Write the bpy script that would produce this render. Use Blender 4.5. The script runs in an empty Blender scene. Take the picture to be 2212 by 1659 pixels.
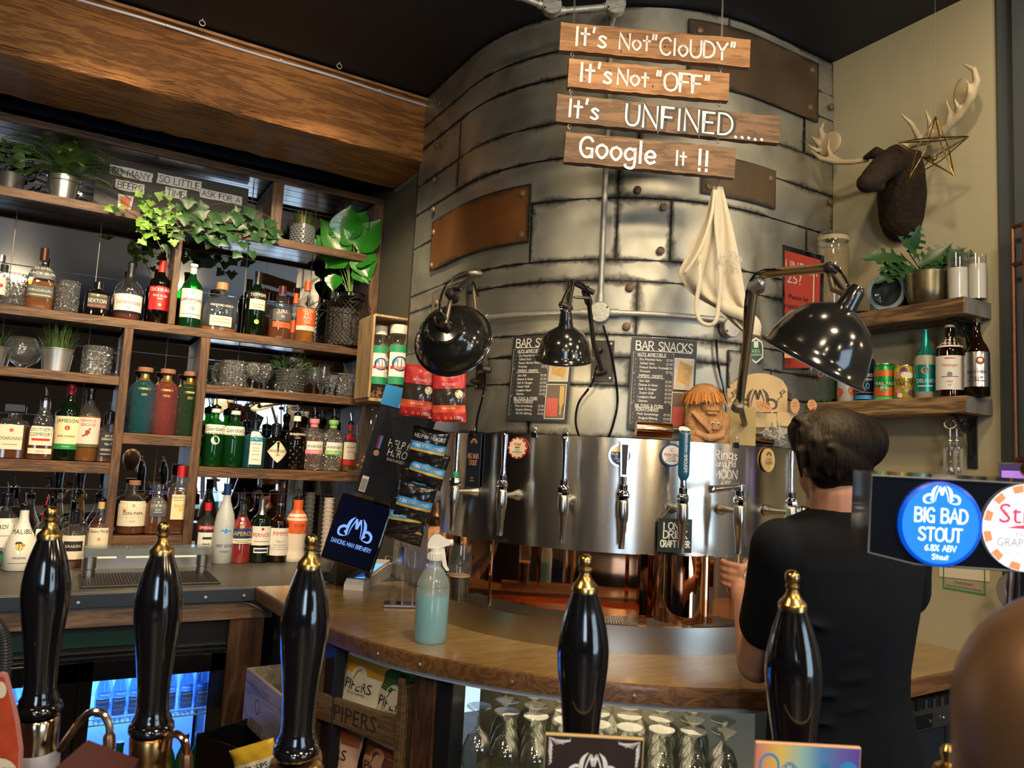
import bpy,bmesh,math,random
from mathutils import Vector,Matrix,Quaternion
random.seed(7)
PI=math.pi
S=bpy.context.scene
COL=S.collection
E=1.55                      # eye height above the floor, metres
# ---------------------------------------------------------------- camera
FPX=1641.7
yaw,pit,rol=0.5277,0.1017,-0.0519
F=Vector((math.sin(yaw)*math.cos(pit),math.cos(yaw)*math.cos(pit),math.sin(pit)))
R0=Vector((math.cos(yaw),-math.sin(yaw),0));U0=R0.cross(F)
RT=R0*math.cos(rol)-U0*math.sin(rol)
UP=U0*math.cos(rol)+R0*math.sin(rol)
EYE=Vector((0,0,E))
cam=bpy.data.cameras.new('camera');co=bpy.data.objects.new('camera',cam);COL.objects.link(co)
co.matrix_world=Matrix(((RT.x,UP.x,-F.x,EYE.x),(RT.y,UP.y,-F.y,EYE.y),(RT.z,UP.z,-F.z,EYE.z),(0,0,0,1)))
cam.sensor_width=36;cam.lens=FPX/2212*36;cam.clip_start=.02
cam.dof.use_dof=True;cam.dof.focus_distance=2.9;cam.dof.aperture_fstop=8.0
S.camera=co
# ---------------------------------------------------------------- world, light, exposure
S.view_settings.view_transform='Standard';S.view_settings.look='None'
S.view_settings.exposure=0.35;S.view_settings.gamma=1;S.view_settings.use_curve_mapping=False
S.cycles.max_bounces=7;S.cycles.diffuse_bounces=3;S.cycles.glossy_bounces=4
S.cycles.transmission_bounces=6;S.cycles.transparent_max_bounces=40
S.cycles.sample_clamp_indirect=4;S.cycles.caustics_reflective=False;S.cycles.caustics_refractive=False
W=bpy.data.worlds.new('world');S.world=W;W.use_nodes=True
W.node_tree.nodes['Background'].inputs[0].default_value=(.55,.75,1,1)
W.node_tree.nodes['Background'].inputs[1].default_value=1.0
def light(name,typ,loc,tgt,power,col,**k):
    l=bpy.data.lights.new(name,typ);l.energy=power;l.color=col
    for a,b in k.items():setattr(l,a,b)
    o=bpy.data.objects.new(name,l);COL.objects.link(o);o.location=loc
    d=Vector(tgt)-Vector(loc);o.rotation_euler=d.to_track_quat('-Z','Y').to_euler()
    return o
WARM=(1,.76,.46);DAY=(.62,.78,1)
light('window_daylight','AREA',(2.5,-3.5,1.15),(1.2,2.5,1.15),42,DAY,shape='RECTANGLE',size=2.0,size_y=2.15)
light('window_daylight','AREA',(-1.7,-3.5,1.6),(0.4,3.5,1.5),36,DAY,shape='RECTANGLE',size=1.2,size_y=1.5)
light('ceiling_spot','SPOT',(0.25,1.7,3.2),(0.42,3.24,2.96),30,WARM,spot_size=.85,spot_blend=.8,shadow_soft_size=.04)
light('ceiling_spot','SPOT',(1.0,1.2,3.22),(1.25,2.6,1.2),34,WARM,spot_size=1.5,spot_blend=.8,shadow_soft_size=.05)
light('ceiling_spot','SPOT',(-.1,2.35,3.2),(0.1,3.95,1.6),150,WARM,spot_size=1.12,spot_blend=.5,shadow_soft_size=.05)
light('ceiling_spot','SPOT',(.80,2.2,3.2),(0.85,3.95,1.6),150,WARM,spot_size=1.12,spot_blend=.5,shadow_soft_size=.05)
light('wall_wash_lamp','POINT',(2.3,.85,2.95),(0,0,0),4.5,WARM,shadow_soft_size=.06)
for q_ in ((.2,-1.2,2.3),(1.2,-1.5,2.25),(2.2,-1.2,2.3),(-.9,-.6,2.3),(3.0,-.4,2.2)):light('pendant_lamp','POINT',q_,(0,0,0),9,WARM,shadow_soft_size=.07)
light('ceiling_spot','SPOT',(1.2,.7,3.2),(2.55,1.75,1.75),34,WARM,spot_size=1.7,spot_blend=.9,shadow_soft_size=.06)
light('ceiling_lamp','AREA',(0.9,-.7,3.2),(1.1,.6,1),32,WARM,shape='DISK',size=.4)
light('ceiling_lamp','AREA',(-.6,-1.6,3.2),(.6,0,1),32,WARM,shape='DISK',size=.4)
light('ceiling_lamp','AREA',(2.9,-1.8,3.2),(2.0,0,1),30,WARM,shape='DISK',size=.4)
light('ceiling_lamp','AREA',(-0.9,0.9,3.2),(-0.6,1.4,0),16,WARM,shape='DISK',size=.4)
# ---------------------------------------------------------------- pixel rays (2212 x 1659)
def ray(px,py):return F*FPX+RT*(px-1106)-UP*(py-829.5)
def at(px,py,ax,val):
    d=ray(px,py);i='XYZ'.index(ax)
    t=(val-EYE[i])/d[i];return EYE+d*t
def fwd(px,py,dist):return EYE+ray(px,py)*(dist/FPX)
def hdist(px,py,dist):
    d=ray(px,py);return EYE+d*(dist/math.hypot(d.x,d.y))
def onpl(px,py,P,n):
    d=ray(px,py);n=Vector(n);return EYE+d*((Vector(P)-EYE).dot(n)/d.dot(n))
def depth(P):return (Vector(P)-EYE).dot(F)
# ---------------------------------------------------------------- materials
MATS={}
def newmat(name):
    m=bpy.data.materials.new(name);m.use_nodes=True;MATS[name]=m
    return m,m.node_tree,m.node_tree.nodes['Principled BSDF']
def mat(name,col,rough=.5,metal=0.,spec=.5,coat=0.,emit=None,es=0.,var=0.,vs=8.,bump=0.,bs=60.,rvar=0.,trans=0.):
    if name in MATS:return MATS[name]
    m,t,b=newmat(name);N=t.nodes;L=t.links
    b.inputs['Base Color'].default_value=(*col,1);b.inputs['Roughness'].default_value=rough
    b.inputs['Metallic'].default_value=metal;b.inputs['Specular IOR Level'].default_value=spec
    b.inputs['Coat Weight'].default_value=coat;b.inputs['Coat Roughness'].default_value=.06
    b.inputs['Transmission Weight'].default_value=trans
    if emit:b.inputs['Emission Color'].default_value=(*emit,1);b.inputs['Emission Strength'].default_value=es
    if var or bump or rvar:
        tc=N.new('ShaderNodeTexCoord');no=N.new('ShaderNodeTexNoise');no.inputs['Scale'].default_value=vs;no.inputs['Detail'].default_value=6
        L.new(tc.outputs['Object'],no.inputs['Vector'])
        if var:
            mx=N.new('ShaderNodeMix');mx.data_type='RGBA';mx.inputs[6].default_value=tuple(c*(1-var) for c in col)+(1,);mx.inputs[7].default_value=tuple(min(1,c*(1+var)) for c in col)+(1,)
            L.new(no.outputs[0],mx.inputs[0]);L.new(mx.outputs[2],b.inputs['Base Color'])
        if rvar:
            mr=N.new('ShaderNodeMapRange');mr.inputs[3].default_value=max(0.02,rough-rvar);mr.inputs[4].default_value=rough+rvar
            L.new(no.outputs[0],mr.inputs[0]);L.new(mr.outputs[0],b.inputs['Roughness'])
        if bump:
            n2=N.new('ShaderNodeTexNoise');n2.inputs['Scale'].default_value=bs;n2.inputs['Detail'].default_value=4
            L.new(tc.outputs['Object'],n2.inputs['Vector'])
            bp=N.new('ShaderNodeBump');bp.inputs['Strength'].default_value=bump;bp.inputs['Distance'].default_value=.01
            L.new(n2.outputs[0],bp.inputs['Height']);L.new(bp.outputs[0],b.inputs['Normal'])
    return m
def wood(name,c1,c2,rough=.45,axis=0,scale=1.,bump=.3,coat=0.,knots=True,c3=None):
    """grain runs along the given object axis; long wavy rings with knots and dark cracks"""
    if name in MATS:return MATS[name]
    m,t,b=newmat(name);N=t.nodes;L=t.links
    tc=N.new('ShaderNodeTexCoord');mp=N.new('ShaderNodeMapping')
    sc=[9*scale]*3;sc[axis]=1.1*scale;mp.inputs['Scale'].default_value=sc
    L.new(tc.outputs['Object'],mp.inputs['Vector'])
    n1=N.new('ShaderNodeTexNoise');n1.inputs['Scale'].default_value=1.3;n1.inputs['Detail'].default_value=3;n1.inputs['Distortion'].default_value=.6
    L.new(mp.outputs[0],n1.inputs['Vector'])
    mu=N.new('ShaderNodeMath');mu.operation='MULTIPLY';mu.inputs[1].default_value=26
    L.new(n1.outputs[0],mu.inputs[0])
    sn=N.new('ShaderNodeMath');sn.operation='SINE';L.new(mu.outputs[0],sn.inputs[0])
    n2=N.new('ShaderNodeTexNoise');n2.inputs['Scale'].default_value=14;n2.inputs['Detail'].default_value=5
    L.new(mp.outputs[0],n2.inputs['Vector'])
    ad=N.new('ShaderNodeMath');ad.operation='MULTIPLY_ADD';ad.inputs[1].default_value=.28;L.new(sn.outputs[0],ad.inputs[0]);L.new(n2.outputs[0],ad.inputs[2])
    cr=N.new('ShaderNodeValToRGB');L.new(ad.outputs[0],cr.inputs[0])
    cr.color_ramp.elements[0].position=.22;cr.color_ramp.elements[0].color=(*c1,1)
    cr.color_ramp.elements[1].position=.78;cr.color_ramp.elements[1].color=(*c2,1)
    n3=N.new('ShaderNodeTexNoise');n3.inputs['Scale'].default_value=2.2;n3.inputs['Detail'].default_value=4
    L.new(tc.outputs['Object'],n3.inputs['Vector'])
    mx=N.new('ShaderNodeMix');mx.data_type='RGBA';mx.blend_type='MULTIPLY'
    r3=N.new('ShaderNodeMapRange');r3.inputs[1].default_value=.35;r3.inputs[2].default_value=.7;r3.inputs[3].default_value=0;r3.inputs[4].default_value=.75
    L.new(n3.outputs[0],r3.inputs[0]);L.new(r3.outputs[0],mx.inputs[0]);L.new(cr.outputs[0],mx.inputs[6])
    mx.inputs[7].default_value=(*(c3 or (.45,.4,.36)),1)
    L.new(mx.outputs[2],b.inputs['Base Color'])
    b.inputs['Roughness'].default_value=rough;b.inputs['Coat Weight'].default_value=coat;b.inputs['Coat Roughness'].default_value=.12
    bp=N.new('ShaderNodeBump');bp.inputs['Strength'].default_value=bump;bp.inputs['Distance'].default_value=.006
    L.new(ad.outputs[0],bp.inputs['Height']);L.new(bp.outputs[0],b.inputs['Normal'])
    return m
def glass(name,tint=(.93,.95,.94),body=0.,bcol=None,rough=.03,bump=0.,bs=40.,fr=.06):
    """thin-walled glass: tinted see-through plus Fresnel gloss, optionally some body colour"""
    if name in MATS:return MATS[name]
    m,t,b=newmat(name);N=t.nodes;L=t.links;N.remove(b)
    out=N['Material Output'];tr=N.new('ShaderNodeBsdfTransparent');tr.inputs[0].default_value=(*tint,1)
    gl=N.new('ShaderNodeBsdfGlossy');gl.inputs['Roughness'].default_value=rough
    fn=N.new('ShaderNodeLayerWeight');fn.inputs[0].default_value=.5;pw=N.new('ShaderNodeMath');pw.operation='POWER';pw.inputs[1].default_value=4;L.new(fn.outputs[1],pw.inputs[0])
    ad=N.new('ShaderNodeMath');ad.operation='MULTIPLY_ADD';ad.inputs[1].default_value=.75;ad.inputs[2].default_value=fr;L.new(pw.outputs[0],ad.inputs[0]);ad.use_clamp=True
    base=tr.outputs[0]
    if body:
        df=N.new('ShaderNodeBsdfDiffuse');df.inputs[0].default_value=(*(bcol or tint),1)
        tl=N.new('ShaderNodeBsdfTranslucent');tl.inputs[0].default_value=(*(bcol or tint),1)
        m0=N.new('ShaderNodeMixShader');m0.inputs[0].default_value=.5;L.new(df.outputs[0],m0.inputs[1]);L.new(tl.outputs[0],m0.inputs[2])
        m1=N.new('ShaderNodeMixShader');m1.inputs[0].default_value=body;L.new(tr.outputs[0],m1.inputs[1]);L.new(m0.outputs[0],m1.inputs[2]);base=m1.outputs[0]
    mx=N.new('ShaderNodeMixShader');L.new(ad.outputs[0],mx.inputs[0]);L.new(base,mx.inputs[1]);L.new(gl.outputs[0],mx.inputs[2])
    L.new(mx.outputs[0],out.inputs[0])
    if bump:
        tc=N.new('ShaderNodeTexCoord');vo=N.new('ShaderNodeTexVoronoi');vo.inputs['Scale'].default_value=bs
        L.new(tc.outputs['Object'],vo.inputs['Vector']);bp=N.new('ShaderNodeBump');bp.inputs['Strength'].default_value=bump;bp.inputs['Distance'].default_value=.01
        L.new(vo.outputs[0],bp.inputs['Height']);L.new(bp.outputs[0],gl.inputs['Normal']);L.new(bp.outputs[0],fn.inputs['Normal'])
    return m
# ---------------------------------------------------------------- stroke font (single line letters on a 10 high grid)
SF={
'A':(7,"0,0 3.5,10 7,0|1.3,3.6 5.7,3.6"),'B':(6,"0,0 0,10|~0,10 4,9.8 5.4,8 4.2,5.8 0,5.4|~0,5.4 4.6,5 6,2.6 4.4,.2 0,0"),
'C':(6,"~6,8.4 4.5,10 2,9.6 .3,7 .3,3.2 2,.4 4.5,0 6,1.6"),'D':(6,"0,0 0,10|~0,10 3.6,9.6 6,7 6,3 3.6,.4 0,0"),
'E':(5,"5,10 0,10 0,0 5,0|0,5.2 4.2,5.2"),'F':(5,"5,10 0,10 0,0|0,5.4 4.2,5.4"),'G':(6.4,"~6,8.4 4.5,10 2,9.6 .3,7 .3,3.2 2,.4 4.5,0 6,1.8|6,0 6,4.4 3.4,4.4"),
'H':(6,"0,0 0,10|6,0 6,10|0,5 6,5"),'I':(1.2,".6,0 .6,10"),'J':(4,"~4,10 4,2 2.6,0 .4,.8"),'K':(6,"0,0 0,10|5.6,10 0,4.4|1.6,5.8 6,0"),
'L':(5,"0,10 0,0 5,0"),'M':(8,"0,0 .8,10 4,3 7.2,10 8,0"),'N':(6.4,"0,0 0,10 6.2,0 6.2,10"),'O':(7,"~3.5,10 .8,8.6 0,5 .8,1.4 3.5,0 6.2,1.4 7,5 6.2,8.6 3.5,10"),
'P':(5.6,"0,0 0,10|~0,10 4,9.7 5.5,7.5 4,5.2 0,4.9"),'Q':(7,"~3.5,10 .8,8.6 0,5 .8,1.4 3.5,0 6.2,1.4 7,5 6.2,8.6 3.5,10|4.5,2.5 7,-.5"),
'R':(6,"0,0 0,10|~0,10 4,9.7 5.5,7.5 4,5.2 0,4.9|2.4,5 6,0"),'S':(5.6,"~5.4,8.6 3.6,10 1.2,9.4 .4,7.2 2.8,5.2 5.2,3.4 4.8,1 2.4,0 0,1.4"),
'T':(6,"0,10 6,10|3,10 3,0"),'U':(6,"~0,10 0,3 1.4,.4 3,0 4.6,.4 6,3 6,10"),'V':(7,"0,10 3.5,0 7,10"),'W':(9,"0,10 2.2,0 4.5,8 6.8,0 9,10"),
'X':(6,"0,0 6,10|0,10 6,0"),'Y':(6,"0,10 3,5 6,10|3,5 3,0"),'Z':(6,"0,10 6,10 0,0 6,0"),'0':(5.6,"~2.8,10 .5,8 0,5 .5,2 2.8,0 5.1,2 5.6,5 5.1,8 2.8,10"),
'1':(3,".4,8 2,10 2,0"),'2':(5,"~0,8 1.5,10 4.4,9.4 4.6,6.8 0,0|0,0 5,0"),'3':(5,"~.2,9 2.5,10 4.6,8 2.4,5.4|~2.4,5.4 5,4 4.4,1 2,0 0,1"),'4':(6,"4.4,0 4.4,10 0,3.4 6,3.4"),
'5':(5,"4.6,10 .6,10 .4,5.6|~.4,5.6 3,6.2 5,4 4.4,1 2,0 0,.8"),'6':(5,"~4.4,9.6 1.4,7 .1,3.4 1,.6 2.8,0 4.8,1.4 4.8,4.2 2.8,5.4 .5,4"),'7':(5,"0,10 5,10 1.6,0"),
'8':(5,"~2.5,5.4 .4,7.4 1,9.6 2.5,10 4,9.6 4.6,7.4 2.5,5.4 .2,3 .6,.6 2.5,0 4.4,.6 4.8,3 2.5,5.4"),'9':(5,"~.6,.4 3.6,3 4.9,6.6 4,9.4 2.2,10 .2,8.6 .2,5.8 2.2,4.6 4.5,6"),
'%':(7,"0,0 7,10|~1.4,10 .2,8.6 1.4,7 2.6,8.6 1.4,10|~5.6,3 4.4,1.6 5.6,0 6.8,1.6 5.6,3"),'!':(1.6,".8,10 .8,3|.8,.9 .8,.2"),'.':(1.8,".7,.7 1.1,.3"),"'":(1.6,"1,10.6 .6,8"),
'"':(3,".8,10.6 .5,8|2.4,10.6 2.1,8"),'&':(6,"~6,0 1,7 1.4,9.4 3.4,9.4 3.4,7.4 .4,3 .8,.6 3,0 5.6,3.4"),'-':(3.5,".3,4.6 3.2,4.6"),'*':(3,"1.5,8 1.5,5|.3,7.3 2.7,5.7|.3,5.7 2.7,7.3"),'·':(2,".8,5 1.2,5"),
'#':(6,"0,10 6,10|0,0 6,0|3,10 3,0"),'£':(5,"~5,8.4 3.4,10 1.6,9 1.8,5 .4,0|.2,0 5,0|.4,5 4,5"),' ':(3.4,""),':':(1.5,".7,1 .7,.4|.7,5.6 .7,5"),
'a':(5,"~4.6,5.4 2.4,6.2 .4,4.6 .3,1.8 2,0 4,1 4.6,3|4.6,6 4.8,0"),'b':(5,"0,0 0,10|~0,4 2,6.2 4.6,5 4.8,2 3,0 0,1.4"),'c':(4.4,"~4.2,5.2 2.4,6.2 .4,4.4 .3,1.8 2,0 4.2,.8"),
'd':(5,"4.8,10 4.8,0|~4.8,2 3,0 .6,1 .2,4 2,6.2 4.8,4.8"),'e':(5,"~.4,3.2 4.6,3.4 4,5.6 2.2,6.2 .4,4.6 .3,1.8 2.2,0 4.6,1"),'f':(4,"~3.6,9.4 2,9.8 1.6,8 1.6,0|0,6 3.4,6"),
'g':(5,"~4.6,5 2.4,6.2 .4,4.6 .3,2.2 2,.6 4.6,2|~4.8,6.2 4.8,-1.4 3.4,-3.4 1,-3 .4,-2"),'h':(5,"0,0 0,10|~0,4 2,6.2 4.4,5 4.6,0"),'i':(1.4,".7,0 .7,6|.7,8 .7,8.5"),'k':(4.6,"0,0 0,10|4.2,6 0,2.6|1.4,3.6 4.6,0"),
'l':(1.4,".7,0 .7,10"),'m':(7.6,"0,0 0,6|~0,4 1.6,6.2 3.4,5 3.6,0|~3.6,4 5.4,6.2 7.2,5 7.4,0"),'n':(5,"0,0 0,6|~0,4 2,6.2 4.4,5 4.6,0"),'o':(5,"~2.5,6.2 .5,5 .2,2.4 2.5,0 4.8,2.4 4.5,5 2.5,6.2"),
'p':(5,"0,6 0,-3|~0,4.6 2.4,6.2 4.6,4.6 4.6,1.8 2.6,0 0,1.4"),'r':(3.8,"0,0 0,6|~0,3.6 1.6,6 3.6,5.8"),'s':(4.2,"~4,5.2 2.2,6.2 .6,5 2.4,3.2 4,1.4 2.4,0 .2,.8"),'t':(4,"2,9 2,0|0,6 4,6"),
'u':(5,"~0,6 .2,1.4 2,0 4.4,2|4.6,6 4.6,0"),'v':(4.6,"0,6 2.3,0 4.6,6"),'w':(6.6,"0,6 1.7,0 3.3,5 4.9,0 6.6,6"),'y':(5,"0,6 2.6,0|5,6 1.4,-3"),'z':(4.4,"0,6 4.4,6 0,0 4.4,0"),
}
def smooth_pts(P,k=4):
    if len(P)<3:return P
    out=[]
    for i in range(len(P)-1):
        a=P[i-1] if i else P[0];b=P[i];c=P[i+1];d=P[i+2] if i+2<len(P) else P[-1]
        for j in range(k):
            t=j/k
            out.append(tuple(.5*((2*b[q])+(-a[q]+c[q])*t+(2*a[q]-5*b[q]+4*c[q]-d[q])*t*t+(-a[q]+3*b[q]-3*c[q]+d[q])*t**3) for q in range(len(b))))
    out.append(P[-1]);return out
def strokes(txt,size,gap=1.6,jit=0.,sx=1.):
    """-> polylines centred on the origin, cap height = size"""
    x=0;res=[];k=size/10
    for ch in txt:
        w,d=SF.get(ch,SF.get(ch.upper(),SF[' ']))
        oy=random.uniform(-jit,jit)*6;sc=1+random.uniform(-jit,jit)
        for s in (d.split('|') if d else []):
            sm=s[0]=='~';P=[tuple(float(v) for v in q.split(',')) for q in s.lstrip('~').split()]
            if sm:P=smooth_pts(P,3)
            res.append([((x+a*sc*sx)*k,(b*sc+oy)*k) for a,b in P])
        x+=(w*sc)*sx+gap
    wd=(x-gap)*k
    return [[(a-wd/2,b-size/2) for a,b in s] for s in res],wd
_TC={}
def block(txt,size):
    """filled letters (Blender's own font) -> verts, faces centred, cap height ~ size"""
    if txt not in _TC:
        c=bpy.data.curves.new('t','FONT');c.body=txt;c.align_x='CENTER';c.resolution_u=2;c.size=1
        o=bpy.data.objects.new('t',c);me=bpy.data.meshes.new_from_object(o)
        _TC[txt]=([tuple(v.co) for v in me.vertices],[tuple(p.vertices) for p in me.polygons])
        bpy.data.objects.remove(o);bpy.data.curves.remove(c);bpy.data.meshes.remove(me)
    V,Fc=_TC[txt];k=size/.7
    return [(x*k,(y-.35)*k) for x,y,z in V],Fc
# ---------------------------------------------------------------- mesh builder
def flat(P=(0,0,0),X=(1,0,0),Y=(0,0,1),N=(0,-1,0)):
    P,X,Y,N=map(Vector,(P,X,Y,N))
    return lambda u,v,e=0.:P+X*u+Y*v+N*e
class MB:
    def __init__(s):s.v=[];s.f=[];s.uv=None
    def add(s,V,Fc,M=None):
        n=len(s.v)
        s.v+=[(M @ Vector(q)) if M else Vector(q) for q in V];s.f+=[tuple(i+n for i in f) for f in Fc];return s
    def box(s,c,d,M=None,bev=0.):
        c=Vector(c);x,y,z=(q/2 for q in d)
        if bev and min(d)>2.5*bev:
            V=[];Fc=[];b=bev
            bm=bmesh.new();bmesh.ops.create_cube(bm,size=1);bmesh.ops.scale(bm,vec=Vector(d),verts=bm.verts)
            bmesh.ops.bevel(bm,geom=bm.edges[:],offset=b,segments=1,affect='EDGES');bm.verts.index_update()
            V=[v.co+c for v in bm.verts];Fc=[tuple(v.index for v in f.verts) for f in bm.faces];bm.free()
            return s.add(V,Fc,M)
        V=[c+Vector((a*x,b*y,e*z)) for a in (-1,1) for b in (-1,1) for e in (-1,1)]
        return s.add(V,[(0,1,3,2),(4,6,7,5),(0,4,5,1),(2,3,7,6),(0,2,6,4),(1,5,7,3)],M)
    def prism(s,P,a,b,M=None):
        """2-D outline P (x,y) extruded from z=a to z=b"""
        n=len(P);V=[(x,y,a) for x,y in P]+[(x,y,b) for x,y in P]
        Fc=[tuple(range(n-1,-1,-1)),tuple(range(n,2*n))]+[(i,(i+1) % n,n+(i+1) % n,n+i) for i in range(n)]
        return s.add(V,Fc,M)
    def lathe(s,prof,seg=24,M=None,n=2.,kx=1.,ky=1.,cap=True,a0=0.,a1=2*PI,twist=0.):
        full=abs(a1-a0-2*PI)<1e-6;m=seg if full else seg+1;V=[];Fc=[]
        for r,z in prof:
            for i in range(m):
                t=a0+(a1-a0)*i/seg+twist;c,q=math.cos(t),math.sin(t)
                k=1 if n==2 else (abs(c)**n+abs(q)**n)**(-1/n)
                V.append((k*r*q*kx,-k*r*c*ky,z))
        for j in range(len(prof)-1):
            for i in range(seg):
                a=j*m+i;b=j*m+(i+1) % m;Fc.append((a,b,b+m,a+m))
        if cap and full:
            if prof[0][0]>1e-5:Fc.append(tuple(range(m-1,-1,-1)))
            if prof[-1][0]>1e-5:Fc.append(tuple(range((len(prof)-1)*m,len(prof)*m)))
        return s.add(V,Fc,M)
    def tube(s,P,r,seg=8,M=None,closed=False):
        P=[Vector(p) for p in P];n=len(P);V=[];Fc=[]
        rr=r if isinstance(r,(list,tuple)) else [r]*n
        up=None
        for i,p in enumerate(P):
            t=(P[(i+1) % n]-P[i-1]) if closed else (P[min(i+1,n-1)]-P[max(i-1,0)])
            if t.length<1e-9:t=Vector((0,0,1))
            t.normalize()
            if up is None:up=t.orthogonal().normalized()
            up=(up-t*up.dot(t));up=up.normalized() if up.length>1e-6 else t.orthogonal().normalized();b=t.cross(up)
            for k in range(seg):
                a=2*PI*k/seg;V.append(p+(up*math.cos(a)+b*math.sin(a))*rr[i])
        for j in range(n if closed else n-1):
            for k in range(seg):
                a=j*seg+k;b=j*seg+(k+1) % seg;c=((j+1) % n)*seg;Fc.append((a,b,c+(k+1) % seg,c+k))
        if not closed:Fc+=[tuple(range(seg-1,-1,-1)),tuple(range((n-1)*seg,n*seg))]
        return s.add(V,Fc,M)
    def ball(s,c,r,M=None,u=12,w=8):
        r=r if isinstance(r,(list,tuple)) else (r,r,r);c=Vector(c)
        V=[c+Vector((0,0,-r[2]))];Fc=[]
        for j in range(1,w):
            p=-PI/2+PI*j/w
            for i in range(u):V.append(c+Vector((r[0]*math.cos(p)*math.cos(2*PI*i/u),r[1]*math.cos(p)*math.sin(2*PI*i/u),r[2]*math.sin(p))))
        V.append(c+Vector((0,0,r[2])))
        for i in range(u):Fc.append((0,1+(i+1) % u,1+i))
        for j in range(w-2):
            for i in range(u):a=1+j*u;Fc.append((a+i,a+(i+1) % u,a+u+(i+1) % u,a+u+i))
        a=1+(w-2)*u
        for i in range(u):Fc.append((a+i,a+(i+1) % u,len(V)-1))
        return s.add(V,Fc,M)
    def ribbon(s,P,w,mp,e=0.):
        """flat brush stroke of width w (number or per point) mapped on a surface"""
        n=len(P);ww=w if isinstance(w,(list,tuple)) else [w]*n
        P=list(P)
        if n>1 and not isinstance(w,(list,tuple)):# blunt overshoot at both ends
            a,b=Vector(P[0]),Vector(P[1]);d=(a-b);d=d.normalized()*w*.4 if d.length>0 else d;P[0]=tuple(a+d)
            a,b=Vector(P[-1]),Vector(P[-2]);d=(a-b);d=d.normalized()*w*.4 if d.length>0 else d;P[-1]=tuple(a+d)
        L=[]
        for i in range(n):
            a=Vector(P[max(i-1,0)][:2]);b=Vector(P[min(i+1,n-1)][:2]);t=b-a
            t=t.normalized() if t.length>1e-9 else Vector((1,0));q=Vector((-t.y,t.x))*ww[i]/2
            if 0<i<n-1:
                t1=(Vector(P[i])-Vector(P[i-1]));t1=t1.normalized() if t1.length>0 else t;c=max(.45,t1.dot(t));q=q/c
            p=Vector(P[i][:2]);L.append((p+q,p-q))
        V=[mp(a.x,a.y,e) for pr in L for a in pr]
        return s.add(V,[(2*i,2*i+1,2*i+3,2*i+2) for i in range(n-1)])
    def stroke_text(s,txt,size,mp,u=0.,v=0.,w=None,e=.0006,jit=0.,gap=1.6,sx=1.,maxw=None):
        L,wd=strokes(txt,size,gap,jit,sx);w=w or size*.13
        k=min(1,maxw/wd) if maxw else 1
        for st in L:
            s.ribbon([(a*k+u,b+v) for a,b in st],w,mp,e)
        return s
    def text(s,txt,size,mp,u=0.,v=0.,e=.0006,sx=1.,maxw=None,arc=0.):
        V,Fc=block(txt,size);wd=(max(a for a,b in V)-min(a for a,b in V))*sx if V else 0
        if maxw and wd>maxw:sx *= maxw/wd
        def g(a,b):
            a *= sx
            if arc:t=a/arc;return math.sin(t)*(arc+b),math.cos(t)*(arc+b)-arc
            return a,b
        V2=[g(a,b) for a,b in V]
        return s.add([mp(a+u,b+v,e) for a,b in V2],Fc)
    def rect(s,mp,u0,u1,v0,v1,e=0.,nu=1,nv=1):
        V=[mp(u0+(u1-u0)*i/nu,v0+(v1-v0)*j/nv,e) for j in range(nv+1) for i in range(nu+1)]
        return s.add(V,[(j*(nu+1)+i,j*(nu+1)+i+1,(j+1)*(nu+1)+i+1,(j+1)*(nu+1)+i) for j in range(nv) for i in range(nu)])
    def frame(s,mp,u0,u1,v0,v1,w,e=0.):
        for a in ((u0,u1,v0,v0+w),(u0,u1,v1-w,v1),(u0,u0+w,v0+w,v1-w),(u1-w,u1,v0+w,v1-w)):s.rect(mp,*a,e=e)
        return s
    def disc(s,mp,u,v,r,e=0.,seg=20,r2=0.,sy=1.):
        if r2:
            V=[mp(u+q*math.cos(2*PI*i/seg),v+q*sy*math.sin(2*PI*i/seg),e) for i in range(seg) for q in (r2,r)]
            return s.add(V,[(2*i,2*i+1,2*((i+1) % seg)+1,2*((i+1) % seg)) for i in range(seg)])
        return s.add([mp(u+r*math.cos(2*PI*i/seg),v+r*sy*math.sin(2*PI*i/seg),e) for i in range(seg)],[tuple(range(seg))])
    def slab(s,mp,u0,u1,v0,v1,th,nu=1,nv=1):
        """curved plate: front at +th, back at 0, closed sides"""
        a=len(s.v);s.rect(mp,u0,u1,v0,v1,th,nu,nv);k=(nu+1)*(nv+1);s.rect(mp,u0,u1,v0,v1,0,nu,nv)
        nb=nu*nv;s.f[-nb:]=[tuple(reversed(f)) for f in s.f[-nb:]]
        idx=[i for i in range(nu+1)]+[(j)*(nu+1)+nu for j in range(1,nv+1)]+[nv*(nu+1)+i for i in range(nu-1,-1,-1)]+[j*(nu+1) for j in range(nv-1,0,-1)]
        for p,q in zip(idx,idx[1:]+idx[:1]):s.f.append((a+q,a+p,a+k+p,a+k+q))
        return s
    def build(s,name,m,parent=None,smooth=True,kind=None,sm_angle=.6,label=None):
        me=bpy.data.meshes.new(name);me.from_pydata([tuple(v) for v in s.v],[],s.f);me.update()
        for x in (m if isinstance(m,(list,tuple)) else [m]):me.materials.append(x)
        if smooth:
            me.polygons.foreach_set('use_smooth',[True]*len(me.polygons));me.set_sharp_from_angle(angle=sm_angle)
        o=bpy.data.objects.new(name,me);COL.objects.link(o)
        if parent:o.parent=parent
        if kind:o['kind']=kind
        if label:o['label']=label
        return o
LOGO=[([(-.36,.12),(-.30,.5),(-.2,.78),(-.1,.98)],[.02,.05,.06,.1]),([(-.13,.98),(-.05,.72),(0,.5)],[.1,.13,.12]),([(0,.5),(.05,.72),(.13,.98)],[.12,.13,.1]),
        ([(.36,.12),(.30,.5),(.2,.78),(.1,.98)],[.02,.05,.06,.1])]
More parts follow.
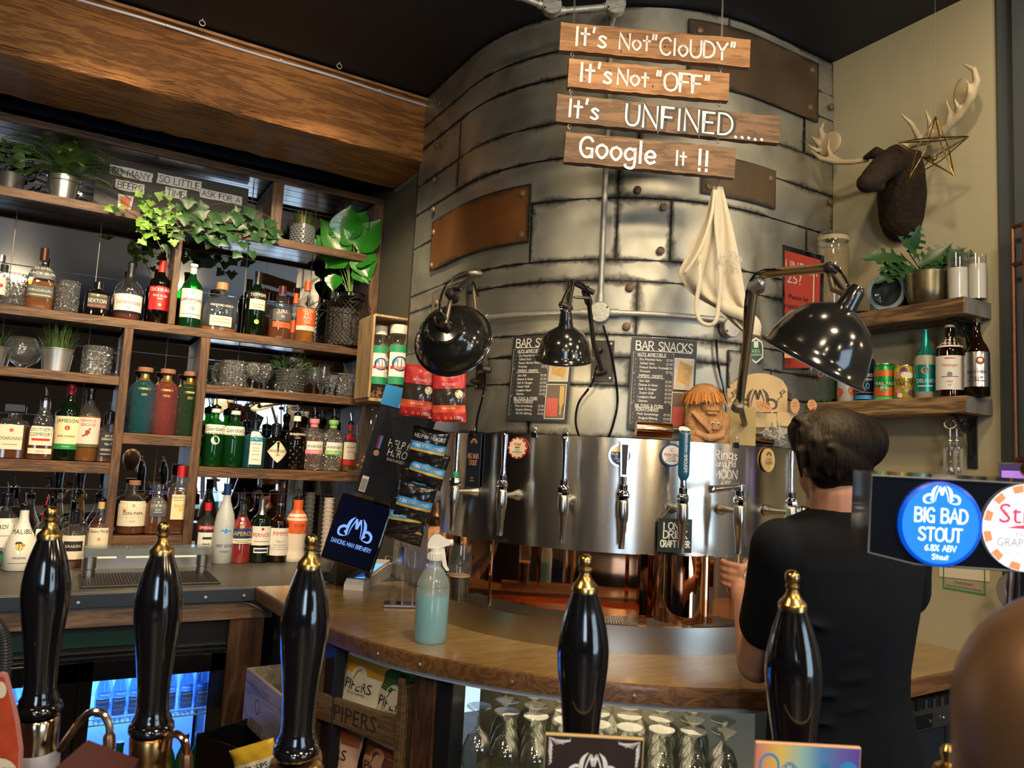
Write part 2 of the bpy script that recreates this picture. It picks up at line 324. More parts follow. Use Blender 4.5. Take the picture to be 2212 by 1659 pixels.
for sg in (-1,1):
    LOGO.append(([(sg*.22,1.06),(sg*.42,.82),(sg*.5,.5),(sg*.44,.1)],[.01,.13,.15,.03]))
    LOGO.append(([(sg*.5,.46),(sg*.72,.5),(sg*.93,.36),(sg*.95,.16),(sg*.86,.05),(sg*.7,.03),(sg*.5,.06)],[.1,.12,.12,.11,.09,.06,.02]))
    LOGO.append(([(sg*.6,.3),(sg*.5,.16),(sg*.46,.06)],[.12,.06,.05]))
def logo(mb,mp,u,v,w,e=.0008):
    """jester-hat M emblem, w wide, v at its base"""
    k=w/2
    for P,wd in LOGO:
        Q=smooth_pts([(*p,q) for p,q in zip(P,wd)],4)
        mb.ribbon([(u+a*k,v+b*k) for a,b,c in Q],[c*k*1.15 for a,b,c in Q],mp,e)
def tag(o,label,cat=None,group=None,kind=None):
    if label:o['label']=label
    if cat:o['category']=cat
    if group:o['group']=group
    if kind:o['kind']=kind
    return o
def thing(name,label,cat,loc=(0,0,0),rot=(0,0,0),group=None,M=None):
    o=bpy.data.objects.new(name,None);COL.objects.link(o);o.empty_display_size=.05
    if M:o.matrix_world=M
    else:o.location=loc;o.rotation_euler=rot
    return tag(o,label,cat,group)
def axes(P,X,Y,Zv):
    X,Y,Zv=(Vector(q).normalized() for q in (X,Y,Zv))
    return Matrix(((X.x,Y.x,Zv.x,P[0]),(X.y,Y.y,Zv.y,P[1]),(X.z,Y.z,Zv.z,P[2]),(0,0,0,1)))
def axis_z(P,Q,face=None):
    """matrix at P with local z towards Q and local -y roughly towards the camera"""
    z=(Vector(Q)-Vector(P)).normalized();f=Vector(face) if face else (EYE-Vector(P))
    y=-(f-z*f.dot(z)).normalized();x=y.cross(z);return axes(P,x,y,z)
def dup(root,loc,label=None,rot=None,scale=None):
    r=root.copy();COL.objects.link(r);r.location=loc
    if rot is not None:r.rotation_euler=rot
    if scale:r.scale=(scale,)*3
    if label:r['label']=label
    for ch in list(root.children):
        c=ch.copy();COL.objects.link(c);c.parent=r
        for g in list(ch.children):
            d=g.copy();COL.objects.link(d);d.parent=c
    return r
def struct(name,mb,m,smooth=False):return tag(mb.build(name,m,smooth=smooth),None,kind='structure')
BRD=lambda m:m
# ================================================================ materials shared
M_beam=wood('beam_wood',(.20,.075,.016),(.40,.175,.045),.55,0,1.7,1.,c3=(.5,.38,.27))
M_shelf=wood('shelf_wood',(.045,.022,.011),(.12,.062,.03),.3,0,1.2,.15,coat=1)
M_edge=wood('shelf_front_wood',(.08,.036,.013),(.18,.088,.034),.5,0,2,.3)
M_post=wood('post_wood',(.08,.038,.016),(.17,.085,.036),.5,2,2,.3)
M_top=wood('counter_wood',(.38,.25,.095),(.46,.315,.125),.22,0,2.2,.06,coat=.5,c3=(.55,.44,.30))
M_topedge=wood('counter_edge_wood',(.13,.06,.022),(.22,.11,.045),.35,0,2.4,.2,coat=.3)
M_plank=wood('sign_plank_wood',(.28,.13,.05),(.50,.27,.12),.6,0,2.6,.3,c3=(.6,.5,.42))
M_plank2=wood('dark_plank_wood',(.13,.07,.038),(.26,.155,.085),.65,0,2.6,.3)
M_crate=wood('pale_crate_wood',(.40,.27,.13),(.62,.45,.26),.6,2,1.5,.3)
M_crate2=wood('brown_crate_wood',(.13,.08,.04),(.22,.14,.075),.6,0,3,.2)
M_scaff=wood('scaffold_board_wood',(.18,.11,.05),(.46,.31,.16),.55,1,1.4,.4)
M_scaff2=wood('dark_scaffold_wood',(.10,.055,.028),(.30,.18,.09),.55,1,1.1,.4)
M_legw=wood('leg_wood',(.05,.022,.012),(.13,.065,.033),.5,2,1.2,.3)
M_ply=mat('birch_ply',(.66,.47,.22),.55,var=.12,vs=30)
M_black=mat('black_paint',(.012,.013,.017),.35)
M_gblack=mat('gloss_black',(.006,.006,.008),.08,coat=1)
M_ceil=mat('black_ceiling_paint',(.009,.0105,.016),.6)
M_navy=mat('navy_wall_paint',(.012,.022,.048),.6)
M_dwall=mat('dark_olive_plaster',(.105,.105,.082),.7,var=.18,vs=5,bump=.15,bs=25)
M_tan=mat('sand_plaster',(.42,.385,.265),.72,var=.10,vs=3.5,bump=.18,bs=14)
M_pillar=mat('slate_blue_paint',(.062,.075,.088),.5,var=.12,vs=6)
M_chrome=mat('chrome',(.82,.82,.84),.07,1)
M_steel=mat('brushed_steel',(.62,.60,.56),.24,1,rvar=.06,vs=4)
M_brass=mat('brass',(.52,.35,.13),.26,1,rvar=.10,vs=60,var=.2)
M_copper=mat('copper',(.85,.42,.22),.13,1,var=.15,vs=5,rvar=.06,bump=.02,bs=6)
M_white=mat('white_print',(.85,.84,.80),.5)
M_cream=mat('cream_paper',(.78,.71,.54),.55)
M_paper=mat('white_label_paper',(.80,.78,.72),.5)
M_ink=mat('black_ink',(.015,.014,.014),.5)
M_gold=mat('gold_foil',(.75,.52,.18),.3,.9)
M_red=mat('red_print',(.55,.02,.025),.45)
M_galv=mat('galvanised_steel',(.50,.50,.48),.38,.85,var=.2,vs=9,rvar=.1)
M_zinc=mat('conduit_zinc',(.48,.48,.44),.45,.6,var=.2,vs=20,bump=.2,bs=80)
G_clear=glass('clear_glass',(.96,.97,.97),.03,(.85,.88,.86),fr=.07)
G_cut=glass('cut_glass',(.97,.98,.98),.10,(.95,.97,.95),.02,1.0,95,fr=.32)
G_green=glass('green_glass',(.02,.26,.05),.30,(.015,.20,.04))
G_dgreen=glass('dark_green_glass',(.02,.08,.02),.55,(.008,.03,.010))
G_dark=glass('black_glass',(.02,.015,.012),.8,(.008,.006,.005))
G_brown=glass('brown_glass',(.12,.035,.01),.5,(.035,.012,.004))
# ================================================================ steel-clad rounded corner
TC=Vector((2.17,2.775));TR=.80;Y0=3.3;SA=Y0-TC.y;SB=SA+TR*PI/2
def tk(s,z,e=0.):
    """s metres along the cladding, z relative to the eye, e outwards"""
    if s<SA:return Vector((TC.x-TR-e,Y0-s,E+z))
    if s<SB:a=(s-SA)/TR;return Vector((TC.x-(TR+e)*math.cos(a),TC.y-(TR+e)*math.sin(a),E+z))
    return Vector((TC.x+s-SB,TC.y-TR-e,E+z))
def tk_st(s0,z0):return lambda u,v,e=0.:tk(s0+u,z0+v,e)
def tank_mat(name,base,rust=False):
    m,t,b=newmat(name);N=t.nodes;L=t.links
    u1=N.new('ShaderNodeUVMap');u1.uv_map='near';u2=N.new('ShaderNodeUVMap');u2.uv_map='far'
    s1=N.new('ShaderNodeSeparateXYZ');s2=N.new('ShaderNodeSeparateXYZ');L.new(u1.outputs[0],s1.inputs[0]);L.new(u2.outputs[0],s2.inputs[0])
    def mn(a,b_):
        q=N.new('ShaderNodeMath');q.operation='MINIMUM';L.new(a,q.inputs[0]);L.new(b_,q.inputs[1]);return q.outputs[0]
    d=mn(mn(s1.outputs[0],s1.outputs[1]),mn(s2.outputs[0],s2.outputs[1]))
    tc=N.new('ShaderNodeTexCoord')
    def noise(sc,det=5,dist=0.):
        n=N.new('ShaderNodeTexNoise');n.inputs['Scale'].default_value=sc;n.inputs['Detail'].default_value=det;n.inputs['Distortion'].default_value=dist;L.new(tc.outputs['Object'],n.inputs['Vector']);return n.outputs[0]
    w=N.new('ShaderNodeMapRange');w.inputs[1].default_value=.38;w.inputs[2].default_value=.72;w.inputs[3].default_value=.003;w.inputs[4].default_value=.034;L.new(noise(7,4),w.inputs[0])
    dv=N.new('ShaderNodeMath');dv.operation='DIVIDE';L.new(d,dv.inputs[0]);L.new(w.outputs[0],dv.inputs[1])
    g=N.new('ShaderNodeMath');g.operation='MULTIPLY_ADD';g.inputs[1].default_value=.9;L.new(noise(60,3),g.inputs[0]);L.new(dv.outputs[0],g.inputs[2])
    fm=N.new('ShaderNodeMapRange');fm.inputs[1].default_value=.55;fm.inputs[2].default_value=1.6;fm.inputs[3].default_value=1;fm.inputs[4].default_value=0;L.new(g.outputs[0],fm.inputs[0])
    cl=N.new('ShaderNodeValToRGB');L.new(noise(3.2,6,.8),cl.inputs[0])
    cl.color_ramp.elements[0].position=.3;cl.color_ramp.elements[0].color=(*(c*.62 for c in base),1);cl.color_ramp.elements[1].position=.7;cl.color_ramp.elements[1].color=(*(min(1,c*1.3) for c in base),1)
    mx=N.new('ShaderNodeMix');mx.data_type='RGBA';L.new(fm.outputs[0],mx.inputs[0]);L.new(cl.outputs[0],mx.inputs[6]);mx.inputs[7].default_value=(.012,.011,.009,1)
    L.new(mx.outputs[2],b.inputs['Base Color'])
    me=N.new('ShaderNodeMapRange');me.inputs[3].default_value=.35 if rust else .85;me.inputs[4].default_value=.1;L.new(fm.outputs[0],me.inputs[0]);L.new(me.outputs[0],b.inputs['Metallic'])
    rr=N.new('ShaderNodeMapRange');rr.inputs[3].default_value=.34;rr.inputs[4].default_value=.56;L.new(noise(11,5),rr.inputs[0]);L.new(rr.outputs[0],b.inputs['Roughness'])
    bp=N.new('ShaderNodeBump');bp.inputs['Strength'].default_value=.12;bp.inputs['Distance'].default_value=.02;L.new(noise(5,3),bp.inputs['Height']);L.new(bp.outputs[0],b.inputs['Normal'])
    return m
M_tank=tank_mat('weathered_steel_sheet',(.44,.44,.39));M_rust=tank_mat('rusty_steel_plate',(.17,.068,.022),True)
M_rust2=tank_mat('brown_steel_plate',(.10,.068,.04),True)
M_bolt=mat('rusty_bolt',(.20,.12,.08),.55,.5,var=.3,vs=60)
cladding=struct('wall_corner',MB().slab(tk_st(0,0),.0,2.30,-.54,1.70,.03,60,1),mat('dark_backing',(.02,.02,.018),.7))
def plate(s0,s1,z0,z1,off,th,m,name='steel_panel',par=None):
    mb=MB();nu=max(1,int((s1-s0)/.04));f=lambda u,v,e=0.:tk(u,v,off+e)
    mb.slab(f,s0+.0012,s1-.0012,z0+.0012,z1-.0012,th,nu,1)
    o=mb.build(name,m,par or cladding,sm_angle=.5);me=o.data
    U=me.uv_layers.new(name='near');V=me.uv_layers.new(name='far')
    k=(nu+1)*2
    for l in me.loops:
        i=l.vertex_index % k;a=i % (nu+1);b=i//(nu+1);u=(s1-s0)*a/nu;v=(z1-z0)*b
        U.data[l.index].uv=(u,v);V.data[l.index].uv=(s1-s0-u,z1-z0-v)
    return o
bands=[(1.70,1.555),(1.555,1.447),(1.447,1.27),(1.27,1.13),(1.13,.968),(.968,.74),(.74,.662),(.662,.466),(.466,.386),(.386,.285),(.285,.10),(.10,-.54)]
cuts=[(1.62,),(2.0,),(.46,2.02),(.46,1.30),(1.235,),(.92,1.235,1.42,2.04),(1.66,),(1.075,1.312,1.95),(1.70,),(1.30,1.85),(.95,),(1.7,)]
for (zt,zb),cs in zip(bands,cuts):
    ss=[0.02]+list(cs)+[2.197]
    for a,b in zip(ss,ss[1:]):plate(a,b,zb,zt,.03,random.choice((.004,.006,.008)),M_tank)
plate(.25,.918,.818,1.045,.042,.006,M_rust,'rusty_plate')
plate(1.457,2.09,1.41,1.66,.042,.006,M_rust2,'rusty_plate')
plate(1.521,1.85,1.0,1.153,.042,.006,M_rust2,'rusty_plate')
plate(.30,.62,.60,.715,.042,.005,M_tank,'small_plate')
plate(1.64,1.80,.30,.44,.042,.005,M_tank,'small_plate')
bolts=[(.88,1.01),(.885,.85),(.27,.99),(.27,.84),(1.39,.935),(1.385,.775),(1.285,.635),(1.28,.495),(1.55,1.115),(1.82,1.115),(1.55,1.03),(1.50,1.62),(2.04,1.46),(2.05,1.62),(1.775,.415),(1.935,.30),(1.3,.995),(.35,.66),
         (.24,1.60),(.24,1.40),(.24,1.24),(.25,1.10),(2.17,1.5),(2.17,1.3),(2.17,1.1),(2.17,.95)]
for s,z in bolts:
    P=tk(s,z,.045);n=(tk(s,z,1)-tk(s,z,0)).normalized()
    MB().lathe([(.014,0),(.015,.003),(.013,.007),(.006,.010),(0,.0105)],12,axis_z(P,P+n)).build('bolt',M_bolt,cladding)
# ================================================================ room shell
XL=1.385;XR=2.585;ZC=E+1.705
def wallbox(name,x0,x1,y0,y1,z0,z1,m):return struct(name,MB().box(((x0+x1)/2,(y0+y1)/2,(z0+z1)/2),(x1-x0,y1-y0,z1-z0)),m)
wallbox('floor',-2.6,4.0,-4.7,4.3,-.1,0,wood('floor_boards',(.05,.03,.015),(.12,.07,.035),.4,1))
wallbox('ceiling',-2.6,4.0,-4.7,4.3,ZC,ZC+.1,M_ceil)
wallbox('wall_back',-2.6,1.6,4.07,4.3,0,ZC,M_navy)
wallbox('wall_side',XL,1.55,2.82,4.07,E-.54,ZC,M_dwall)
wallbox('wall_right',XR,2.8,1.31,4.0,0,ZC,M_tan)
wallbox('wall_left',-2.6,-2.4,-4.5,4.07,0,ZC,M_black)
wallbox('wall_far_right',3.8,4.0,-4.5,1.31,0,ZC,mat('brown_wall',(.10,.07,.045),.7))
# customer side wall behind the camera, with two window openings showing daylight and leaves
m,t,b=newmat('daylight_foliage');N=t.nodes;L=t.links
tc=N.new('ShaderNodeTexCoord');no=N.new('ShaderNodeTexNoise');no.inputs['Scale'].default_value=9;no.inputs['Detail'].default_value=8;L.new(tc.outputs['Object'],no.inputs['Vector'])
cr=N.new('ShaderNodeValToRGB');L.new(no.outputs[0],cr.inputs[0]);cr.color_ramp.elements[0].position=.4;cr.color_ramp.elements[0].color=(.12,.36,.20,1);cr.color_ramp.elements[1].position=.62;cr.color_ramp.elements[1].color=(.45,.72,.95,1)
L.new(cr.outputs[0],b.inputs['Emission Color']);b.inputs['Emission Strength'].default_value=1.3;b.inputs['Base Color'].default_value=(0,0,0,1);M_view=m
wb=MB()
wins=[(-2.3,-1.1,.9,2.4),(1.45,3.6,.04,2.3)]
for x0,x1,z0,z1 in [(-2.6,-2.3,0,ZC),(-1.1,1.45,0,ZC),(3.6,4.0,0,ZC),(-2.3,-1.1,0,.9),(-2.3,-1.1,2.4,ZC),(1.45,3.6,0,.04),(1.45,3.6,2.3,ZC)]:
    wb.box(((x0+x1)/2,-3.8,(z0+z1)/2),(x1-x0,.2,z1-z0))
struct('wall_front',wb,mat('bar_room_wall',(.06,.045,.035),.7))
for k,(x0,x1,z0,z1) in enumerate(wins):
    o=struct('window_%d' % (k+1),MB().box(((x0+x1)/2,-3.82,(z0+z1)/2),(x1-x0,.01,z1-z0)),M_view)
    fb=MB()
    for q in range(4):xx=x0+(x1-x0)*q/3;fb.box((xx,-3.76,(z0+z1)/2),(.05,.06,z1-z0))
    for zz in (z0,z0+(z1-z0)*.62,z1):fb.box(((x0+x1)/2,-3.76,zz),(x1-x0,.06,.05))
    fb.build('window_frame',M_black,o,False)
# pillar to the right of the sand wall
struct('trim_1',MB().box((2.64,.92,ZC/2),(.13,.76,ZC)).box((2.565,1.19,ZC/2),(.03,.1,ZC)).box((2.568,.98,ZC/2),(.03,.14,ZC)),M_pillar)
# ================================================================ timber beam
by0,by1,bz0,bz1=3.245,3.665,E+1.39,ZC-.012
bb=MB();n=60
Vv=[];Ff=[]
for i in range(n+1):
    x=-2.4+(XL-.004+2.4)*i/n
    for (y,z) in ((by0,bz0),(by0+.012,bz0-.004),(by1,bz0),(by1,bz1),(by0+.01,bz1),(by0,bz1-.012),(by0-.004,(bz0+bz1)/2)):
        j=.0045;Vv.append((x,y+random.uniform(-j,j),z+(random.uniform(-j,j) if z<bz1-.02 else 0)))
for i in range(n):
    for k in range(7):a=i*7+k;b=i*7+(k+1) % 7;Ff.append((b,a,a+7,b+7))
Ff+=[tuple(range(7)),tuple(range(n*7+6,n*7-1,-1))]
beam=tag(bb.add(Vv,Ff).build('timber_beam',M_beam,sm_angle=1.2),'huge rough-sawn brown oak beam under the black ceiling','beam')
MB().tube([(x,by0-.008,bz1-.028+.003*math.sin(x*9)) for x in [-2.3+i*.12 for i in range(30)]]+[(XL-.05,by0-.006,bz1-.03),(XL-.02,by0-.006,bz1-.05)],.006,6).build('cable',mat('grey_cable',(.55,.55,.6),.4),beam,label='pale grey cable clipped along the top of the beam')
MB().box(((XL-2.4)/2,by0-.006,bz1-.004),(XL+2.4-.02,.03,.012)).build('lath',M_plank,beam,False)
for k in range(7):MB().ball((-1.6+k*.45,by0-.014,bz1-.028),.006,u=8,w=5).build('cable_clip',M_white,beam)
for p in ((437,50),(733,143),(150,-20)):
    P=at(*p,'Z',ZC-.02);o=MB().tube([P+Vector((.011*math.cos(a),0,.011*math.sin(a))) for a in [2*PI*i/14 for i in range(14)]],.0022,6,closed=True).tube([P+Vector((0,0,.012)),P+Vector((0,0,.022))],.002,6).build('ceiling_hook',M_zinc)
    tag(o,{437:'small screw eye in the black ceiling above the ivy shelf',733:'small screw eye in the black ceiling nearest the steel cladding',150:'screw eye in the ceiling beyond the top of the picture'}[p[0]],'hook')
# pale edging strip where the beam meets the side wall
struct('trim_2',MB().box((XL-.006,by0-.008,(bz0+bz1)/2),(.016,.012,bz1-bz0)).box((XL-.006,(by0+by1)/2,bz0-.008),(.016,by1-by0+.05,.012)),mat('grey_trim',(.30,.28,.22),.6))
# ================================================================ back bar shelving
SY=3.85;MY=4.055                      # shelf fronts, mirror face
zS1,zS2,zS3,zM,zS4,zL,zT=(E+q for q in (1.063,.556,.292,.040,-.098,-.42,1.383))
unit=thing('shelf_unit','dark oak back-bar shelving with mirrored back behind the bottles','shelving',(0,0,0))
def shelf(x0,x1,zt,th=.042):
    MB().box(((x0+x1)/2,SY+.012,zt-th/2),(x1-x0,.024,th),bev=.002).build('shelf_lip',M_edge,unit)
    w=(MY-SY-.024)/2
    for k in range(2):
        MB().box(((x0+x1)/2,SY+.024+w*(k+.5),zt-.013),(x1-x0,w-.004,.026),bev=.001).build('shelf_board',M_shelf,unit)
xl=-1.2;xe=XL-.002
dv=[(.192,.230),(.520,.562)]
shelf(xl,xe,zS1);shelf(xl,xe,zS2);shelf(xl,.192,zS3);shelf(.562,xe,zS3);shelf(.230,.520,zM,.05)
shelf(xl,.192,zS4,.05);shelf(.562,xe,zS4,.05);shelf(.230,.520,zL,.04);shelf(xl,xe,zT,.035)
def post(x0,x1,z0,z1):MB().box(((x0+x1)/2,(SY+MY)/2,(z0+z1)/2),(x1-x0,MY-SY,z1-z0),bev=.002).build('divider',M_post,unit)
for a,b in dv:post(a,b,E-.462,zS2-.042)
post(.368,.398,zS2,zS1-.042);post(.79,.845,zS1,zT-.035);post(XL-.055,xe,zS2,zS1-.042);post(XL-.055,xe,zS1,zT-.035);post(XL-.03,xe,E-.462,zS2-.042)
M_mir=mat('mirror_glass',(.56,.57,.60),.015,1,bump=.01,bs=2)
xs=[-1.2,-.95,-.614,-.278,.06,.396,.733,1.07,xe];zs=[E-.53,E-.228,E+.10,E+.432,E+.768,E+1.103,zT+.10]
for a,b in zip(xs,xs[1:]):
    for c,d in zip(zs,zs[1:]):
        MB().box(((a+b)/2,MY+.004,(c+d)/2),(b-a-.003,.008,d-c-.003),bev=.001).build('mirror_tile',M_mir,unit,False)
MB().box(((xl+xe)/2,MY+.011,E+.45),(xe-xl,.004,2.0)).build('backing_board',mat('pale_backing',(.5,.5,.5),.5),unit,False)
# ================================================================ counters
ZK=E-.54
ct=tag(MB().box(((-1.6+XL)/2,(3.13+4.06)/2,ZK-.02),(XL+1.6,.93,.04),bev=.003).build('back_counter',mat('charcoal_worktop',(.055,.052,.048),.42,var=.25,vs=6),smooth=False),'charcoal back-bar worktop under the shelving','counter')
MB().box(((-1.6+.70)/2,3.118,ZK-.026),(2.30,.022,.05),bev=.002).build('front_edge',mat('blue_black_paint',(.022,.030,.045),.4),ct)
for x in (-.02,.10,.52,.66):MB().lathe([(.007,0),(.006,.003),(0,.004)],10,axis_z((x,3.106,ZK-.03),(x,3.0,ZK-.03))).build('screw',M_galv,ct)
CC=Vector((1.864,2.397));CE=Vector((2.05,2.593));CR=1.297
def arc(c,r,a0,a1,n):return [(c[0]+r*math.cos(a0+(a1-a0)*i/n),c[1]+r*math.sin(a0+(a1-a0)*i/n)) for i in range(n+1)]
edge=[(.709,3.128),(.728,2.78)]+arc(CE,CR,PI,PI*1.5,44)+[(2.584,1.325)]
top=MB().prism([(x,y) for x,y in edge]+[(2.584,1.965),(2.2,1.94),(1.34,2.75),(1.34,3.128)],ZK-.012,ZK)
wc=tag(top.build('bar_counter',M_top,sm_angle=.3),'curved varnished wooden bar counter in front of the steel cladding','counter')
ed=MB();nE=len(edge)
prof=[(.0,.0),(.006,-.004),(.008,-.014),(.008,-.046),(-.02,-.05),(-.02,0)]
Vv=[];Ff=[]
for i,(x,y) in enumerate(edge):
    a=Vector(edge[max(i-1,0)]);b=Vector(edge[min(i+1,nE-1)]);tt=(b-a).normalized();nn=Vector((tt.y,-tt.x))
    nn=nn if (Vector((x,y))-Vector((2.2,2.8))).dot(nn)>0 else-nn
    for o_,z in prof:Vv.append((x+nn.x*o_,y+nn.y*o_,ZK+z-.0005))
for i in range(nE-1):
    for k in range(6):a=i*6+k;b=i*6+(k+1) % 6;Ff.append((a,b,b+6,a+6))
ed.add(Vv,Ff).build('counter_edge',M_topedge,wc,sm_angle=.5)
for px,py in ((1099,1478),(1372,1512),(800,1416),(893,1440)):
    P=at(px,py,'Z',ZK-.028);d=(Vector((P.x,P.y))-CE).normalized();Q=Vector((CE.x+d.x*(CR+.0085),CE.y+d.y*(CR+.0085),ZK-.028))
    MB().lathe([(.006,0),(.005,.002),(0,.0025)],10,axis_z(Q,Q+Vector((d.x,d.y,0)))).build('screw',M_galv,wc)
# white-edged steel underside tray following the counter
ut=MB();Vv=[];Ff=[]
ua=arc(CE,CR-.012,PI*1.08,PI*1.5,30)
for (x,y) in ua:
    for o_,z in ((0,-.052),(0,-.064),(-.04,-.064),(-.04,-.052)):
        d=(Vector((x,y))-CE).normalized();Vv.append((x+d.x*o_,y+d.y*o_,ZK+z))
for i in range(len(ua)-1):
    for k in range(4):a=i*4+k;b=i*4+(k+1) % 4;Ff.append((a,b,b+4,a+4))
ut.add(Vv,Ff).build('white_underside_strip',mat('chalky_white',(.72,.73,.74),.6,bump=.4,bs=60),wc)
# ================================================================ bottles
PR={
 'std':[(.86,0),(.97,.008),(1,.02),(1,.60),(.97,.64),(.86,.685),(.62,.73),(.40,.77),(.31,.81),(.28,.86),(.28,.94),(.33,.945),(.33,.965)],
 'wine':[(.88,0),(1,.015),(1,.63),(.95,.67),(.78,.715),(.50,.755),(.36,.79),(.32,.83),(.31,.97)],
 'tall':[(.88,0),(1,.015),(1,.55),(.93,.60),(.75,.66),(.52,.72),(.38,.78),(.31,.85),(.29,.95)],
 'squat':[(.85,0),(1,.03),(1,.50),(.97,.56),(.80,.63),(.50,.69),(.34,.73),(.28,.78),(.28,.93)],
 'flask':[(.80,0),(.95,.02),(1,.06),(1,.38),(.97,.50),(.85,.60),(.60,.68),(.32,.735),(.19,.76),(.17,.80),(.17,.88),(.22,.89),(.22,.92)],
 'apoth':[(.88,0),(1,.02),(1,.62),(.95,.67),(.74,.715),(.42,.74),(.34,.76),(.34,.84)],
 'gin':[(.82,0),(.95,.01),(1,.05),(1,.66),(.93,.72),(.75,.77),(.48,.805),(.34,.83),(.34,.90),(.42,.905),(.42,.925)],
 'bell':[(.92,0),(1,.02),(1,.30),(.92,.42),(.72,.56),(.48,.68),(.33,.78),(.28,.86),(.28,.96)],
 'goose':[(.90,0),(.96,.01),(1,.3),(.97,.5),(.82,.62),(.55,.72),(.40,.78),(.36,.84),(.35,.97)],
 'archers':[(.93,0),(1,.02),(.98,.08),(.86,.16),(.85,.2),(.98,.6),(.97,.68),(.80,.75),(.50,.81),(.42,.84),(.40,.98)],
 'coma':[(.86,0),(.98,.015),(1,.06),(1,.46),(.92,.52),(.70,.58),(.60,.62),(.62,.68),(.50,.76),(.34,.82),(.30,.86),(.30,.96)],
}
def interp(P,z):
    for (r0,a),(r1,b) in zip(P,P[1:]):
        if z<=b:return r0+(r1-r0)*max(0,(z-a)/(b-a+1e-9))
    return P[-1][0]
def bmap(P,n=2.,ky=1.,rot=0.):
    def f(u,v,e=0.):
        r=max(interp(P,v),.004);t=math.atan2(u,r*ky) if n>3 else u/r
        c,q=math.cos(t),math.sin(t);k=1 if n==2 else (abs(c)**n+abs(q)**n)**(-1/n)
        return Vector(((k*r+e)*q,-(k*r*ky+e)*c,v))
    return f
def pourer(mb_c,mb_s,z,r,tilt=.3):
    mb_c.lathe([(r*1.05,z-.004),(r*1.15,z+.002),(r*1.1,z+.012),(r*.5,z+.017),(r*.3,z+.02)],14)
    mb_s.tube([(0,0,z+.015),(0,0,z+.03),(-.003*tilt,0,z+.042),(-.012*tilt,0,z+.060)],[.0035,.0032,.003,.0024],8)
def bottle(label,px,pyb,w,pyt,z,prof='std',gm=None,liq=None,labs=(),cap=None,pour=False,Y=3.945,n=2.,ky=1.,rot=0.,name='spirit_bottle',wall=None,group=None,cat='bottle',extra=None,P0=None):
    P=P0 or at(px,pyb,'Y',Y);s=depth(P)/FPX
    t=thing(name,label,cat,(P.x,P.y,z),(0,0,rot),group)
    r=w/2*s;h=(pyb-pyt)*s;Q=[(a*r,b*h) for a,b in PR[prof]]
    top=Q[-1][1]
    mb=MB().lathe([(0,.002)]+Q+([(Q[-1][0]*.7,Q[-1][1])]),28,n=n,ky=ky);mb.build('glass',gm,t,sm_angle=.9)
    if liq:
        lm,lv=liq;L=[(max(0,a-.0022)*(.97),max(b,.004)) for a,b in Q if b<lv*h];L.append((max(.001,(interp(Q,lv*h)-.0022)*.97),lv*h));L=[(0,.004)]+L+[(0,lv*h)]
        MB().lathe(L,24,n=n,ky=ky,cap=False).build('liquid',lm,t,sm_angle=.9)
    f=bmap(Q,n,ky);fs=[f]
    for lb in labs:
        z0,z1,hw,lmat,txts=lb[:5];a=hw*r
        nm=lb[5] if len(lb)>5 else 'label'
        if lmat:
            m2=MB()
            if nm=='diamond_label':
                c=(z0+z1)/2*h;hh=(z1-z0)*h/2;K=6
                for i in range(K):
                    for sg in (-1,1):
                        u0,u1=a*i/K*sg,a*(i+1)/K*sg;p=lambda u:hh*max(0.0,1-(abs(u)/a)**1.15)
                        V=[f(u0,c-p(u0),.0007),f(u1,c-p(u1),.0007),f(u1,c+p(u1),.0007),f(u0,c+p(u0),.0007)];m2.add(V,[(0,1,2,3)])
            elif nm=='round_label':m2.disc(lambda u,v,e=0.:f(u,(z0+z1)/2*h+v,e),0,0,a,.0008,20)
            else:m2.rect(f,-a,a,z0*h,z1*h,.0007,8,6)
            lo=m2.build(nm,lmat,t,sm_angle=1.2)
        else:lo=t
        by={}
        for tx in txts:
            st,tv,px_,tm=tx[:4];kind=tx[4] if len(tx)>4 else 'b';by.setdefault(tm.name,(tm,MB()))
            m3=by[tm.name][1];v=(z0+(z1-z0)*tv)*h;sz=px_*s
            if kind=='b':m3.text(st,sz,f,0,v,.0013,maxw=a*1.86,sx=.9)
            elif kind=='s':m3.stroke_text(st,sz,f,0,v,e=.0013,w=sz*.16,maxw=a*1.86)
            elif kind=='bar':m3.rect(f,-a*st,a*st,v-sz/2,v+sz/2,.001,6,1)
            elif kind=='dot':m3.disc(lambda u,q,e=0.:f(u+tx[5]*r,v+q,e),0,0,sz,.0012 if len(tx)<7 else tx[6],16)
        for tm,m3 in by.values():m3.build('lettering',tm,lo,False)
    if cap:
        ck,cm,c0=cap;rn=Q[-1][0]*1.13;zt=h
        if ck=='screw':MB().lathe([(rn,c0*h),(rn,h*.995),(rn*.92,h),(0,h)],18).build('cap',cm,t)
        elif ck=='sleeve':
            L=[(interp(Q,z_)+.0008,z_) for z_ in [c0*h+(top-c0*h)*i/5 for i in range(6)]]+[(rn,top),(rn,h),(0,h)]
            MB().lathe(L,18).build('cap',cm,t)
        elif ck=='cork':MB().lathe([(rn*.75,c0*h),(rn*.8,c0*h+.004),(rn*1.3,c0*h+.004),(rn*1.3,h-.002),(rn*1.2,h),(0,h)],18).build('stopper',cm,t)
        elif ck=='box':MB().box((0,0,(c0*h+h)/2),(rn*3.3,rn*3.3,h-c0*h),bev=.002).build('cap',cm,t,False)
    if pour:
        a,b=MB(),MB();pourer(a,b,h,Q[-1][0],pour if pour is not True else .5);a.build('pourer_collar',M_gblack,t);b.build('pourer_spout',M_chrome,t)
    if extra:extra(t,f,Q,r,h,s)
    return t
L_amber=glass('amber_spirit',(.95,.50,.10),.45,(.85,.34,.05),.02)
L_dam=glass('dark_amber_spirit',(.65,.20,.03),.45,(.45,.13,.02),.02)
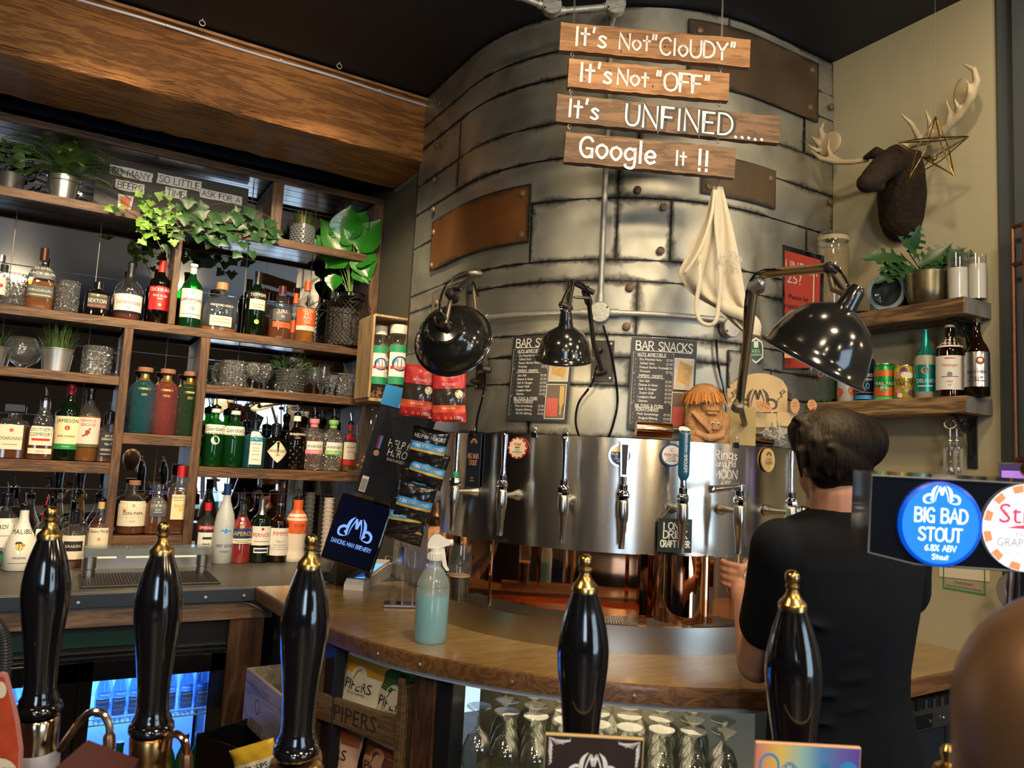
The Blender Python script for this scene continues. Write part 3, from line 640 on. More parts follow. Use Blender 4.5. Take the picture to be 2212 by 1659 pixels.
L_red=glass('red_aperitif',(.80,.03,.04),.55,(.80,.03,.03),.02)
L_pink=glass('pink_spirit',(.85,.18,.16),.3,(.55,.10,.08),.02)
L_pale=glass('pale_spirit',(.85,.88,.66),.2,(.6,.6,.3),.02)
G_teal=glass('teal_glass',(.03,.38,.46),.5,(.01,.20,.27),.02,1.0,170,fr=.1)
G_pinkg=glass('pink_glass',(.75,.20,.20),.5,(.50,.09,.09),.02,1.0,170,fr=.1)
G_emer=glass('emerald_glass',(.06,.22,.09),.55,(.03,.12,.05),.02,1.0,170,fr=.1)
G_blue=glass('pale_blue_glass',(.25,.62,.72),.3,(.06,.30,.38))
G_frost=mat('frosted_glass',(.62,.68,.72),.3,trans=.25,spec=.6)
M_coral=mat('coral_orange',(.75,.13,.03),.4);M_grn=mat('label_green',(.02,.30,.08),.45);M_lime=mat('lime_green',(.25,.55,.15),.5)
M_dkred=mat('deep_red_cap',(.38,.01,.015),.3);M_navyp=mat('navy_print',(.015,.04,.16),.4);M_bluep=mat('sky_blue_print',(.05,.32,.75),.4)
M_slate=mat('slate_label',(.08,.09,.10),.45);M_pinkp=mat('pink_print',(.80,.25,.30),.5);M_cork=mat('cork_stopper',(.30,.14,.08),.7);M_woodcap=mat('wood_stopper',(.42,.24,.11),.5)
M_milk=mat('milky_white_glass',(.74,.74,.68),.22,coat=.5);M_silver=mat('silver_foil',(.65,.66,.68),.25,1);M_yel=mat('yellow_print',(.80,.55,.06),.5)
W_,K_,R_,G_=M_white,M_ink,M_red,M_gold
B=bottle
# ---- tall bottles, second shelf down
B('rectangular whiskey bottle with black label and copper cap, between two crystal tumblers',86,641,52,503,zS2,'squat',G_clear,(L_amber,.46),[(.50,.70,.78,M_slate,[('BUSHMILLS',.82,7,M_cream),('BLACK BUSH',.40,5,W_)]),(.20,.38,.72,M_slate,[('ORIGINAL',.6,5,M_cream),(.7,.2,1.5,M_gold,'bar')])],('screw',mat('dark_copper_cap',(.10,.05,.03),.3,.6),.80),n=5,ky=.62)
B('short black whiskey bottle with orange-lettered label between a tall tumbler and a cognac bottle',209,658,48,580,zS2,'apoth',G_dark,None,[(.24,.70,.80,mat('dark_brown_label',(.03,.02,.015),.4),[('SEXTON',.42,8,M_cream),('IRISH WHISKEY',.12,4,M_coral),(1,.76,2.6,M_cream,'dot',0)])],('screw',M_gblack,.80),n=5)
B('clear round-shouldered cognac bottle with long black capsule and white label',275,668,55,540,zS2,'squat',G_clear,(L_pink,.11),[(.16,.44,1.25,M_paper,[('COURVOISIER',.50,6.5,R_),('VS',.22,6,M_dkred),(1,.82,3,M_gold,'dot',0)])],('sleeve',M_black,.70))
B('dark port bottle with bright red label and red capsule',341,677,43,535,zS2,'wine',G_dark,None,[(.22,.58,1.25,M_red,[("COCKBURN'S",.86,7,W_),('FINE RUBY',.60,5,W_),('PORT',.47,3.5,W_),(1,.22,3,M_gold,'dot',0)])],('sleeve',M_red,.82))
B('green whisky bottle with plain cream label and white cap',409,686,44,543,zS2,'std',G_green,None,[(.16,.60,1.25,M_paper,[('LAPHROAIG',.62,7,K_),('10',.32,8,K_),('SINGLE MALT',.50,2.5,K_),(.8,.12,1,K_,'bar'),(1,.86,2.6,M_lime,'dot',0)])],('sleeve',M_white,.85))
B('wide flat clear bourbon flask with wooden stopper and small cream label low down',474,694,76,584,zS2,'flask',G_clear,(L_amber,.09),[(.12,.32,.62,M_cream,[(.8,.7,.8,K_,'bar'),(.8,.4,.8,K_,'bar')]),(.46,.6,.7,None,[('WOODFORD RESERVE',.5,5,M_cream)])],('cork',M_woodcap,.84),ky=.5)
B('dark green sherry bottle with black capsule and square cream label',549,704,42,560,zS2,'wine',G_dgreen,None,[(.57,.68,1.3,M_black,[('TIO PEPE',.5,7,M_cream)]),(.40,.56,.85,M_cream,[(.7,.5,1,K_,'bar'),(.5,.25,1,K_,'bar')]),(.10,.3,.7,None,[(1,.6,5,M_gold,'dot',0),('TP',.6,4,K_)])],('sleeve',M_black,.80))
B('curvy clear whisky bottle with black label over reddish spirit',604,711,48,592,zS2,'coma',G_clear,(L_dam,.36),[(.34,.56,.92,M_slate,[('JURA',.82,8,W_),('10',.36,6,W_),(.8,.64,1.2,R_,'bar')]),(.22,.32,.85,M_coral,[('SINGLE MALT',.5,3,K_)])],('screw',mat('plum_cap',(.09,.02,.02),.25),.84),ky=.8)
B('clear whisky bottle with bright orange label and orange capsule beside the black lantern',657,718,43,581,zS2,'tall',G_clear,(L_amber,.24),[(.26,.54,1.2,M_coral,[('GLEN',.86,7,M_cream),('MO',.66,7,M_cream),('RAN',.46,7,M_cream),('GIE',.24,7,M_cream)]),(.19,.26,1.2,M_cream,[('12',.5,4.5,K_)])],('sleeve',M_coral,.84))
B('plain clear bottle with orange neck band standing behind the orange-labelled whisky',634,713,32,603,zS2,'tall',G_clear,(L_amber,.2),[(.2,.44,1.1,M_coral,[])],('sleeve',M_coral,.80),Y=4.005)
B('clear bottle with white label cut off by the left edge on the tall-bottle shelf',-6,632,44,520,zS2,'std',G_clear,None,[(.2,.55,1.2,M_paper,[(1,.5,4,R_,'dot',.3)])],('screw',M_silver,.86))
# ---- three textured gins on the small middle shelf
def neckband(t,f,Q,r,h,s):MB().lathe([(interp(Q,h*.80)+.001,h*.80),(interp(Q,h*.84)+.001,h*.84),(interp(Q,h*.9)+.001,h*.9)],20,cap=False).build('gold_neck_band',M_gold,t)
for k,(px,pb,pt,g,tn,lbl) in enumerate([(301,937,793,G_teal,'MERMAID','blue-green scaled gin bottle, leftmost of the three textured bottles'),(350,940,797,G_pinkg,'MERMAID PINK','pink scaled gin bottle with gold neck band, middle of the three textured bottles'),(401,943,803,G_emer,'MERMAID ZEST','dark green scaled gin bottle, rightmost of the three textured bottles')]):
    B(lbl,px,pb,50,pt,zM,'gin',g,None,[(.55,.72,.9,None,[(tn.split()[0],.7,5,M_gold),((tn.split()+['GIN'])[1],.2,5,M_gold)])],('cork',M_cork,.92),extra=neckband)
# ---- fourth shelf, left
B('square amber liqueur bottle with wide black cap at the left end of the whiskey shelf',20,985,56,868,zS4,'apoth',G_clear,(L_dam,.62),[(.17,.62,.78,M_cream,[('DISARONNO',.45,7,K_),(.6,.2,1,K_,'bar'),(1,.78,4,M_coral,'dot',0)])],('box',M_black,.86),n=6)
B('liqueur bottle with cream and red label, its pourer beside the green whiskey bottle',84,990,54,862,zS4,'coma',G_clear,(L_dam,.55),[(.24,.56,.86,M_cream,[('SOUTHERN',.82,7.5,K_),('COMFORT',.58,7.5,K_),(.75,.3,5,M_red,'bar')]),(.10,.19,.9,M_cream,[('LIQUEUR',.5,3,R_)])],('screw',M_chrome,.88),pour=.3,n=4)
B('green whiskey bottle with arched cream label and red cap',138,992,50,828,zS4,'std',G_dgreen,None,[(.22,.58,1.2,mat('pale_yellow_label',(.80,.74,.45),.5),[('JAMESON',.84,8,K_),(1,.58,5,R_,'dot',0),('IRISH WHISKEY',.28,4,K_)]),(.15,.22,1.2,M_grn,[(.8,.5,1,M_gold,'bar')])],('sleeve',M_dkred,.87))
def grouse(t,f,Q,r,h,s):
    z0=.40*h;mb=MB();mb.disc(lambda u,v,e=0.:f(u,z0+v,e),0,0,.010,.0016,14,sy=1.0);mb.disc(lambda u,v,e=0.:f(u,z0+v,e),.008,.014,.005,.0016,10)
    mb.ribbon([(-.004,z0-.01),(-.016,z0-.017)],.008,f,.0016);mb.ribbon([(.001,z0-.009),(.001,z0-.019)],.002,f,.0017);mb.build('bird_print',mat('red_brown_print',(.35,.05,.03),.5),t,False)
B('whisky bottle with pale label showing a red-brown bird',182,993,50,836,zS4,'std',G_clear,(L_amber,.62),[(.24,.60,1.1,mat('rose_cream',(.78,.66,.58),.5),[('FAMOUS',.88,6,R_),('GROUSE',.73,6,R_)]),(.20,.24,1.1,mat('olive_band',(.12,.11,.04),.5),[])],('sleeve',M_gblack,.84),extra=grouse)
B('square black-labelled whiskey bottle with chrome pourer beside the first shelf divider',229,993,42,890,zS4,'apoth',G_clear,(L_dam,.60),[(.12,.62,.80,M_ink,[('JACK',.86,5,W_),("DANIEL'S",.72,5,W_),('No.7',.52,5,W_),('WHISKEY',.28,5,W_),(.8,.1,1,W_,'bar')])],('screw',M_gblack,.8),pour=True,n=6)
# ---- small lower middle shelf
B('dumpy rum bottle with illustrated cream label and cork, left on the lowest small shelf',281,1146,58,1032,zL,'squat',G_clear,(L_dam,.5),[(.16,.62,1.25,M_cream,[('DON PAPA',.52,6.5,K_),(.9,.36,.8,mat('teal_print',(.15,.35,.35),.5),'bar'),(1,.84,3.4,mat('sage_print',(.3,.4,.3),.5),'dot',0),(1,.62,3.5,mat('brown_face_print',(.45,.2,.12),.5),'dot',-.6),('RUM',.2,4,mat('sage_print',(.3,.4,.3),.5))])],('cork',M_cork,.90))
def bowtie(t,f,Q,r,h,s):
    z=h*.83;m1=MB();
    for sg in (-1,1):m1.add([(sg*.004,-.014,z),(sg*.038,-.018,z+.010),(sg*.038,-.018,z-.010),(sg*.004,-.010,z)],[(0,1,2)]);m1.box((sg*.02,-.017,z),(.034,.004,.012))
    o=m1.build('bow_tie',M_navyp,t,False);m2=MB()
    for sg in (-1,1):m2.box((sg*.02,-.0200,z),(.036,.001,.003));m2.box((sg*.022,-.0200,z),(.03,.001,.0025),Matrix.Rotation(.0,4,'Y'))
    m2.build('red_stripe',M_red,o,False);MB().box((0,-.019,z),(.009,.007,.012),bev=.001).build('knot',W_,o,False)
B('rum bottle wearing a flag-patterned bow tie with dark shield label',334,1150,52,1044,zL,'squat',G_clear,(L_dam,.66),[(.36,.74,.62,M_slate,[('W',.66,12,W_),('RUM',.36,4,W_),(.5,.24,1,W_,'bar')])],('cork',G_clear,.92),extra=bowtie,n=3.4)
B('square-shouldered rum bottle with cream label and red screw cap',382,1150,52,1004,zL,'apoth',G_clear,(L_dam,.62),[(.22,.58,.76,mat('pale_yellow_label',(.80,.74,.45),.5),[('MOUNT GAY',.88,5,K_),('ECLIPSE',.55,6,M_coral),(1,.4,4.5,M_yel,'dot',0),(.85,.76,.7,K_,'bar')])],('screw',M_red,.83),n=5)
# ---- fourth shelf, right: gins
for k,(px,pb,pt,lbl) in enumerate([(457,1001,876,'green gin bottle with white swash label, touching the second shelf divider'),(500,1002,880,'green gin bottle with white swash label, next to the pale blue gin')]):
    B(lbl,px,pb,43,pt,zS4,'gin',G_green,None,[(.56,.72,1.2,M_paper,[("Gordon's",.55,9,mat('dark_green_ink',(.02,.08,.03),.5)),(.9,.08,1.2,K_,'bar')])]+([(.38,.52,.42,M_paper,[('0.0',.5,5,K_)],'round_label')] if k==0 else []),('screw',M_white,.93),pour=.6)
B('pale blue square gin bottle with tall narrow white label',545,1004,46,906,zS4,'apoth',G_blue,None,[(.08,.80,.56,M_paper,[('BOMBAY',.92,4.5,M_navyp),(1,.80,5,M_bluep,'dot',0),('SAPPHIRE',.62,4,M_navyp),(.6,.5,.7,K_,'bar'),(.6,.42,.7,K_,'bar'),(.6,.3,.7,K_,'bar'),(.6,.15,.7,K_,'bar')])],('screw',M_gblack,.84),pour=.5,n=4)
B('squat black apothecary gin bottle with cream diamond label',591,1007,56,916,zS4,'apoth',G_dark,None,[(.15,.66,.80,M_cream,[("HENDRICK'S",.54,5.5,K_),('GIN',.36,4,K_)],'diamond_label')],('screw',M_gblack,.8),pour=.4)
def quilt(t,f,Q,r,h,s):
    mb=MB()
    for j in range(7):
        for i in range(3):mb.ball(f((i-1+(j % 2)*.5)*r*.62,h*(.08+.065*j),-.001),(r*.2,.003,h*.028),u=8,w=6)
    mb.build('cut_diamonds',G_dark,t)
B('black quilted gin bottle with white neck wrap behind the diamond-label gin',634,1009,44,893,zS4,'std',G_dark,None,[(.56,.72,1.1,None,[('BROCKMANS',.6,5,W_),('GIN',.2,4,M_pinkp)])],('screw',M_white,.90),pour=.6,extra=quilt)
B('pink gin bottle with white peaked label and pink band',672,1011,46,900,zS4,'gin',G_cut,(L_pink,.66),[(.40,.56,.85,M_paper,[("WARNER'S",.4,6,K_)]),(.32,.40,.95,M_pinkp,[('RHUBARB',.5,3,W_)])],('sleeve',M_pinkp,.84),pour=.5)
B('clear floral gin bottle with white peaked label and green band',714,1012,46,902,zS4,'gin',G_cut,(L_pale,.5),[(.40,.56,.85,M_paper,[("WARNER'S",.4,6,K_)]),(.32,.40,.95,M_lime,[('ELDERFLOWER',.5,3,W_)])],('sleeve',M_lime,.84),pour=.3)
B('small red-necked gin bottle at the right end of the gin shelf',751,1014,32,912,zS4,'std',G_clear,(L_amber,.5),[(.26,.62,1.1,M_cream,[('Tanqueray',.72,4,K_),('SEVILLA',.45,4,M_coral)]),(.14,.25,1.1,M_red,[]),(.68,.80,.7,M_red,[])],('screw',M_red,.88),pour=.5)
# ---- bottles on the black worktop
YK=3.80
B('white-labelled bottle cut off by the left edge on the back worktop',0,1214,60,1062,ZK,'std',G_clear,None,[(.30,.70,1.1,M_paper,[('BACARDÍ'[-3:],.72,9,K_),(.6,.4,1,K_,'bar'),(1,.14,4,K_,'dot',.5)]),(.1,.2,1.2,M_grn,[])],('screw',M_gblack,.86),pour=.5,Y=YK)
def palm(t,f,Q,r,h,s):
    c=h*.40;R=.0165;g=lambda u,v,e=0.:f(u,c+v,e)
    MB().disc(g,0,0,R,.0012,20).build('sun_print',M_yel,t,False)
    mb=MB().ribbon([(-.004,-.014),(-.003,0),(-.006,.012)],.0022,g,.0018)
    for a in (-.4,.3,1,1.9,2.7,3.5):mb.ribbon([(-.006,.012),(-.006+.008*math.cos(a),.012+.006*math.sin(a)),(-.006+.013*math.cos(a),.010+.006*math.sin(a))],[.002,.0045,.001],g,.0019)
    mb.build('palm_print',K_,t,False)
    mb=MB().ribbon([(.006,-.014),(.006,-.004),(.009,.003)],.0018,g,.0018)
    for a in (0,1,2.1,3.1):mb.ribbon([(.009,.003),(.009+.010*math.cos(a),.003+.006*math.sin(a))],[.003,.001],g,.0019)
    mb.build('palm_print',R_,t,False)
B('white coconut rum bottle with palm tree and sunset print',40,1222,62,1088,ZK,'bell',M_milk,None,[(.2,.62,1.05,None,[('MALIBU',1.0,10,K_),('ORIGINAL',.04,4.5,K_),(.6,-.16,.7,K_,'bar')])],('screw',M_gblack,.96),pour=.4,Y=3.72,extra=palm)
B('clear spirit bottle with black pourer and red straw, behind the leftmost pump handle',92,1216,50,1092,ZK,'std',G_clear,None,[(.3,.66,.8,M_paper,[('LAMB',.8,7,K_)])],('sleeve',M_black,.82),pour=.6,Y=YK,n=4,extra=lambda t,f,Q,r,h,s:MB().tube([(-.02,.01,h*.78),(-.017,.005,h*.95),(-.006,0,h*1.18)],.003,6).build('drinking_straw',M_red,t,label='red straw'))
def handles(t,f,Q,r,h,s):
    mb=MB()
    for sg in (-1,1):mb.tube([(sg*(r*.55+.018*math.sin(a)*1.0),0,h*.74+.020*math.cos(a)) for a in [PI*i/8 for i in range(9)]],.004,8)
    mb.build('ring_handle',G_clear,t)
B('clear ring-handled rum bottle with black cloud label between two pump handles',153,1218,52,1104,ZK,'apoth',G_clear,(L_dam,.12),[(.16,.60,.95,M_cream,[(.78,.55,21,M_ink,'bar'),('KRAKEN',.55,6,M_cream)])],('sleeve',M_gblack,.80),pour=.5,Y=3.78,extra=handles)
B('spiced rum bottle with tan cap and cream pirate label at the acrylic rail',207,1215,46,1084,ZK,'tall',G_clear,(L_dam,.62),[(.22,.58,1.05,M_cream,[('Captain Morgan',.86,6,K_),(1,.5,3.5,M_pinkp,'dot',0),(.6,.1,.8,K_,'bar')])],('screw',mat('tan_cap',(.60,.42,.2),.4),.88),pour=.5,Y=3.88)
B('vodka bottle with red name band, red cap and white shield label',440,1206,41,1080,ZK,'std',G_clear,None,[(.54,.62,1.1,M_dkred,[('SMIRNOFF',.5,6,W_)]),(.16,.50,1.0,M_paper,[('No.21',.45,5,K_),('VODKA',.2,4,K_),(.45,.72,5,K_,'bar')])],('screw',M_red,.86),pour=.5,Y=3.86)
def geese(t,f,Q,r,h,s):
    m1=MB();c=h*.40
    m1.add([f(u,c+v,.0009) for u,v in [(-.026,0),(-.015,.012),(-.008,.006),(0,.017),(.01,.005),(.018,.010),(.026,0),(0,-.006)]],[tuple(range(8))]);m1.build('mountain_print',M_bluep,t,False)
    m2=MB()
    for u,v in ((-.008,.035),(.006,.043),(.014,.030)):m2.ribbon([(u-.007,c+v+.003),(u,c+v),(u+.006,c+v+.006)],[.001,.0035,.001],f,.0012)
    m2.build('goose_print',W_,t,False)
B('frosted vodka bottle with blue mountain print and dark blue cap',478,1217,44,1048,ZK,'goose',G_frost,None,[(.12,.3,.9,None,[('GREY GOOSE',.6,6,M_navyp),('VODKA',.2,4,M_navyp)])],('sleeve',mat('dark_blue_cap',(.01,.03,.12),.3),.86),Y=YK,extra=geese)
B('red aperitif bottle with blue and yellow slanted label',516,1216,46,1084,ZK,'tall',G_clear,(L_red,.74),[(.40,.56,1.05,M_navyp,[('APEROL',.5,9,M_yel)]),(.32,.40,1.05,M_cream,[(.8,.6,.8,K_,'bar'),(.5,.3,.8,K_,'bar')])],None,pour=.5,Y=YK)
B('dark bottle with white and red label and long silver capsule',557,1214,43,1080,ZK,'wine',G_dgreen,None,[(.28,.58,1.1,M_paper,[('PERNOD',.55,8,R_),(1,.86,3,R_,'dot',0),(.7,.2,1,K_,'bar')]),(.16,.24,.75,M_white,[(.9,.5,5,M_navyp,'bar')])],('sleeve',M_silver,.76),Y=YK)
B('dark bottle with tall white label, red name and chrome pourer',597,1212,42,1086,ZK,'wine',G_brown,None,[(.12,.58,1.1,M_paper,[("PIMM'S",.80,9,R_),('No.1',.52,7,mat('grey_print',(.3,.3,.3),.5)),(.9,.30,.8,K_,'bar'),(.9,.22,.8,K_,'bar'),(.6,.38,.8,K_,'bar')])],('screw',M_silver,.95),pour=.5,Y=YK)
t=B('orange-topped peach schnapps bottle with milky base and grey round label',635,1212,46,1080,ZK,'archers',mat('peach_frost',(.74,.66,.55),.35),None,[(.42,.70,.62,mat('warm_grey_label',(.45,.42,.38),.5),[('ARCHERS',.62,7,M_red)],'round_label')],('screw',M_coral,.84),pour=.5,Y=YK,
      extra=lambda t,f,Q,r,h,s:MB().lathe([(interp(Q,h*z)+.0006,h*z) for z in (.46,.52,.6,.66,.72,.78,.84,.9,.98)],24,cap=False).build('orange_coat',M_coral,t))
# ================================================================ glassware
def gthing(name,label,cat,px,pyb,w,pyt,z,prof,m,Y=3.95,group=None,n=2.,P0=None,seg=24):
    P=P0 or at(px,pyb,'Y',Y);s=depth(P)/FPX;r=w/2*s;h=(pyb-pyt)*s
    t=thing(name,label,cat,(P.x,P.y,z),group=group);Q=[(a*r,b*h) for a,b in prof]
    MB().lathe([(0,.001)]+Q,seg,n=n,cap=False).build('bowl',m,t,sm_angle=.9);return t,r,h,s
TUMB=[(.84,0),(.9,.02),(.97,.5),(1,1),(.95,.995),(.9,.5),(.82,.12),(0,.10)]
WINE=[(.75,0),(.72,.015),(.2,.04),(.1,.08),(.1,.36),(.3,.40),(.75,.50),(1,.66),(.97,.8),(.78,1),(.74,.99),(.93,.8),(.95,.66),(.7,.52),(0,.42)]
BALL=[(.42,0),(.4,.03),(.16,.07),(.16,.16),(.4,.22),(.85,.40),(1,.58),(.93,.78),(.66,1),(.63,.99),(.9,.78),(.96,.58),(.8,.42),(0,.25)]
def facets(t,r,h,m,rows=6,n=16,z0=.08,z1=.85,name='cut_facets'):
    mb=MB()
    for j in range(rows):
        for i in range(n):
            a=2*PI*(i+(j % 2)*.5)/n;z=h*(z0+(z1-z0)*(j+.5)/rows);mb.ball((r*.94*math.sin(a),-r*.94*math.cos(a),z),(r*.11,r*.11,h*(z1-z0)/rows*.42),u=6,w=5)
    mb.build(name,m,t)
for px,pb,w,pt,lb in [(29,636,50,562,'tall cut-crystal tumbler left of the rectangular whiskey bottle'),(145,650,44,578,'tall cut-crystal tumbler right of the rectangular whiskey bottle'),(749,846,42,794,'short cut-crystal tumbler at the right end of the glass shelf')]:
    t,r,h,s=gthing('crystal_tumbler',lb,'glass',px,pb,w,pt,zS2 if pb<700 else zS3,TUMB,G_cut);facets(t,r,h,G_cut)
def mug(lb,px,pb,w,pt,z,side):
    t,r,h,s=gthing('beer_mug',lb,'mug',px,pb,w,pt,z,[(.9,0),(.94,.02),(.97,.5),(1,.9),(1,1),(.93,.99),(.88,.5),(.84,.1),(0,.08)],G_cut)
    facets(t,r,h,G_cut,4,12,.06,.74,'dimples')
    MB().tube([(side*r*.95,0,h*.86),(side*r*1.35,0,h*.84),(side*r*1.62,0,h*.6),(side*r*1.55,0,h*.3),(side*r*1.2,0,h*.12),(side*r*.93,0,h*.1)],[.008,.008,.0085,.008,.0075,.008],10).build('handle',G_clear,t)
mug('dimpled glass beer mug with its handle to the right, left of the first divider',208,798,58,735,zS3,1)
mug('dimpled glass beer mug with its handle to the left, beside the second divider',503,826,54,768,zS3,-1)
gthing('brandy_balloon','large clear brandy balloon at the left of the glass shelf','glass',44,783,68,714,zS3,BALL,G_clear)
gthing('goblet','clear stemmed goblet right beside the left-handled beer mug','glass',545,829,34,772,zS3,WINE,G_cut,Y=3.90)
gthing('goblet','clear stemmed goblet behind the small bush, wide rim','glass',570,826,40,766,zS3,WINE,G_cut,Y=4.0)
gthing('wine_glass','small clear wine glass just right of the potted bush','glass',677,842,30,782,zS3,WINE,G_clear)
gthing('wine_glass','small clear wine glass, taller one right of the bush','glass',697,843,28,774,zS3,WINE,G_clear,Y=3.98)
gthing('wine_glass','small clear wine glass beside the cut-crystal tumbler','glass',718,845,22,797,zS3,[(.6,0),(.5,.03),(.3,.2),(.35,.4),(.8,.55),(1,1),(.9,.98),(.7,.6),(0,.5)],G_cut)
# plastic cup stacks
for px,pb,w,pt,lb,m in [(660,1205,23,1065,'tall stack of clear plastic cups beside the orange schnapps bottle',glass('cup_plastic',(.8,.82,.8),.35,(.6,.62,.6))),(702,1205,23,1078,'stack of white paper cups leaning behind the till screen',mat('paper_cup',(.62,.55,.5),.6))]:
    P=at(px,pb,'Y',3.93);s=depth(P)/FPX;t=thing('cup_stack',lb,'cups',(P.x,3.93,ZK));r=w/2*s;h=(pb-pt)*s
    for k in range(14):MB().lathe([(r*.8,h*k/14),(r,h*(k+.85)/14),(r*1.05,h*(k+.9)/14),(r*.98,h*(k+.95)/14)],16).build('cup',m,t)
# ================================================================ speed rail: acrylic riser, jiggers, bar mat
def worktop(px,py):return at(px,py,'Z',ZK)
A_,B_=at(178,1215,'Y',3.62),at(456,1212,'Y',3.62)
t=thing('acrylic_riser','clear acrylic bar riser standing over the ribbed mat','rack',(A_.x,3.62,ZK));wR=B_.x-A_.x;zr=at(300,1183,'Y',3.62).z-ZK
G_acr=glass('acrylic_sheet',(.9,.93,.93),.12,(.6,.62,.6),fr=.05)
MB().box((wR/2,.04,zr),(wR,.10,.006)).box((wR/2,-.01,zr-.018),(wR,.005,.034)).build('top_panel',G_acr,t,False)
for q in (0.003,wR-.003):MB().box((q,.02,zr/2),(.005,.08,zr)).build('side_panel',G_acr,t,False)
MB().box((wR/2,.07,zr/2),(wR,.004,zr)).build('back_panel',mat('steel_sheet',(.5,.5,.5),.3,.9),t,False)
for x in range(3):MB().box((wR*(.12+.32*x),-.014,zr-.037),(wR*.25,.012,.006)).build('hook_rail',W_,t,False)
M_jig=mat('dull_steel',(.55,.53,.50),.3,1)
def jigger(px,py,lb,sc=1):
    P=worktop(px,py);t=thing('measuring_jigger',lb,'jigger',P)
    MB().lathe([(.0,0),(.022,0),(.0225,.034),(.019,.036),(.0195,.038),(.024,.040),(.0245,.082),(.0225,.082),(.021,.045),(0,.044)],24,Matrix.Scale(sc,4)).build('cup',M_jig,t);return t
jigger(190,1250,'steel measuring jigger at the left end of the ribbed mat');jigger(434,1241,'steel measuring jigger at the right end of the ribbed mat')
pts=[worktop(*q) for q in ((172,1272),(478,1263),(455,1236),(186,1241))]
t=thing('bar_mat','black ribbed rubber bar mat on the back-bar worktop','mat',pts[0]);o=pts[0]
x0,x1=0,pts[1].x-o.x;y0,y1=0,(pts[2].y-o.y);M_rub=mat('black_rubber',(.012,.012,.013),.5)
MB().box(((x0+x1)/2,(y0+y1)/2,.004),(x1-x0,y1-y0,.008),bev=.002).build('base',M_rub,t,False)
mb=MB()
for i in range(44):mb.box((x0+.01+(x1-x0-.02)*i/43,(y0+y1)/2,.0095),(.0035,y1-y0-.02,.004))
mb.build('rib',M_rub,t,False,kind='stuff')
# ================================================================ tap panel
PC=Vector((2.0,2.55));PRr=.772
def pn(phi,z,e=0.):return Vector((PC.x-(PRr+e)*math.cos(phi),PC.y-(PRr+e)*math.sin(phi),E+z))
def circ(px,py,C,R):
    d=ray(px,py);k=math.hypot(d.x,d.y);dx,dy=d.x/k,d.y/k
    b=dx*C.x+dy*C.y;D=b*b-(C.length_squared-R*R);tt=b-math.sqrt(max(0,D));P=EYE+d*(tt/k);return P
def phi_at(px,py):P=circ(px,py,PC,PRr);return math.atan2(PC.y-P.y,PC.x-P.x)
p0,p1=phi_at(959,1000),phi_at(1790,1040);zt_,zb_=.0935,-.271
m,t_,b=newmat('curved_brushed_steel');N=t_.nodes;L=t_.links
b.inputs['Metallic'].default_value=1;b.inputs['Base Color'].default_value=(.60,.575,.53,1);b.inputs['Anisotropic'].default_value=.85;b.inputs['Anisotropic Rotation'].default_value=.25;tg=N.new('ShaderNodeTangent');tg.direction_type='RADIAL';tg.axis='Z';L.new(tg.outputs[0],b.inputs['Tangent'])
tc=N.new('ShaderNodeTexCoord');mp=N.new('ShaderNodeMapping');mp.inputs['Scale'].default_value=(1,1,60);no=N.new('ShaderNodeTexNoise');no.inputs['Scale'].default_value=6;no.inputs['Detail'].default_value=5
L.new(tc.outputs['Object'],mp.inputs[0]);L.new(mp.outputs[0],no.inputs[0]);mr=N.new('ShaderNodeMapRange');mr.inputs[3].default_value=.19;mr.inputs[4].default_value=.25;L.new(no.outputs[0],mr.inputs[0]);L.new(mr.outputs[0],b.inputs['Roughness'])
M_pan=m
panel=tag(MB().slab(lambda u,v,e=0.:pn(u,v,e-.004),p0,p1,zb_,zt_,.004,60,1).build('tap_panel',M_pan,sm_angle=.5),'curved brushed-steel tap wall carrying the row of chrome beer taps','tap panel')
def pmap(px,py,e0=.001):
    """flat-ish map on the panel centred at a pixel"""
    a=phi_at(px,py);P=circ(px,py,PC,PRr);z=P.z-E
    return lambda u,v,e=0.:pn(a+u/PRr,z+v,e+e0)
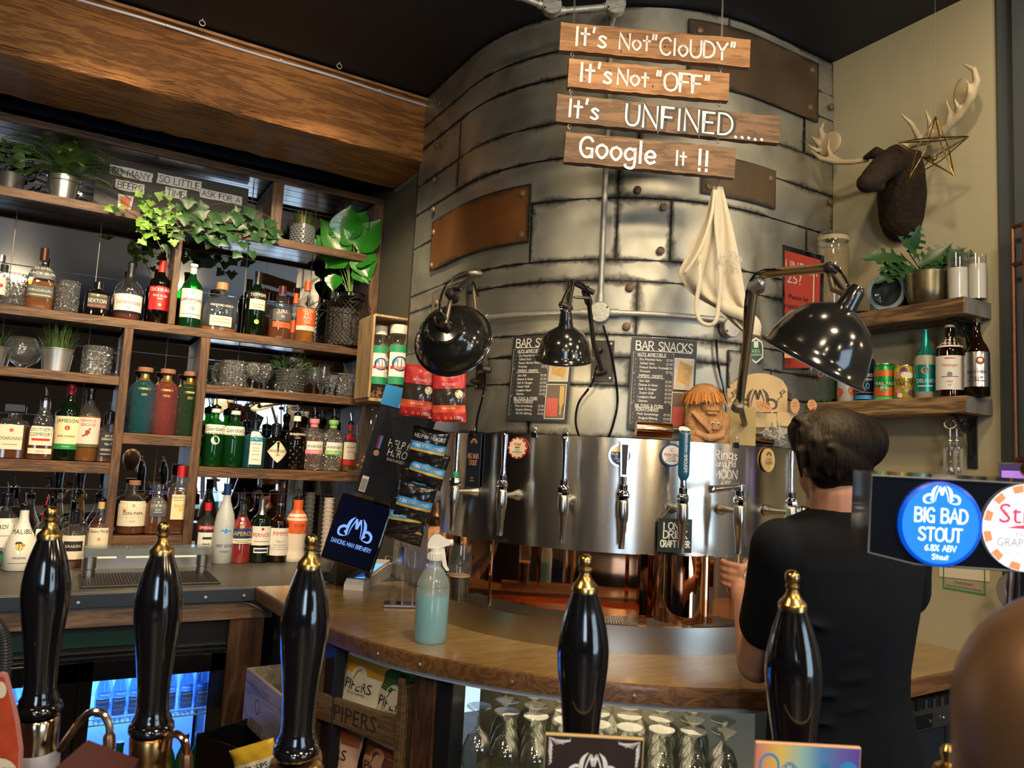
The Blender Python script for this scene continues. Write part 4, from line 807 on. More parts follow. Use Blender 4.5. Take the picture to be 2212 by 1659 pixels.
def tap(fx,fy,lb,style='chrome',tilt=0.):
    a=phi_at(fx,fy);P=circ(fx,fy,PC,PRr+.002);nn=Vector((-math.cos(a),-math.sin(a),0))
    t=thing('beer_tap',lb,'tap',group=None,M=axes(P,nn.cross(Vector((0,0,1))),-nn,(0,0,1)))
    # local -y points out of the panel
    o_=Matrix.Rotation(PI/2,4,'X')
    MB().lathe([(.019,.0),(.019,.006),(.015,.012),(.010,.045),(.009,.085)],18,o_).build('shank',M_steel,t)
    c=Matrix.Translation((0,-.098,0))
    MB().lathe([(.0075,-.128),(.0095,-.128),(.0105,-.08),(.013,-.075),(.0135,-.05),(.0165,-.045),(.018,-.02),(.017,.012),(.0145,.02),(.012,.024)],18,c).build('tap_body',M_steel,t)
    MB().lathe([(.016,.018),(.019,.026),(.0195,.036),(.016,.046),(.011,.05)],8,c).build('collar',M_chrome,t)
    MB().lathe([(.0125,.048),(.013,.062),(.0115,.066)],14,c).build('collar_ring',M_gblack if style != 'green' else mat('green_ring',(.02,.25,.12),.4),t)
    h=Matrix.Translation((0,-.098,.060)) @ Matrix.Rotation(tilt,4,'X')
    if style=='open':
        h=Matrix.Translation((0,-.098,.062));MB().lathe([(.012,0),(.013,.01),(.012,.022),(.004,.028),(0,.028)],14,h).build('handle_pivot',M_chrome,t)
        cr_=nn.cross(Vector((0,0,1)));d=Matrix.Translation((0,-.098,.078)) @ Matrix.Rotation(math.radians(97),4,'Y')
        MB().lathe([(.009,-.01),(.010,.02),(.0115,.09),(.0125,.10),(.0115,.108),(0,.109)],14,d).build('tap_handle',M_chrome,t)
    elif style=='blue':
        MB().lathe([(.008,0),(.010,.015),(.009,.03)],12,h).build('handle_stem',M_chrome,t)
        L_=.180;mb=MB();mb.lathe([(.009,.028),(.0165,.042),(.0175,.05),(.0175,L_)],20,h,cap=True)
        o=mb.build('tap_handle',mat('petrol_blue_lacquer',(.015,.10,.20),.25,coat=.6),t,sm_angle=.7)
        g=h @ Matrix.Translation((0,0,L_));MB().disc(lambda u,v,e=0.:g @ Vector((u,v*1.0-.0,.002+v*.7+e)),0,0,.0185,0,20).disc(lambda u,v,e=0.:g @ Vector((u,v,.0+e)),0,0,.0176,0,20).build('slanted_end',M_paper,o,False)
        f=lambda u,v,e=0.:h @ Vector((.0178*math.sin(-v/.0178),-(.0178+e)*math.cos(v/.0178),.115+u))
        MB().text('PERONI',.011,f,-.035,0,.0005).text('NASTRO AZZURRO',.0055,f,.028,0,.0005,sx=.85).build('lettering',W_,o,False)
    elif style=='black':
        MB().lathe([(.008,0),(.0095,.03)],12,h).build('handle_stem',M_chrome,t)
        MB().add([h @ Vector(v) for v in [(-.010,-.004,.03),(.010,-.004,.03),(.014,-.005,.145),(-.014,-.005,.145),(-.010,.006,.03),(.010,.006,.03),(.014,.006,.145),(-.014,.006,.145)]],[(0,1,2,3),(5,4,7,6),(0,4,5,1),(3,2,6,7),(1,5,6,2),(4,0,3,7)]).build('tap_handle',M_chrome,t,False)
        MB().add([h @ Vector(v) for v in [(-.007,-.0062,.035),(.007,-.0062,.035),(.010,-.0067,.128),(-.010,-.0067,.128)]],[(0,1,2,3)]).build('black_inlay',M_ink,t,False)
    else:
        MB().lathe([(.0085,0),(.0095,.015),(.0075,.035),(.0085,.07),(.0115,.122),(.0115,.135),(.008,.139),(0,.140)],16,h,kx=1.0,ky=.75).build('tap_handle',M_chrome,t)
    return t
tap(1028,1062,'chrome tap with green ring at the left end of the steel panel','green')
tap(1118,1069,'chrome tap beside the red and cream grapefruit badge')
tap(1232,1080,'plain chrome tap with nothing beside it, third from the left')
tap(1342,1090,'tap with black-inlaid handle in front of the round navy and gold badge','black')
tap(1452,1096,'tap with tall petrol-blue handle above the craft beer sign','blue')
TAPX=tap(1557,1100,'pulled tap with its handle lying sideways, pouring into the glass','open')
tap(1655,1102,'chrome tap just left of the man, beside the wooden badge')
tap(1736,1104,'chrome tap half hidden behind the man\'s neck')
# badges hung on the panel
def badge(px,py,r,lb,rim,face,txts,cat='badge',name='beer_badge',e0=.004,sy=1.):
    f=pmap(px,py,e0);t=thing(name,lb,cat,f(0,0,0));o=f(0,0,0);g=lambda u,v,e=0.:f(u,v,e)-o
    P=[(r*math.cos(2*PI*i/32),r*sy*math.sin(2*PI*i/32)) for i in range(32)]
    V=[g(u,v,.0) for u,v in P]+[g(u,v,.006) for u,v in P];MB().add(V,[tuple(range(31,-1,-1)),tuple(range(32,64))]+[(i,(i+1) % 32,32+(i+1) % 32,32+i) for i in range(32)]).build('rim',rim,t)
    fo=MB().disc(g,0,0,r*.84,.0066,32,sy=sy).build('face',face,t,False)
    by={}
    for st,u,v,sz,m_,k in txts:
        mb=by.setdefault(m_.name,(m_,MB()))[1]
        if k=='b':mb.text(st,sz,g,u,v,.0072,maxw=r*1.5)
        elif k=='s':mb.stroke_text(st,sz,g,u,v,e=.0072,w=sz*.13,maxw=r*1.5)
        elif k=='logo':logo(mb,g,u,v,sz,.0072)
        elif k=='bar':mb.rect(g,u-sz,u+sz,v-st/2,v+st/2,.0070)
    for m_,mb in by.values():mb.build('lettering',m_,fo,False)
    return t,g
t,g=badge(1121,968,.036,'round red and cream grapefruit beer badge on the steel panel',M_red,M_cream,[('Stiegl',0,.014,.009,M_red,'b'),(.004,0,.002,.009,M_red,'bar'),('RADLER',0,-.006,.0035,K_,'b'),('GRAPEFRUIT',0,-.0135,.005,K_,'b')])
mb=MB()
for i in range(12):a=2*PI*i/12;mb.disc(g,.0328*math.cos(a),.0328*math.sin(a),.003,.0072,8)
mb.build('rim_marks',M_cream,t,False)
t,g=badge(1340,984,.037,'round navy and gold beer badge behind the black-inlaid tap handle',M_chrome,M_navyp,[('PUR',-.017,.004,.008,W_,'b'),('CK',.018,.004,.008,W_,'b'),('G',-.012,-.006,.008,W_,'b'),('LD',.014,-.006,.008,W_,'b'),(.0008,0,-.012,.024,W_,'bar'),('CIDER',0,-.018,.006,W_,'b')])
MB().add([g(.030*math.cos(a),.030*math.sin(a),.0070) for a in [math.radians(22+136*i/14) for i in range(15)]],[tuple(range(15))]).build('gold_sky',M_gold,t,False)
badge(1449,983,.037,'round white and navy lager badge behind the blue tap handle',M_navyp,M_paper,[('PERONI',0,0,.010,M_dkred,'b'),('NASTRO',0,-.010,.005,K_,'b'),('AZZURRO',0,-.018,.006,K_,'b'),('C',0,.016,.011,M_red,'b')])
badge(1655,994,.033,'oval plywood badge with burnt jester-hat emblem near the man',M_ply,M_ply,[('',0,.014,.028,K_,'logo'),('LITTLE',0,.002,.008,K_,'s'),('CASINO',0,-.009,.009,K_,'s'),(.0007,0,-.017,.009,K_,'bar'),('4%',0,-.024,.004,K_,'s')],sy=1.2)
# tall navy stout card
f=pmap(1026,994,.006);o=f(0,0,0);g=lambda u,v,e=0.:f(u,v,e)-o
t=thing('beer_card','tall navy stout card clipped to the left end of the panel','card',o);wS,hS=.036,.092
MB().slab(g,-wS,wS,-hS,hS,.003,6,1).build('board',mat('deep_navy_card',(.012,.018,.035),.4),t,False)
mb=MB()
mb.stroke_text('BIG BAD',.016,g,0,.014,w=.002,e=.0036,maxw=.054);mb.stroke_text('STOUT',.016,g,0,-.009,w=.002,e=.0036,maxw=.042);mb.stroke_text('Stout',.005,g,0,-.062,w=.0008,e=.0036);mb.stroke_text('6.8% ABV',.004,g,0,-.072,w=.0006,e=.0036);logo(mb,g,0,.058,.036,.0036)
mb.build('lettering',mat('peach_ink',(.85,.40,.22),.5),t,False)
# black I ONLY DRINK CRAFT BEER plaque hanging by a string
f=pmap(1452,1155,.02);o=f(0,0,0);g=lambda u,v,e=0.:f(u,v,e)-o
t=thing('hanging_plaque','black square plaque about craft beer hanging under the blue-handled tap','sign',o);wS=.052
MB().slab(g,-wS,wS,-wS,wS,.010,6,1).build('board',mat('dark_green_black',(.010,.022,.022),.45),t,False)
mb=MB()
for st,v,sz in (('I ONLY',.029,.020),('DRINK',.003,.023),('CRAFT BEER',-.026,.019)):mb.stroke_text(st,sz,g,0,v,w=.0038,e=.0105,jit=.03,maxw=.09)
mb.build('lettering',W_,t,False);MB().tube([g(-.045,wS,.004),g(-.012,wS+.04,.01),g(-.002,wS+.047,.012)],.0008,5).tube([g(.04,wS,.004),g(.006,wS+.047,.012)],.0008,5).build('string',mat('string',(.5,.4,.2),.8),t)
# white chalk-pen lettering straight on the steel
f=pmap(1568,1022,.0004);mb=MB()
for st,v,sz,j in (('Rings',.060,.030,.06),('around',.031,.020,.06),('The',.017,.014,.05),('MOON',-.004,.027,.06),('4.8%',-.033,.015,.05),('LUNAR PALE',-.052,.010,.04)):mb.stroke_text(st,sz,f,0,v,w=sz*.10,e=.0,jit=j,maxw=.105)
for r_ in (.010,.013):mb.disc(f,-.004,-.004,r_,.0002,20,r2=r_-.001)
o=mb.build('pen_lettering',W_,panel,False,label='white handwritten beer name and strength')
# binder clips
def clip(P,n,lb):
    t=thing('binder_clip',lb,'clip',M=axes(P,Vector(n).cross(Vector((0,0,1))),-Vector(n),(0,0,1)))
    MB().prism([(-.011,-.012),(.011,-.012),(.008,.006),(-.008,.006)],-.005,.005,Matrix.Rotation(PI/2,4,'X')).build('spring',M_gblack,t,False)
    mb=MB()
    for y in (-.006,.006):mb.tube([(-.006,y,.004),(-.004,y*1.2,.02),(0,y*1.3,.024),(.004,y*1.2,.02),(.006,y,.004)],.0009,5)
    mb.build('wire_handle',M_chrome,t)
for px,lb in ((1026,'black binder clip holding the navy stout card'),(1154,'small black binder clip alone on the panel edge right of the grapefruit badge'),(1221,'black binder clip above the third tap'),(1590,'black binder clip holding the brown card above the pouring tap')):
    a=phi_at(px,940);clip(pn(a,zt_+.001,.012 if px==1026 else .0),(-math.cos(a),-math.sin(a),0),lb)
# ================================================================ drip tray
CR1=.72;M_cutm=mat('tray_steel',(.50,.47,.43),.3,1,rvar=.08,vs=5)
def ringmap(r,z):return lambda a:Vector((CC.x+r*math.cos(a),CC.y+r*math.sin(a),E+z))
tray=MB();A0,A1,nA=math.radians(176),math.radians(276),60;Vv=[];Ff=[]
prof=[(CR1,-.54),(CR1,-.462),(CR1-.012,-.46),(CR1-.014,-.468),(CR1-.02,-.468),(CR1-.02,-.54)]
for i in range(nA+1):
    a=A0+(A1-A0)*i/nA
    for r,z in prof:Vv.append((CC.x+r*math.cos(a),CC.y+r*math.sin(a),E+z))
for i in range(nA):
    for k in range(5):q=i*6+k;Ff.append((q,q+1,q+7,q+6))
dt=tag(tray.add(Vv,Ff).build('drip_tray',M_cutm,sm_angle=.5),'curved steel drip tray with perforated floor under the taps','drip tray')
Vv=[];Ff=[]                              # perforated floor as a woven grid of bars
gm=MB();nr=9
for k in range(nr):
    r=CR1-.022-.018*k
    gm.tube([(CC.x+r*math.cos(a),CC.y+r*math.sin(a),E-.470) for a in [A0+.02+(A1-A0-.04)*i/60 for i in range(61)]],.0028,4)
for i in range(130):
    a=A0+.02+(A1-A0-.04)*i/129;gm.tube([(CC.x+(CR1-.022)*math.cos(a),CC.y+(CR1-.022)*math.sin(a),E-.472),(CC.x+(CR1-.02-.018*nr)*math.cos(a),CC.y+(CR1-.02-.018*nr)*math.sin(a),E-.472)],.0028,4)
gm.build('grille',M_cutm,dt,kind='stuff')
def ringwall(r,z0,z1,a0,a1,th=.004,n=50):
    return MB().slab(lambda u,v,e=0.:Vector((CC.x+(r+e)*math.cos(u),CC.y+(r+e)*math.sin(u),E+v)),a0,a1,z0,z1,th,n,1)
ringwall(CR1-.20,-.535,-.485,math.radians(172),math.radians(272)).build('inner_lip',M_copper,dt,sm_angle=.5)
MB().add([(CC.x+r*math.cos(a),CC.y+r*math.sin(a),E-.500) for a in [math.radians(150+130*i/40) for i in range(41)] for r in (.30,CR1-.02)],[(2*i,2*i+1,2*i+3,2*i+2) for i in range(40)]).build('sump',M_cutm,dt)
M_cmir=mat('polished_copper',(.80,.40,.22),.055,1,var=.2,vs=3,bump=.05,bs=3.5)
sp=tag(MB().slab(lambda u,v,e=0.:tk(u,v,.046+e),.42,2.18,-.538,.02,.004,60,1).build('splashback',M_cmir,sm_angle=.5),'polished copper splashback behind the drip tray','splashback')
def colat(px,py,r,lb,rad,z0=-.50,z1=-.262,m=M_cmir):
    P=circ(px,py,CC,r);t=MB().lathe([(rad,0),(rad,z1-z0)],32,Matrix.Translation((P.x,P.y,E+z0))).build('copper_column',m)
    return tag(t,lb,'column')
colat(1466,1280,.565,'wide polished copper column standing in the drip tray',.082,z0=-.498)
def strip(px,lb,w=.012):
    P=circ(px,1290,CC,.63);d=(Vector((P.x,P.y))-CC).normalized();t=MB().box((0,0,.118),(w*2,.006,.236),bev=.001).build('support_strip',M_cmir,smooth=False)
    t.matrix_world=axes((P.x,P.y,E-.498),(-d.y,d.x,0),(d.x,d.y,0),(0,0,1));tag(t,lb,'support')
strip(1057,'thin metal support strip near the left end of the drip tray',.006);strip(1389,'flat copper support strip left of the copper column');strip(1534,'flat copper support strip right of the copper column',.009)
# ================================================================ lamps
M_lampb=mat('black_enamel',(.012,.012,.012),.16,coat=.7,rvar=.08,vs=9);M_lampi=mat('white_enamel',(.80,.76,.66),.4)
M_arm=mat('worn_steel_arm',(.26,.22,.17),.38,.8,var=.4,vs=30);M_dark=mat('dark_iron',(.05,.042,.036),.42,.6,var=.3,vs=40)
def lamp(lb,apex,centre,r,hgt,neck=.05,power=6.,shape='dome',spotc=(1,.74,.42)):
    """apex = closed top, centre = middle of the open rim"""
    M=axis_z(apex,centre);t=thing('clamp_lamp',lb,'lamp',M=M);Lh=(Vector(centre)-Vector(apex)).length
    if shape=='dome':pr_=[(r*.26,-.004),(r*.40,.004),(r*.62,Lh*.16),(r*.82,Lh*.42),(r*.93,Lh*.75),(r*.97,Lh*.95),(r*1.06,Lh),(r*1.06,Lh+.003)]
    elif shape=='step':pr_=[(r*.20,-.010),(r*.44,-.006),(r*.47,.004),(r*.49,.010),(r*.66,Lh*.22),(r*.86,Lh*.5),(r*.95,Lh*.8),(r*.99,Lh*.96),(r*1.05,Lh),(r*1.05,Lh+.003)]
    else:pr_=[(r*.36,-.003),(r*.52,.0),(r*.56,.006),(r*.80,Lh*.25),(r*.94,Lh*.58),(r*.98,Lh*.86),(r*1.05,Lh),(r*1.05,Lh+.003)]
    MB().lathe(pr_,48,cap=False).build('lamp_shade',M_lampb,t,sm_angle=.9)
    MB().lathe([(0,.004)]+[(q*.975-.001,z+.003) for q,z in pr_[1:]],48,cap=False).build('shade_lining',M_lampi,t,sm_angle=.9)
    MB().lathe([(0,-neck-.012),(.012,-neck-.012),(.019,-neck),(.021,-neck*.4),(.024,-.006),(r*.30,0),(r*.3,.004)],24).build('lamp_neck',M_lampb if shape != 'worn' else M_arm,t)
    MB().lathe([(.0,.01),(.013,.01),(.014,.03),(.022,.055),(.024,.07),(.018,.088),(0,.094)],20).build('bulb',mat('warm_bulb',(1,.9,.7),.4,emit=(1,.78,.45),es=14),t)
    l=bpy.data.lights.new('lamp_light','SPOT');l.energy=power;l.color=spotc;l.spot_size=math.radians(150);l.spot_blend=.4;l.shadow_soft_size=.03
    lo=bpy.data.objects.new('lamp_light',l);COL.objects.link(lo);lo.parent=t;lo.location=(0,0,min(Lh*.75,.11));lo.rotation_euler=(PI,0,0)
    return t
def inv(t):return t.matrix_world.inverted()
# left lamp: seen from behind, shade turned to the tap wall
ap=hdist(955,705,2.27);cn=hdist(985,775,2.41)
cdir=(cn-ap).normalized()
def basecentre(apx,apy,d,axis_cam,Lh):
    a=hdist(apx,apy,d);ax=(RT*axis_cam[0]+UP*axis_cam[1]+F*axis_cam[2]).normalized();return a,a+ax*Lh
ap,cn=basecentre(962,706,2.27,(.20,-.42,.88),.085);r1=87*depth(cn)/FPX/1.05
L1=lamp('large black clamp lamp above the red snack bags, its shade turned away',ap,cn,r1,.085,.055,4,'step')
ap2,cn2=basecentre(1222,708,2.32,(-.02,-.93,.28),.095);r2=64*depth(cn2)/FPX/1.04
L2=lamp('small black dome lamp shining down on the left snack menu',ap2,cn2,r2,.095,.045,1.7,'dome')
ap3,cn3=basecentre(1823,670,1.72,(-.44,-.86,.24),.125);r3=122*depth(cn3)/FPX/1.05
L3=lamp('big scuffed black lamp on a jointed brass arm in front of the wall shelves',ap3,cn3,r3,.125,.045,5,'dome')
def armset(t,segs,knobs=(),cable=None):
    """jointed arms as parts of a lamp, given in world space"""
    I=inv(t)
    for P,r,m_ in segs:MB().tube([I @ Vector(p) for p in P],r,12).build('arm',m_,t)
    for P,Q,r,m_ in knobs:
        P,Q=I @ Vector(P),I @ Vector(Q);Ln=(Q-P).length
        MB().lathe([(0,0),(r*.6,0),(r,Ln*.15),(r,Ln*.85),(r*.6,Ln),(0,Ln)],14,axis_z(P,Q,(0,-1,.1))).build('joint_knob',m_,t)
    if cable:MB().tube([I @ Vector(p) for p in smooth_pts([tuple(q) for q in cable],5)],.0035,6).build('cable',M_gblack,t)
H=hdist
top1=H(1022,596,2.40);j1=H(975,642,2.26);nk1=H(962,700,2.22)
br1=tk(.735,.33,.06)
armset(L1,[([nk1,j1],.007,M_arm),([j1,top1],.010,M_dark),([top1,H(1032,700,2.50),H(1050,800,2.62)],.009,M_arm),([H(1050,800,2.62),br1],.008,M_dark)],
       [(H(968,628,2.23),H(985,650,2.28),.016,M_dark),(H(1010,590,2.39),H(1042,592,2.40),.012,M_arm),(H(975,625,2.26),H(996,624,2.2),.007,M_dark),(H(1041,796,2.60),H(1062,800,2.60),.013,M_dark)],
       [nk1+Vector((0,0,.01)),H(950,660,2.2),H(965,615,2.25),H(1010,588,2.38),H(1033,640,2.42)])
top2=H(1268,618,2.46);e2=H(1235,608,2.40);nk2=H(1222,690,2.31);br2=tk(1.215,.33,.05)
armset(L2,[([nk2,H(1228,668,2.33),H(1238,615,2.38)],.0055,M_dark),([e2,H(1282,632,2.44)],.009,M_dark),([top2,H(1282,740,2.54),H(1300,800,2.62)],.008,M_dark),([H(1300,800,2.62),br2],.009,M_dark)],
       [(H(1208,655,2.33),H(1236,668,2.34),.011,M_dark),(H(1240,642,2.38),H(1275,644,2.42),.005,M_arm),(H(1262,622,2.45),H(1274,660,2.46),.013,M_dark)],
       [nk2,H(1212,660,2.3),H(1238,612,2.38),H(1268,625,2.42),H(1275,700,2.48)])
b3=H(1597,872,2.15);m3=H(1628,625,2.02);t3=H(1648,592,2.0);r3_=H(1790,578,1.80);nk3=H(1838,640,1.74)
armset(L3,[([b3,m3],.012,mat('brass_tube',(.42,.30,.16),.3,.9,var=.3,vs=14)),([t3,r3_],.012,MATS['brass_tube']),([r3_+Vector((0,0,-.005)),H(1800,625,1.76),nk3],.007,M_arm),([H(1795,590,1.79),H(1838,650,1.73)],.005,M_dark),([b3,tk(1.72,.16,.05)],.009,M_dark)],
       [(H(1618,625,2.02),H(1650,605,2.0),.016,M_galv),(H(1640,600,2.0),H(1636,632,2.03),.017,M_arm),(H(1784,575,1.78),H(1806,585,1.80),.013,M_dark),(H(1598,868,2.13),H(1590,885,2.16),.016,M_arm)],
       [nk3,H(1836,625,1.72),H(1800,575,1.77),H(1720,585,1.88),H(1645,585,1.98),H(1614,630,2.02),H(1606,750,2.08),H(1598,870,2.13)])
# wall plates of the lamp brackets
def wplate(s,z,w,h,lb):
    t=thing('wall_bracket',lb,'bracket');MB().slab(lambda u,v,e=0.:tk(s+u,z+v,.045+e),-w/2,w/2,-h/2,h/2,.006,3,1).build('plate',M_dark,t,False)
    for u in (-1,1):
        for v in (-1,1):P=tk(s+u*w*.36,z+v*h*.42,.052);n=tk(s,z,1)-tk(s,z,0);MB().lathe([(.006,0),(.004,.003),(0,.003)],8,axis_z(P,P+n)).build('screw',M_galv,t)
    for v in (-.3,.25):
        P=tk(s-.01,z+v*h,.052);n=(tk(s,z,1)-tk(s,z,0)).normalized();MB().lathe([(.012,0),(.012,.02),(.008,.035),(0,.036)],10,axis_z(P,P+n)).build('clamp_boss',M_dark,t)
    return t
wplate(.735,.335,.055,.13,'dark iron bracket plate on the steel cladding behind the large left lamp');wplate(1.205,.37,.075,.145,'dark iron bracket plate between the two snack menus')
# ================================================================ conduit, junction boxes, cables
def box_round(s,z,r,lb,P=None,n=None):
    P=P or tk(s,z,.045);n=n or (tk(s,z,1)-tk(s,z,0)).normalized()
    t=thing('junction_box',lb,'junction box',M=axis_z(P,P+n,(0,0,1)))
    MB().lathe([(r,0),(r,.022),(r*1.04,.024),(r*1.04,.030),(r*.97,.033),(0,.034)],24).build('box',M_zinc,t)
    for q in (-1,1):MB().lathe([(.004,.033),(.003,.036),(0,.036)],8,Matrix.Translation((q*r*.7,q*r*.45,0))).build('screw',M_dark,t)
    return t
def pipe(P,r,lb,name='conduit',m=M_zinc,cat='pipe',ends=True):
    t=thing(name,lb,cat);MB().tube(P,r,12).build('tube',m,t)
    if ends:
        for a,b in ((0,1),(-1,-2)):
            d=(Vector(P[b])-Vector(P[a])).normalized();MB().tube([Vector(P[a]),Vector(P[a])+d*.03],r*1.35,12).build('coupling',m,t)
    return t
sv=1.192
pipe([tk(sv,1.66,.068),tk(sv,.575,.068)],.0105,'upright zinc conduit running down the cladding behind the plank signs')
pipe([tk(s,.54,.060) for s in [.735+i*.02 for i in range(22)]],.0105,'horizontal zinc conduit left of the middle junction box')
pipe([tk(s,.54,.060) for s in [1.225+i*.02 for i in range(20)]],.0105,'horizontal zinc conduit right of the middle junction box')
box_round(sv,.54,.036,'round zinc junction box where the conduits meet above the left lamp bracket');box_round(.700,.545,.03,'round zinc junction box at the left end of the horizontal conduit');box_round(1.635,.515,.034,'round zinc junction box just below the hanging apron')
bx1=hdist(1328,18,2.60);bx0=hdist(1192,20,2.5)
tank_n=Vector((-.5,-.8,0))
box_round(0,0,.036,'round zinc junction box at the ceiling, upper one above the top plank',bx1,tank_n);box_round(0,0,.033,'round zinc junction box at the ceiling left of the top plank',bx0,tank_n)
pipe([bx0+Vector((.02,0,0)),bx1-Vector((.02,0,0))],.011,'short zinc conduit joining the two ceiling junction boxes');pipe([hdist(1105,-14,2.45),bx0-Vector((.025,.0,0))],.011,'zinc conduit leaving the top of the picture beside the ceiling junction box')
pipe([bx1,tk(sv,1.62,.068)],.0105,'short zinc drop from the ceiling junction box',ends=False)
def cable(P,lb,r=.0045):return tag(MB().tube(smooth_pts([tuple(q) for q in P],6),r,7).build('power_cable',M_gblack),lb,'cable')
tkp=lambda px,py,e=.055:(lambda P:P)(onT(px,py,e))
def onT(px,py,e=.055):
    d=ray(px,py);k=math.hypot(d.x,d.y);C=Vector((TC.x,TC.y));R=TR+e;dx,dy=d.x/k,d.y/k;b=dx*C.x+dy*C.y;D=b*b-(C.length_squared-R*R)
    c=[]
    if D>0:
        t=b-math.sqrt(D)
        if t*dx<=C.x and t*dy<=C.y:c.append(t)
    t=(C.y-R)/dy
    if t*dx>=C.x:c.append(t)
    t=(C.x-R)/dx
    if t*dy>=C.y:c.append(t)
    t=min(c) if c else 2.9
    return EYE+d*(t/k)
cable([onT(1303,703),onT(1322,770),onT(1334,860,.06),onT(1325,915,.06),onT(1312,950,.06)],'black cable falling from the middle junction box to the tap panel')
cable([onT(1290,790,.08),onT(1278,830,.08),onT(1250,870,.07),onT(1244,915,.06),onT(1256,955,.06)],'black cable looping down from the small lamp bracket')
cable([onT(1547,733),onT(1552,790),onT(1566,850),onT(1570,905)],'black cable dropping from the box under the apron')
cable([onT(1052,765,.08),onT(1046,840,.07),onT(1032,900,.06),onT(1028,935,.05)],'black cable hanging from the large lamp to the left end of the tap panel')
# ================================================================ hanging plank signs
Pa=hdist(1210,60,2.30);Pb=hdist(1617,98,2.43);pln=Vector((Pb.x-Pa.x,Pb.y-Pa.y,0)).normalized();pnn=Vector((pln.y,-pln.x,0))
if pnn.dot(EYE-Pa)<0:pnn=-pnn
def S_(px,py):return onpl(px,py,Pa,pnn)
def plank(px0,py0,px1,py1,pyb0,pyb1,lb,m_,txt):
    a,b_,c=S_(px0,py0),S_(px1,py1),S_(px0,pyb0);d=S_(px1,pyb1)
    o=(a+b_+c+d)/4;w=(b_-a).length;hh=((a-c).length+(b_-d).length)/2;X=((b_-a)+(d-c)).normalized();Y=pnn.cross(X);Y=Y if Y.z>0 else-Y
    t=thing('plank_sign',lb,'sign',M=axes(o,X,-pnn,Y));bm=MB();n=26;Vv=[];Ff=[]
    for i in range(n+1):
        x=-w/2+w*i/n
        for y,z in ((-.012,-hh/2),(-.012,hh/2),(.012,hh/2),(.012,-hh/2)):Vv.append((x+random.uniform(-.001,.001),y,z+random.uniform(-.0018,.0018)))
    for i in range(n):
        for k in range(4):p=i*4+k;q=i*4+(k+1) % 4;Ff.append((p,q,q+4,p+4))
    Ff+=[(3,2,1,0),tuple(n*4+k for k in range(4))]
    bm.add(Vv,Ff).build('board',m_,t,sm_angle=.5)
    f=flat((0,-.0125,0));mb=MB();mk=MB()
    for st,u,v,sz,wd,blk in txt:
        if blk:mk.stroke_text(st,sz,f,u*w/2+.004,v*hh/2-.002,w=sz*.26,e=.0006,jit=.04,gap=2.2)
        mb.stroke_text(st,sz,f,u*w/2,v*hh/2,w=sz*(.10 if blk else .13),e=.0012,jit=.05 if not blk else .03,gap=2.2 if blk else 1.7)
    if mk.v:mk.build('black_outline',K_,t,False)
    mb.build('brush_lettering',mat('white_brush_paint',(.80,.82,.84),.6),t,False)
    kn=MB()
    for _ in range(9):kn.disc(f,random.uniform(-.45,.45)*w,random.uniform(-.4,.4)*hh,random.uniform(.002,.004),.0003,8)
    kn.build('nail_hole',K_,t,False,kind='stuff');return t
PLK=[plank(1210,51,1617,91,113,148,"top hanging plank reading It's Not \"Cloudy\"",M_plank,[("It's",-.68,.1,.060,0,0),('Not',-.22,.02,.052,0,0),('"CloUDY"',.40,-.04,.056,0,0)]),
       plank(1227,130,1572,163,192,221,"second hanging plank reading It's Not \"OFF\"",M_plank,[("It's",-.66,.1,.062,0,0),('Not',-.20,.02,.052,0,0),('"OFF"',.42,-.04,.058,0,0)]),
       plank(1202,206,1681,256,266,313,"dark third hanging plank reading It's UNFINED.....",M_plank2,[("It's",-.76,.06,.058,0,0),('UNFINED',.09,.0,.068,0,1),('.....',.72,-.25,.06,0,0)]),
       plank(1219,289,1585,322,351,388,'bottom hanging plank, its lettering ending in two exclamation marks',M_plank2,[('Google',-.38,.10,.066,0,0),('It',.36,-.02,.048,0,0),('!!',.62,-.05,.068,0,0)])]
def links(px,y0,y1,lb):
    t=thing('hook_link',lb,'hook');a,b=S_(px,y0),S_(px,y1);d=b-a
    MB().tube([a+d*.45*(1-math.cos(q))/2*1+pln*.005*math.sin(q)+d*.02 for q in [2*PI*i/12 for i in range(12)]],.0014,5,closed=True).tube([b-d*.5*(1-math.cos(q))/2+pnn*.004*math.sin(q) for q in [2*PI*i/12 for i in range(12)]],.0014,5,closed=True).build('ring',M_galv,t)
for k,(y0,y1,z0,z1) in enumerate([(114,131,140,160),(193,208,216,244),(268,290,300,320)]):
    o=('top and second','second and third','third and bottom')[k]
    links(1236-k*3,y0,y1,'left wire link between the %s planks' % o);links(1557-k*3,z0,z1,'right wire link between the %s planks' % o)
for px,py,lb in ((1238,53,'left'),(1558,84,'right')):
    a=S_(px,py);b=Vector((a.x,a.y,ZC-.002));t=thing('suspension_chain',lb+' thin chain holding the plank signs from the ceiling','chain')
    MB().tube([a,b],.0012,5).tube([a+pln*.004,b+pln*.002],.0009,5).build('wire',M_galv,t)
    MB().tube([b+Vector((.008*math.cos(q),0,-.012+.010*math.sin(q))) for q in [2*PI*i/12 for i in range(11)]],.002,6).build('hook',M_galv,t)
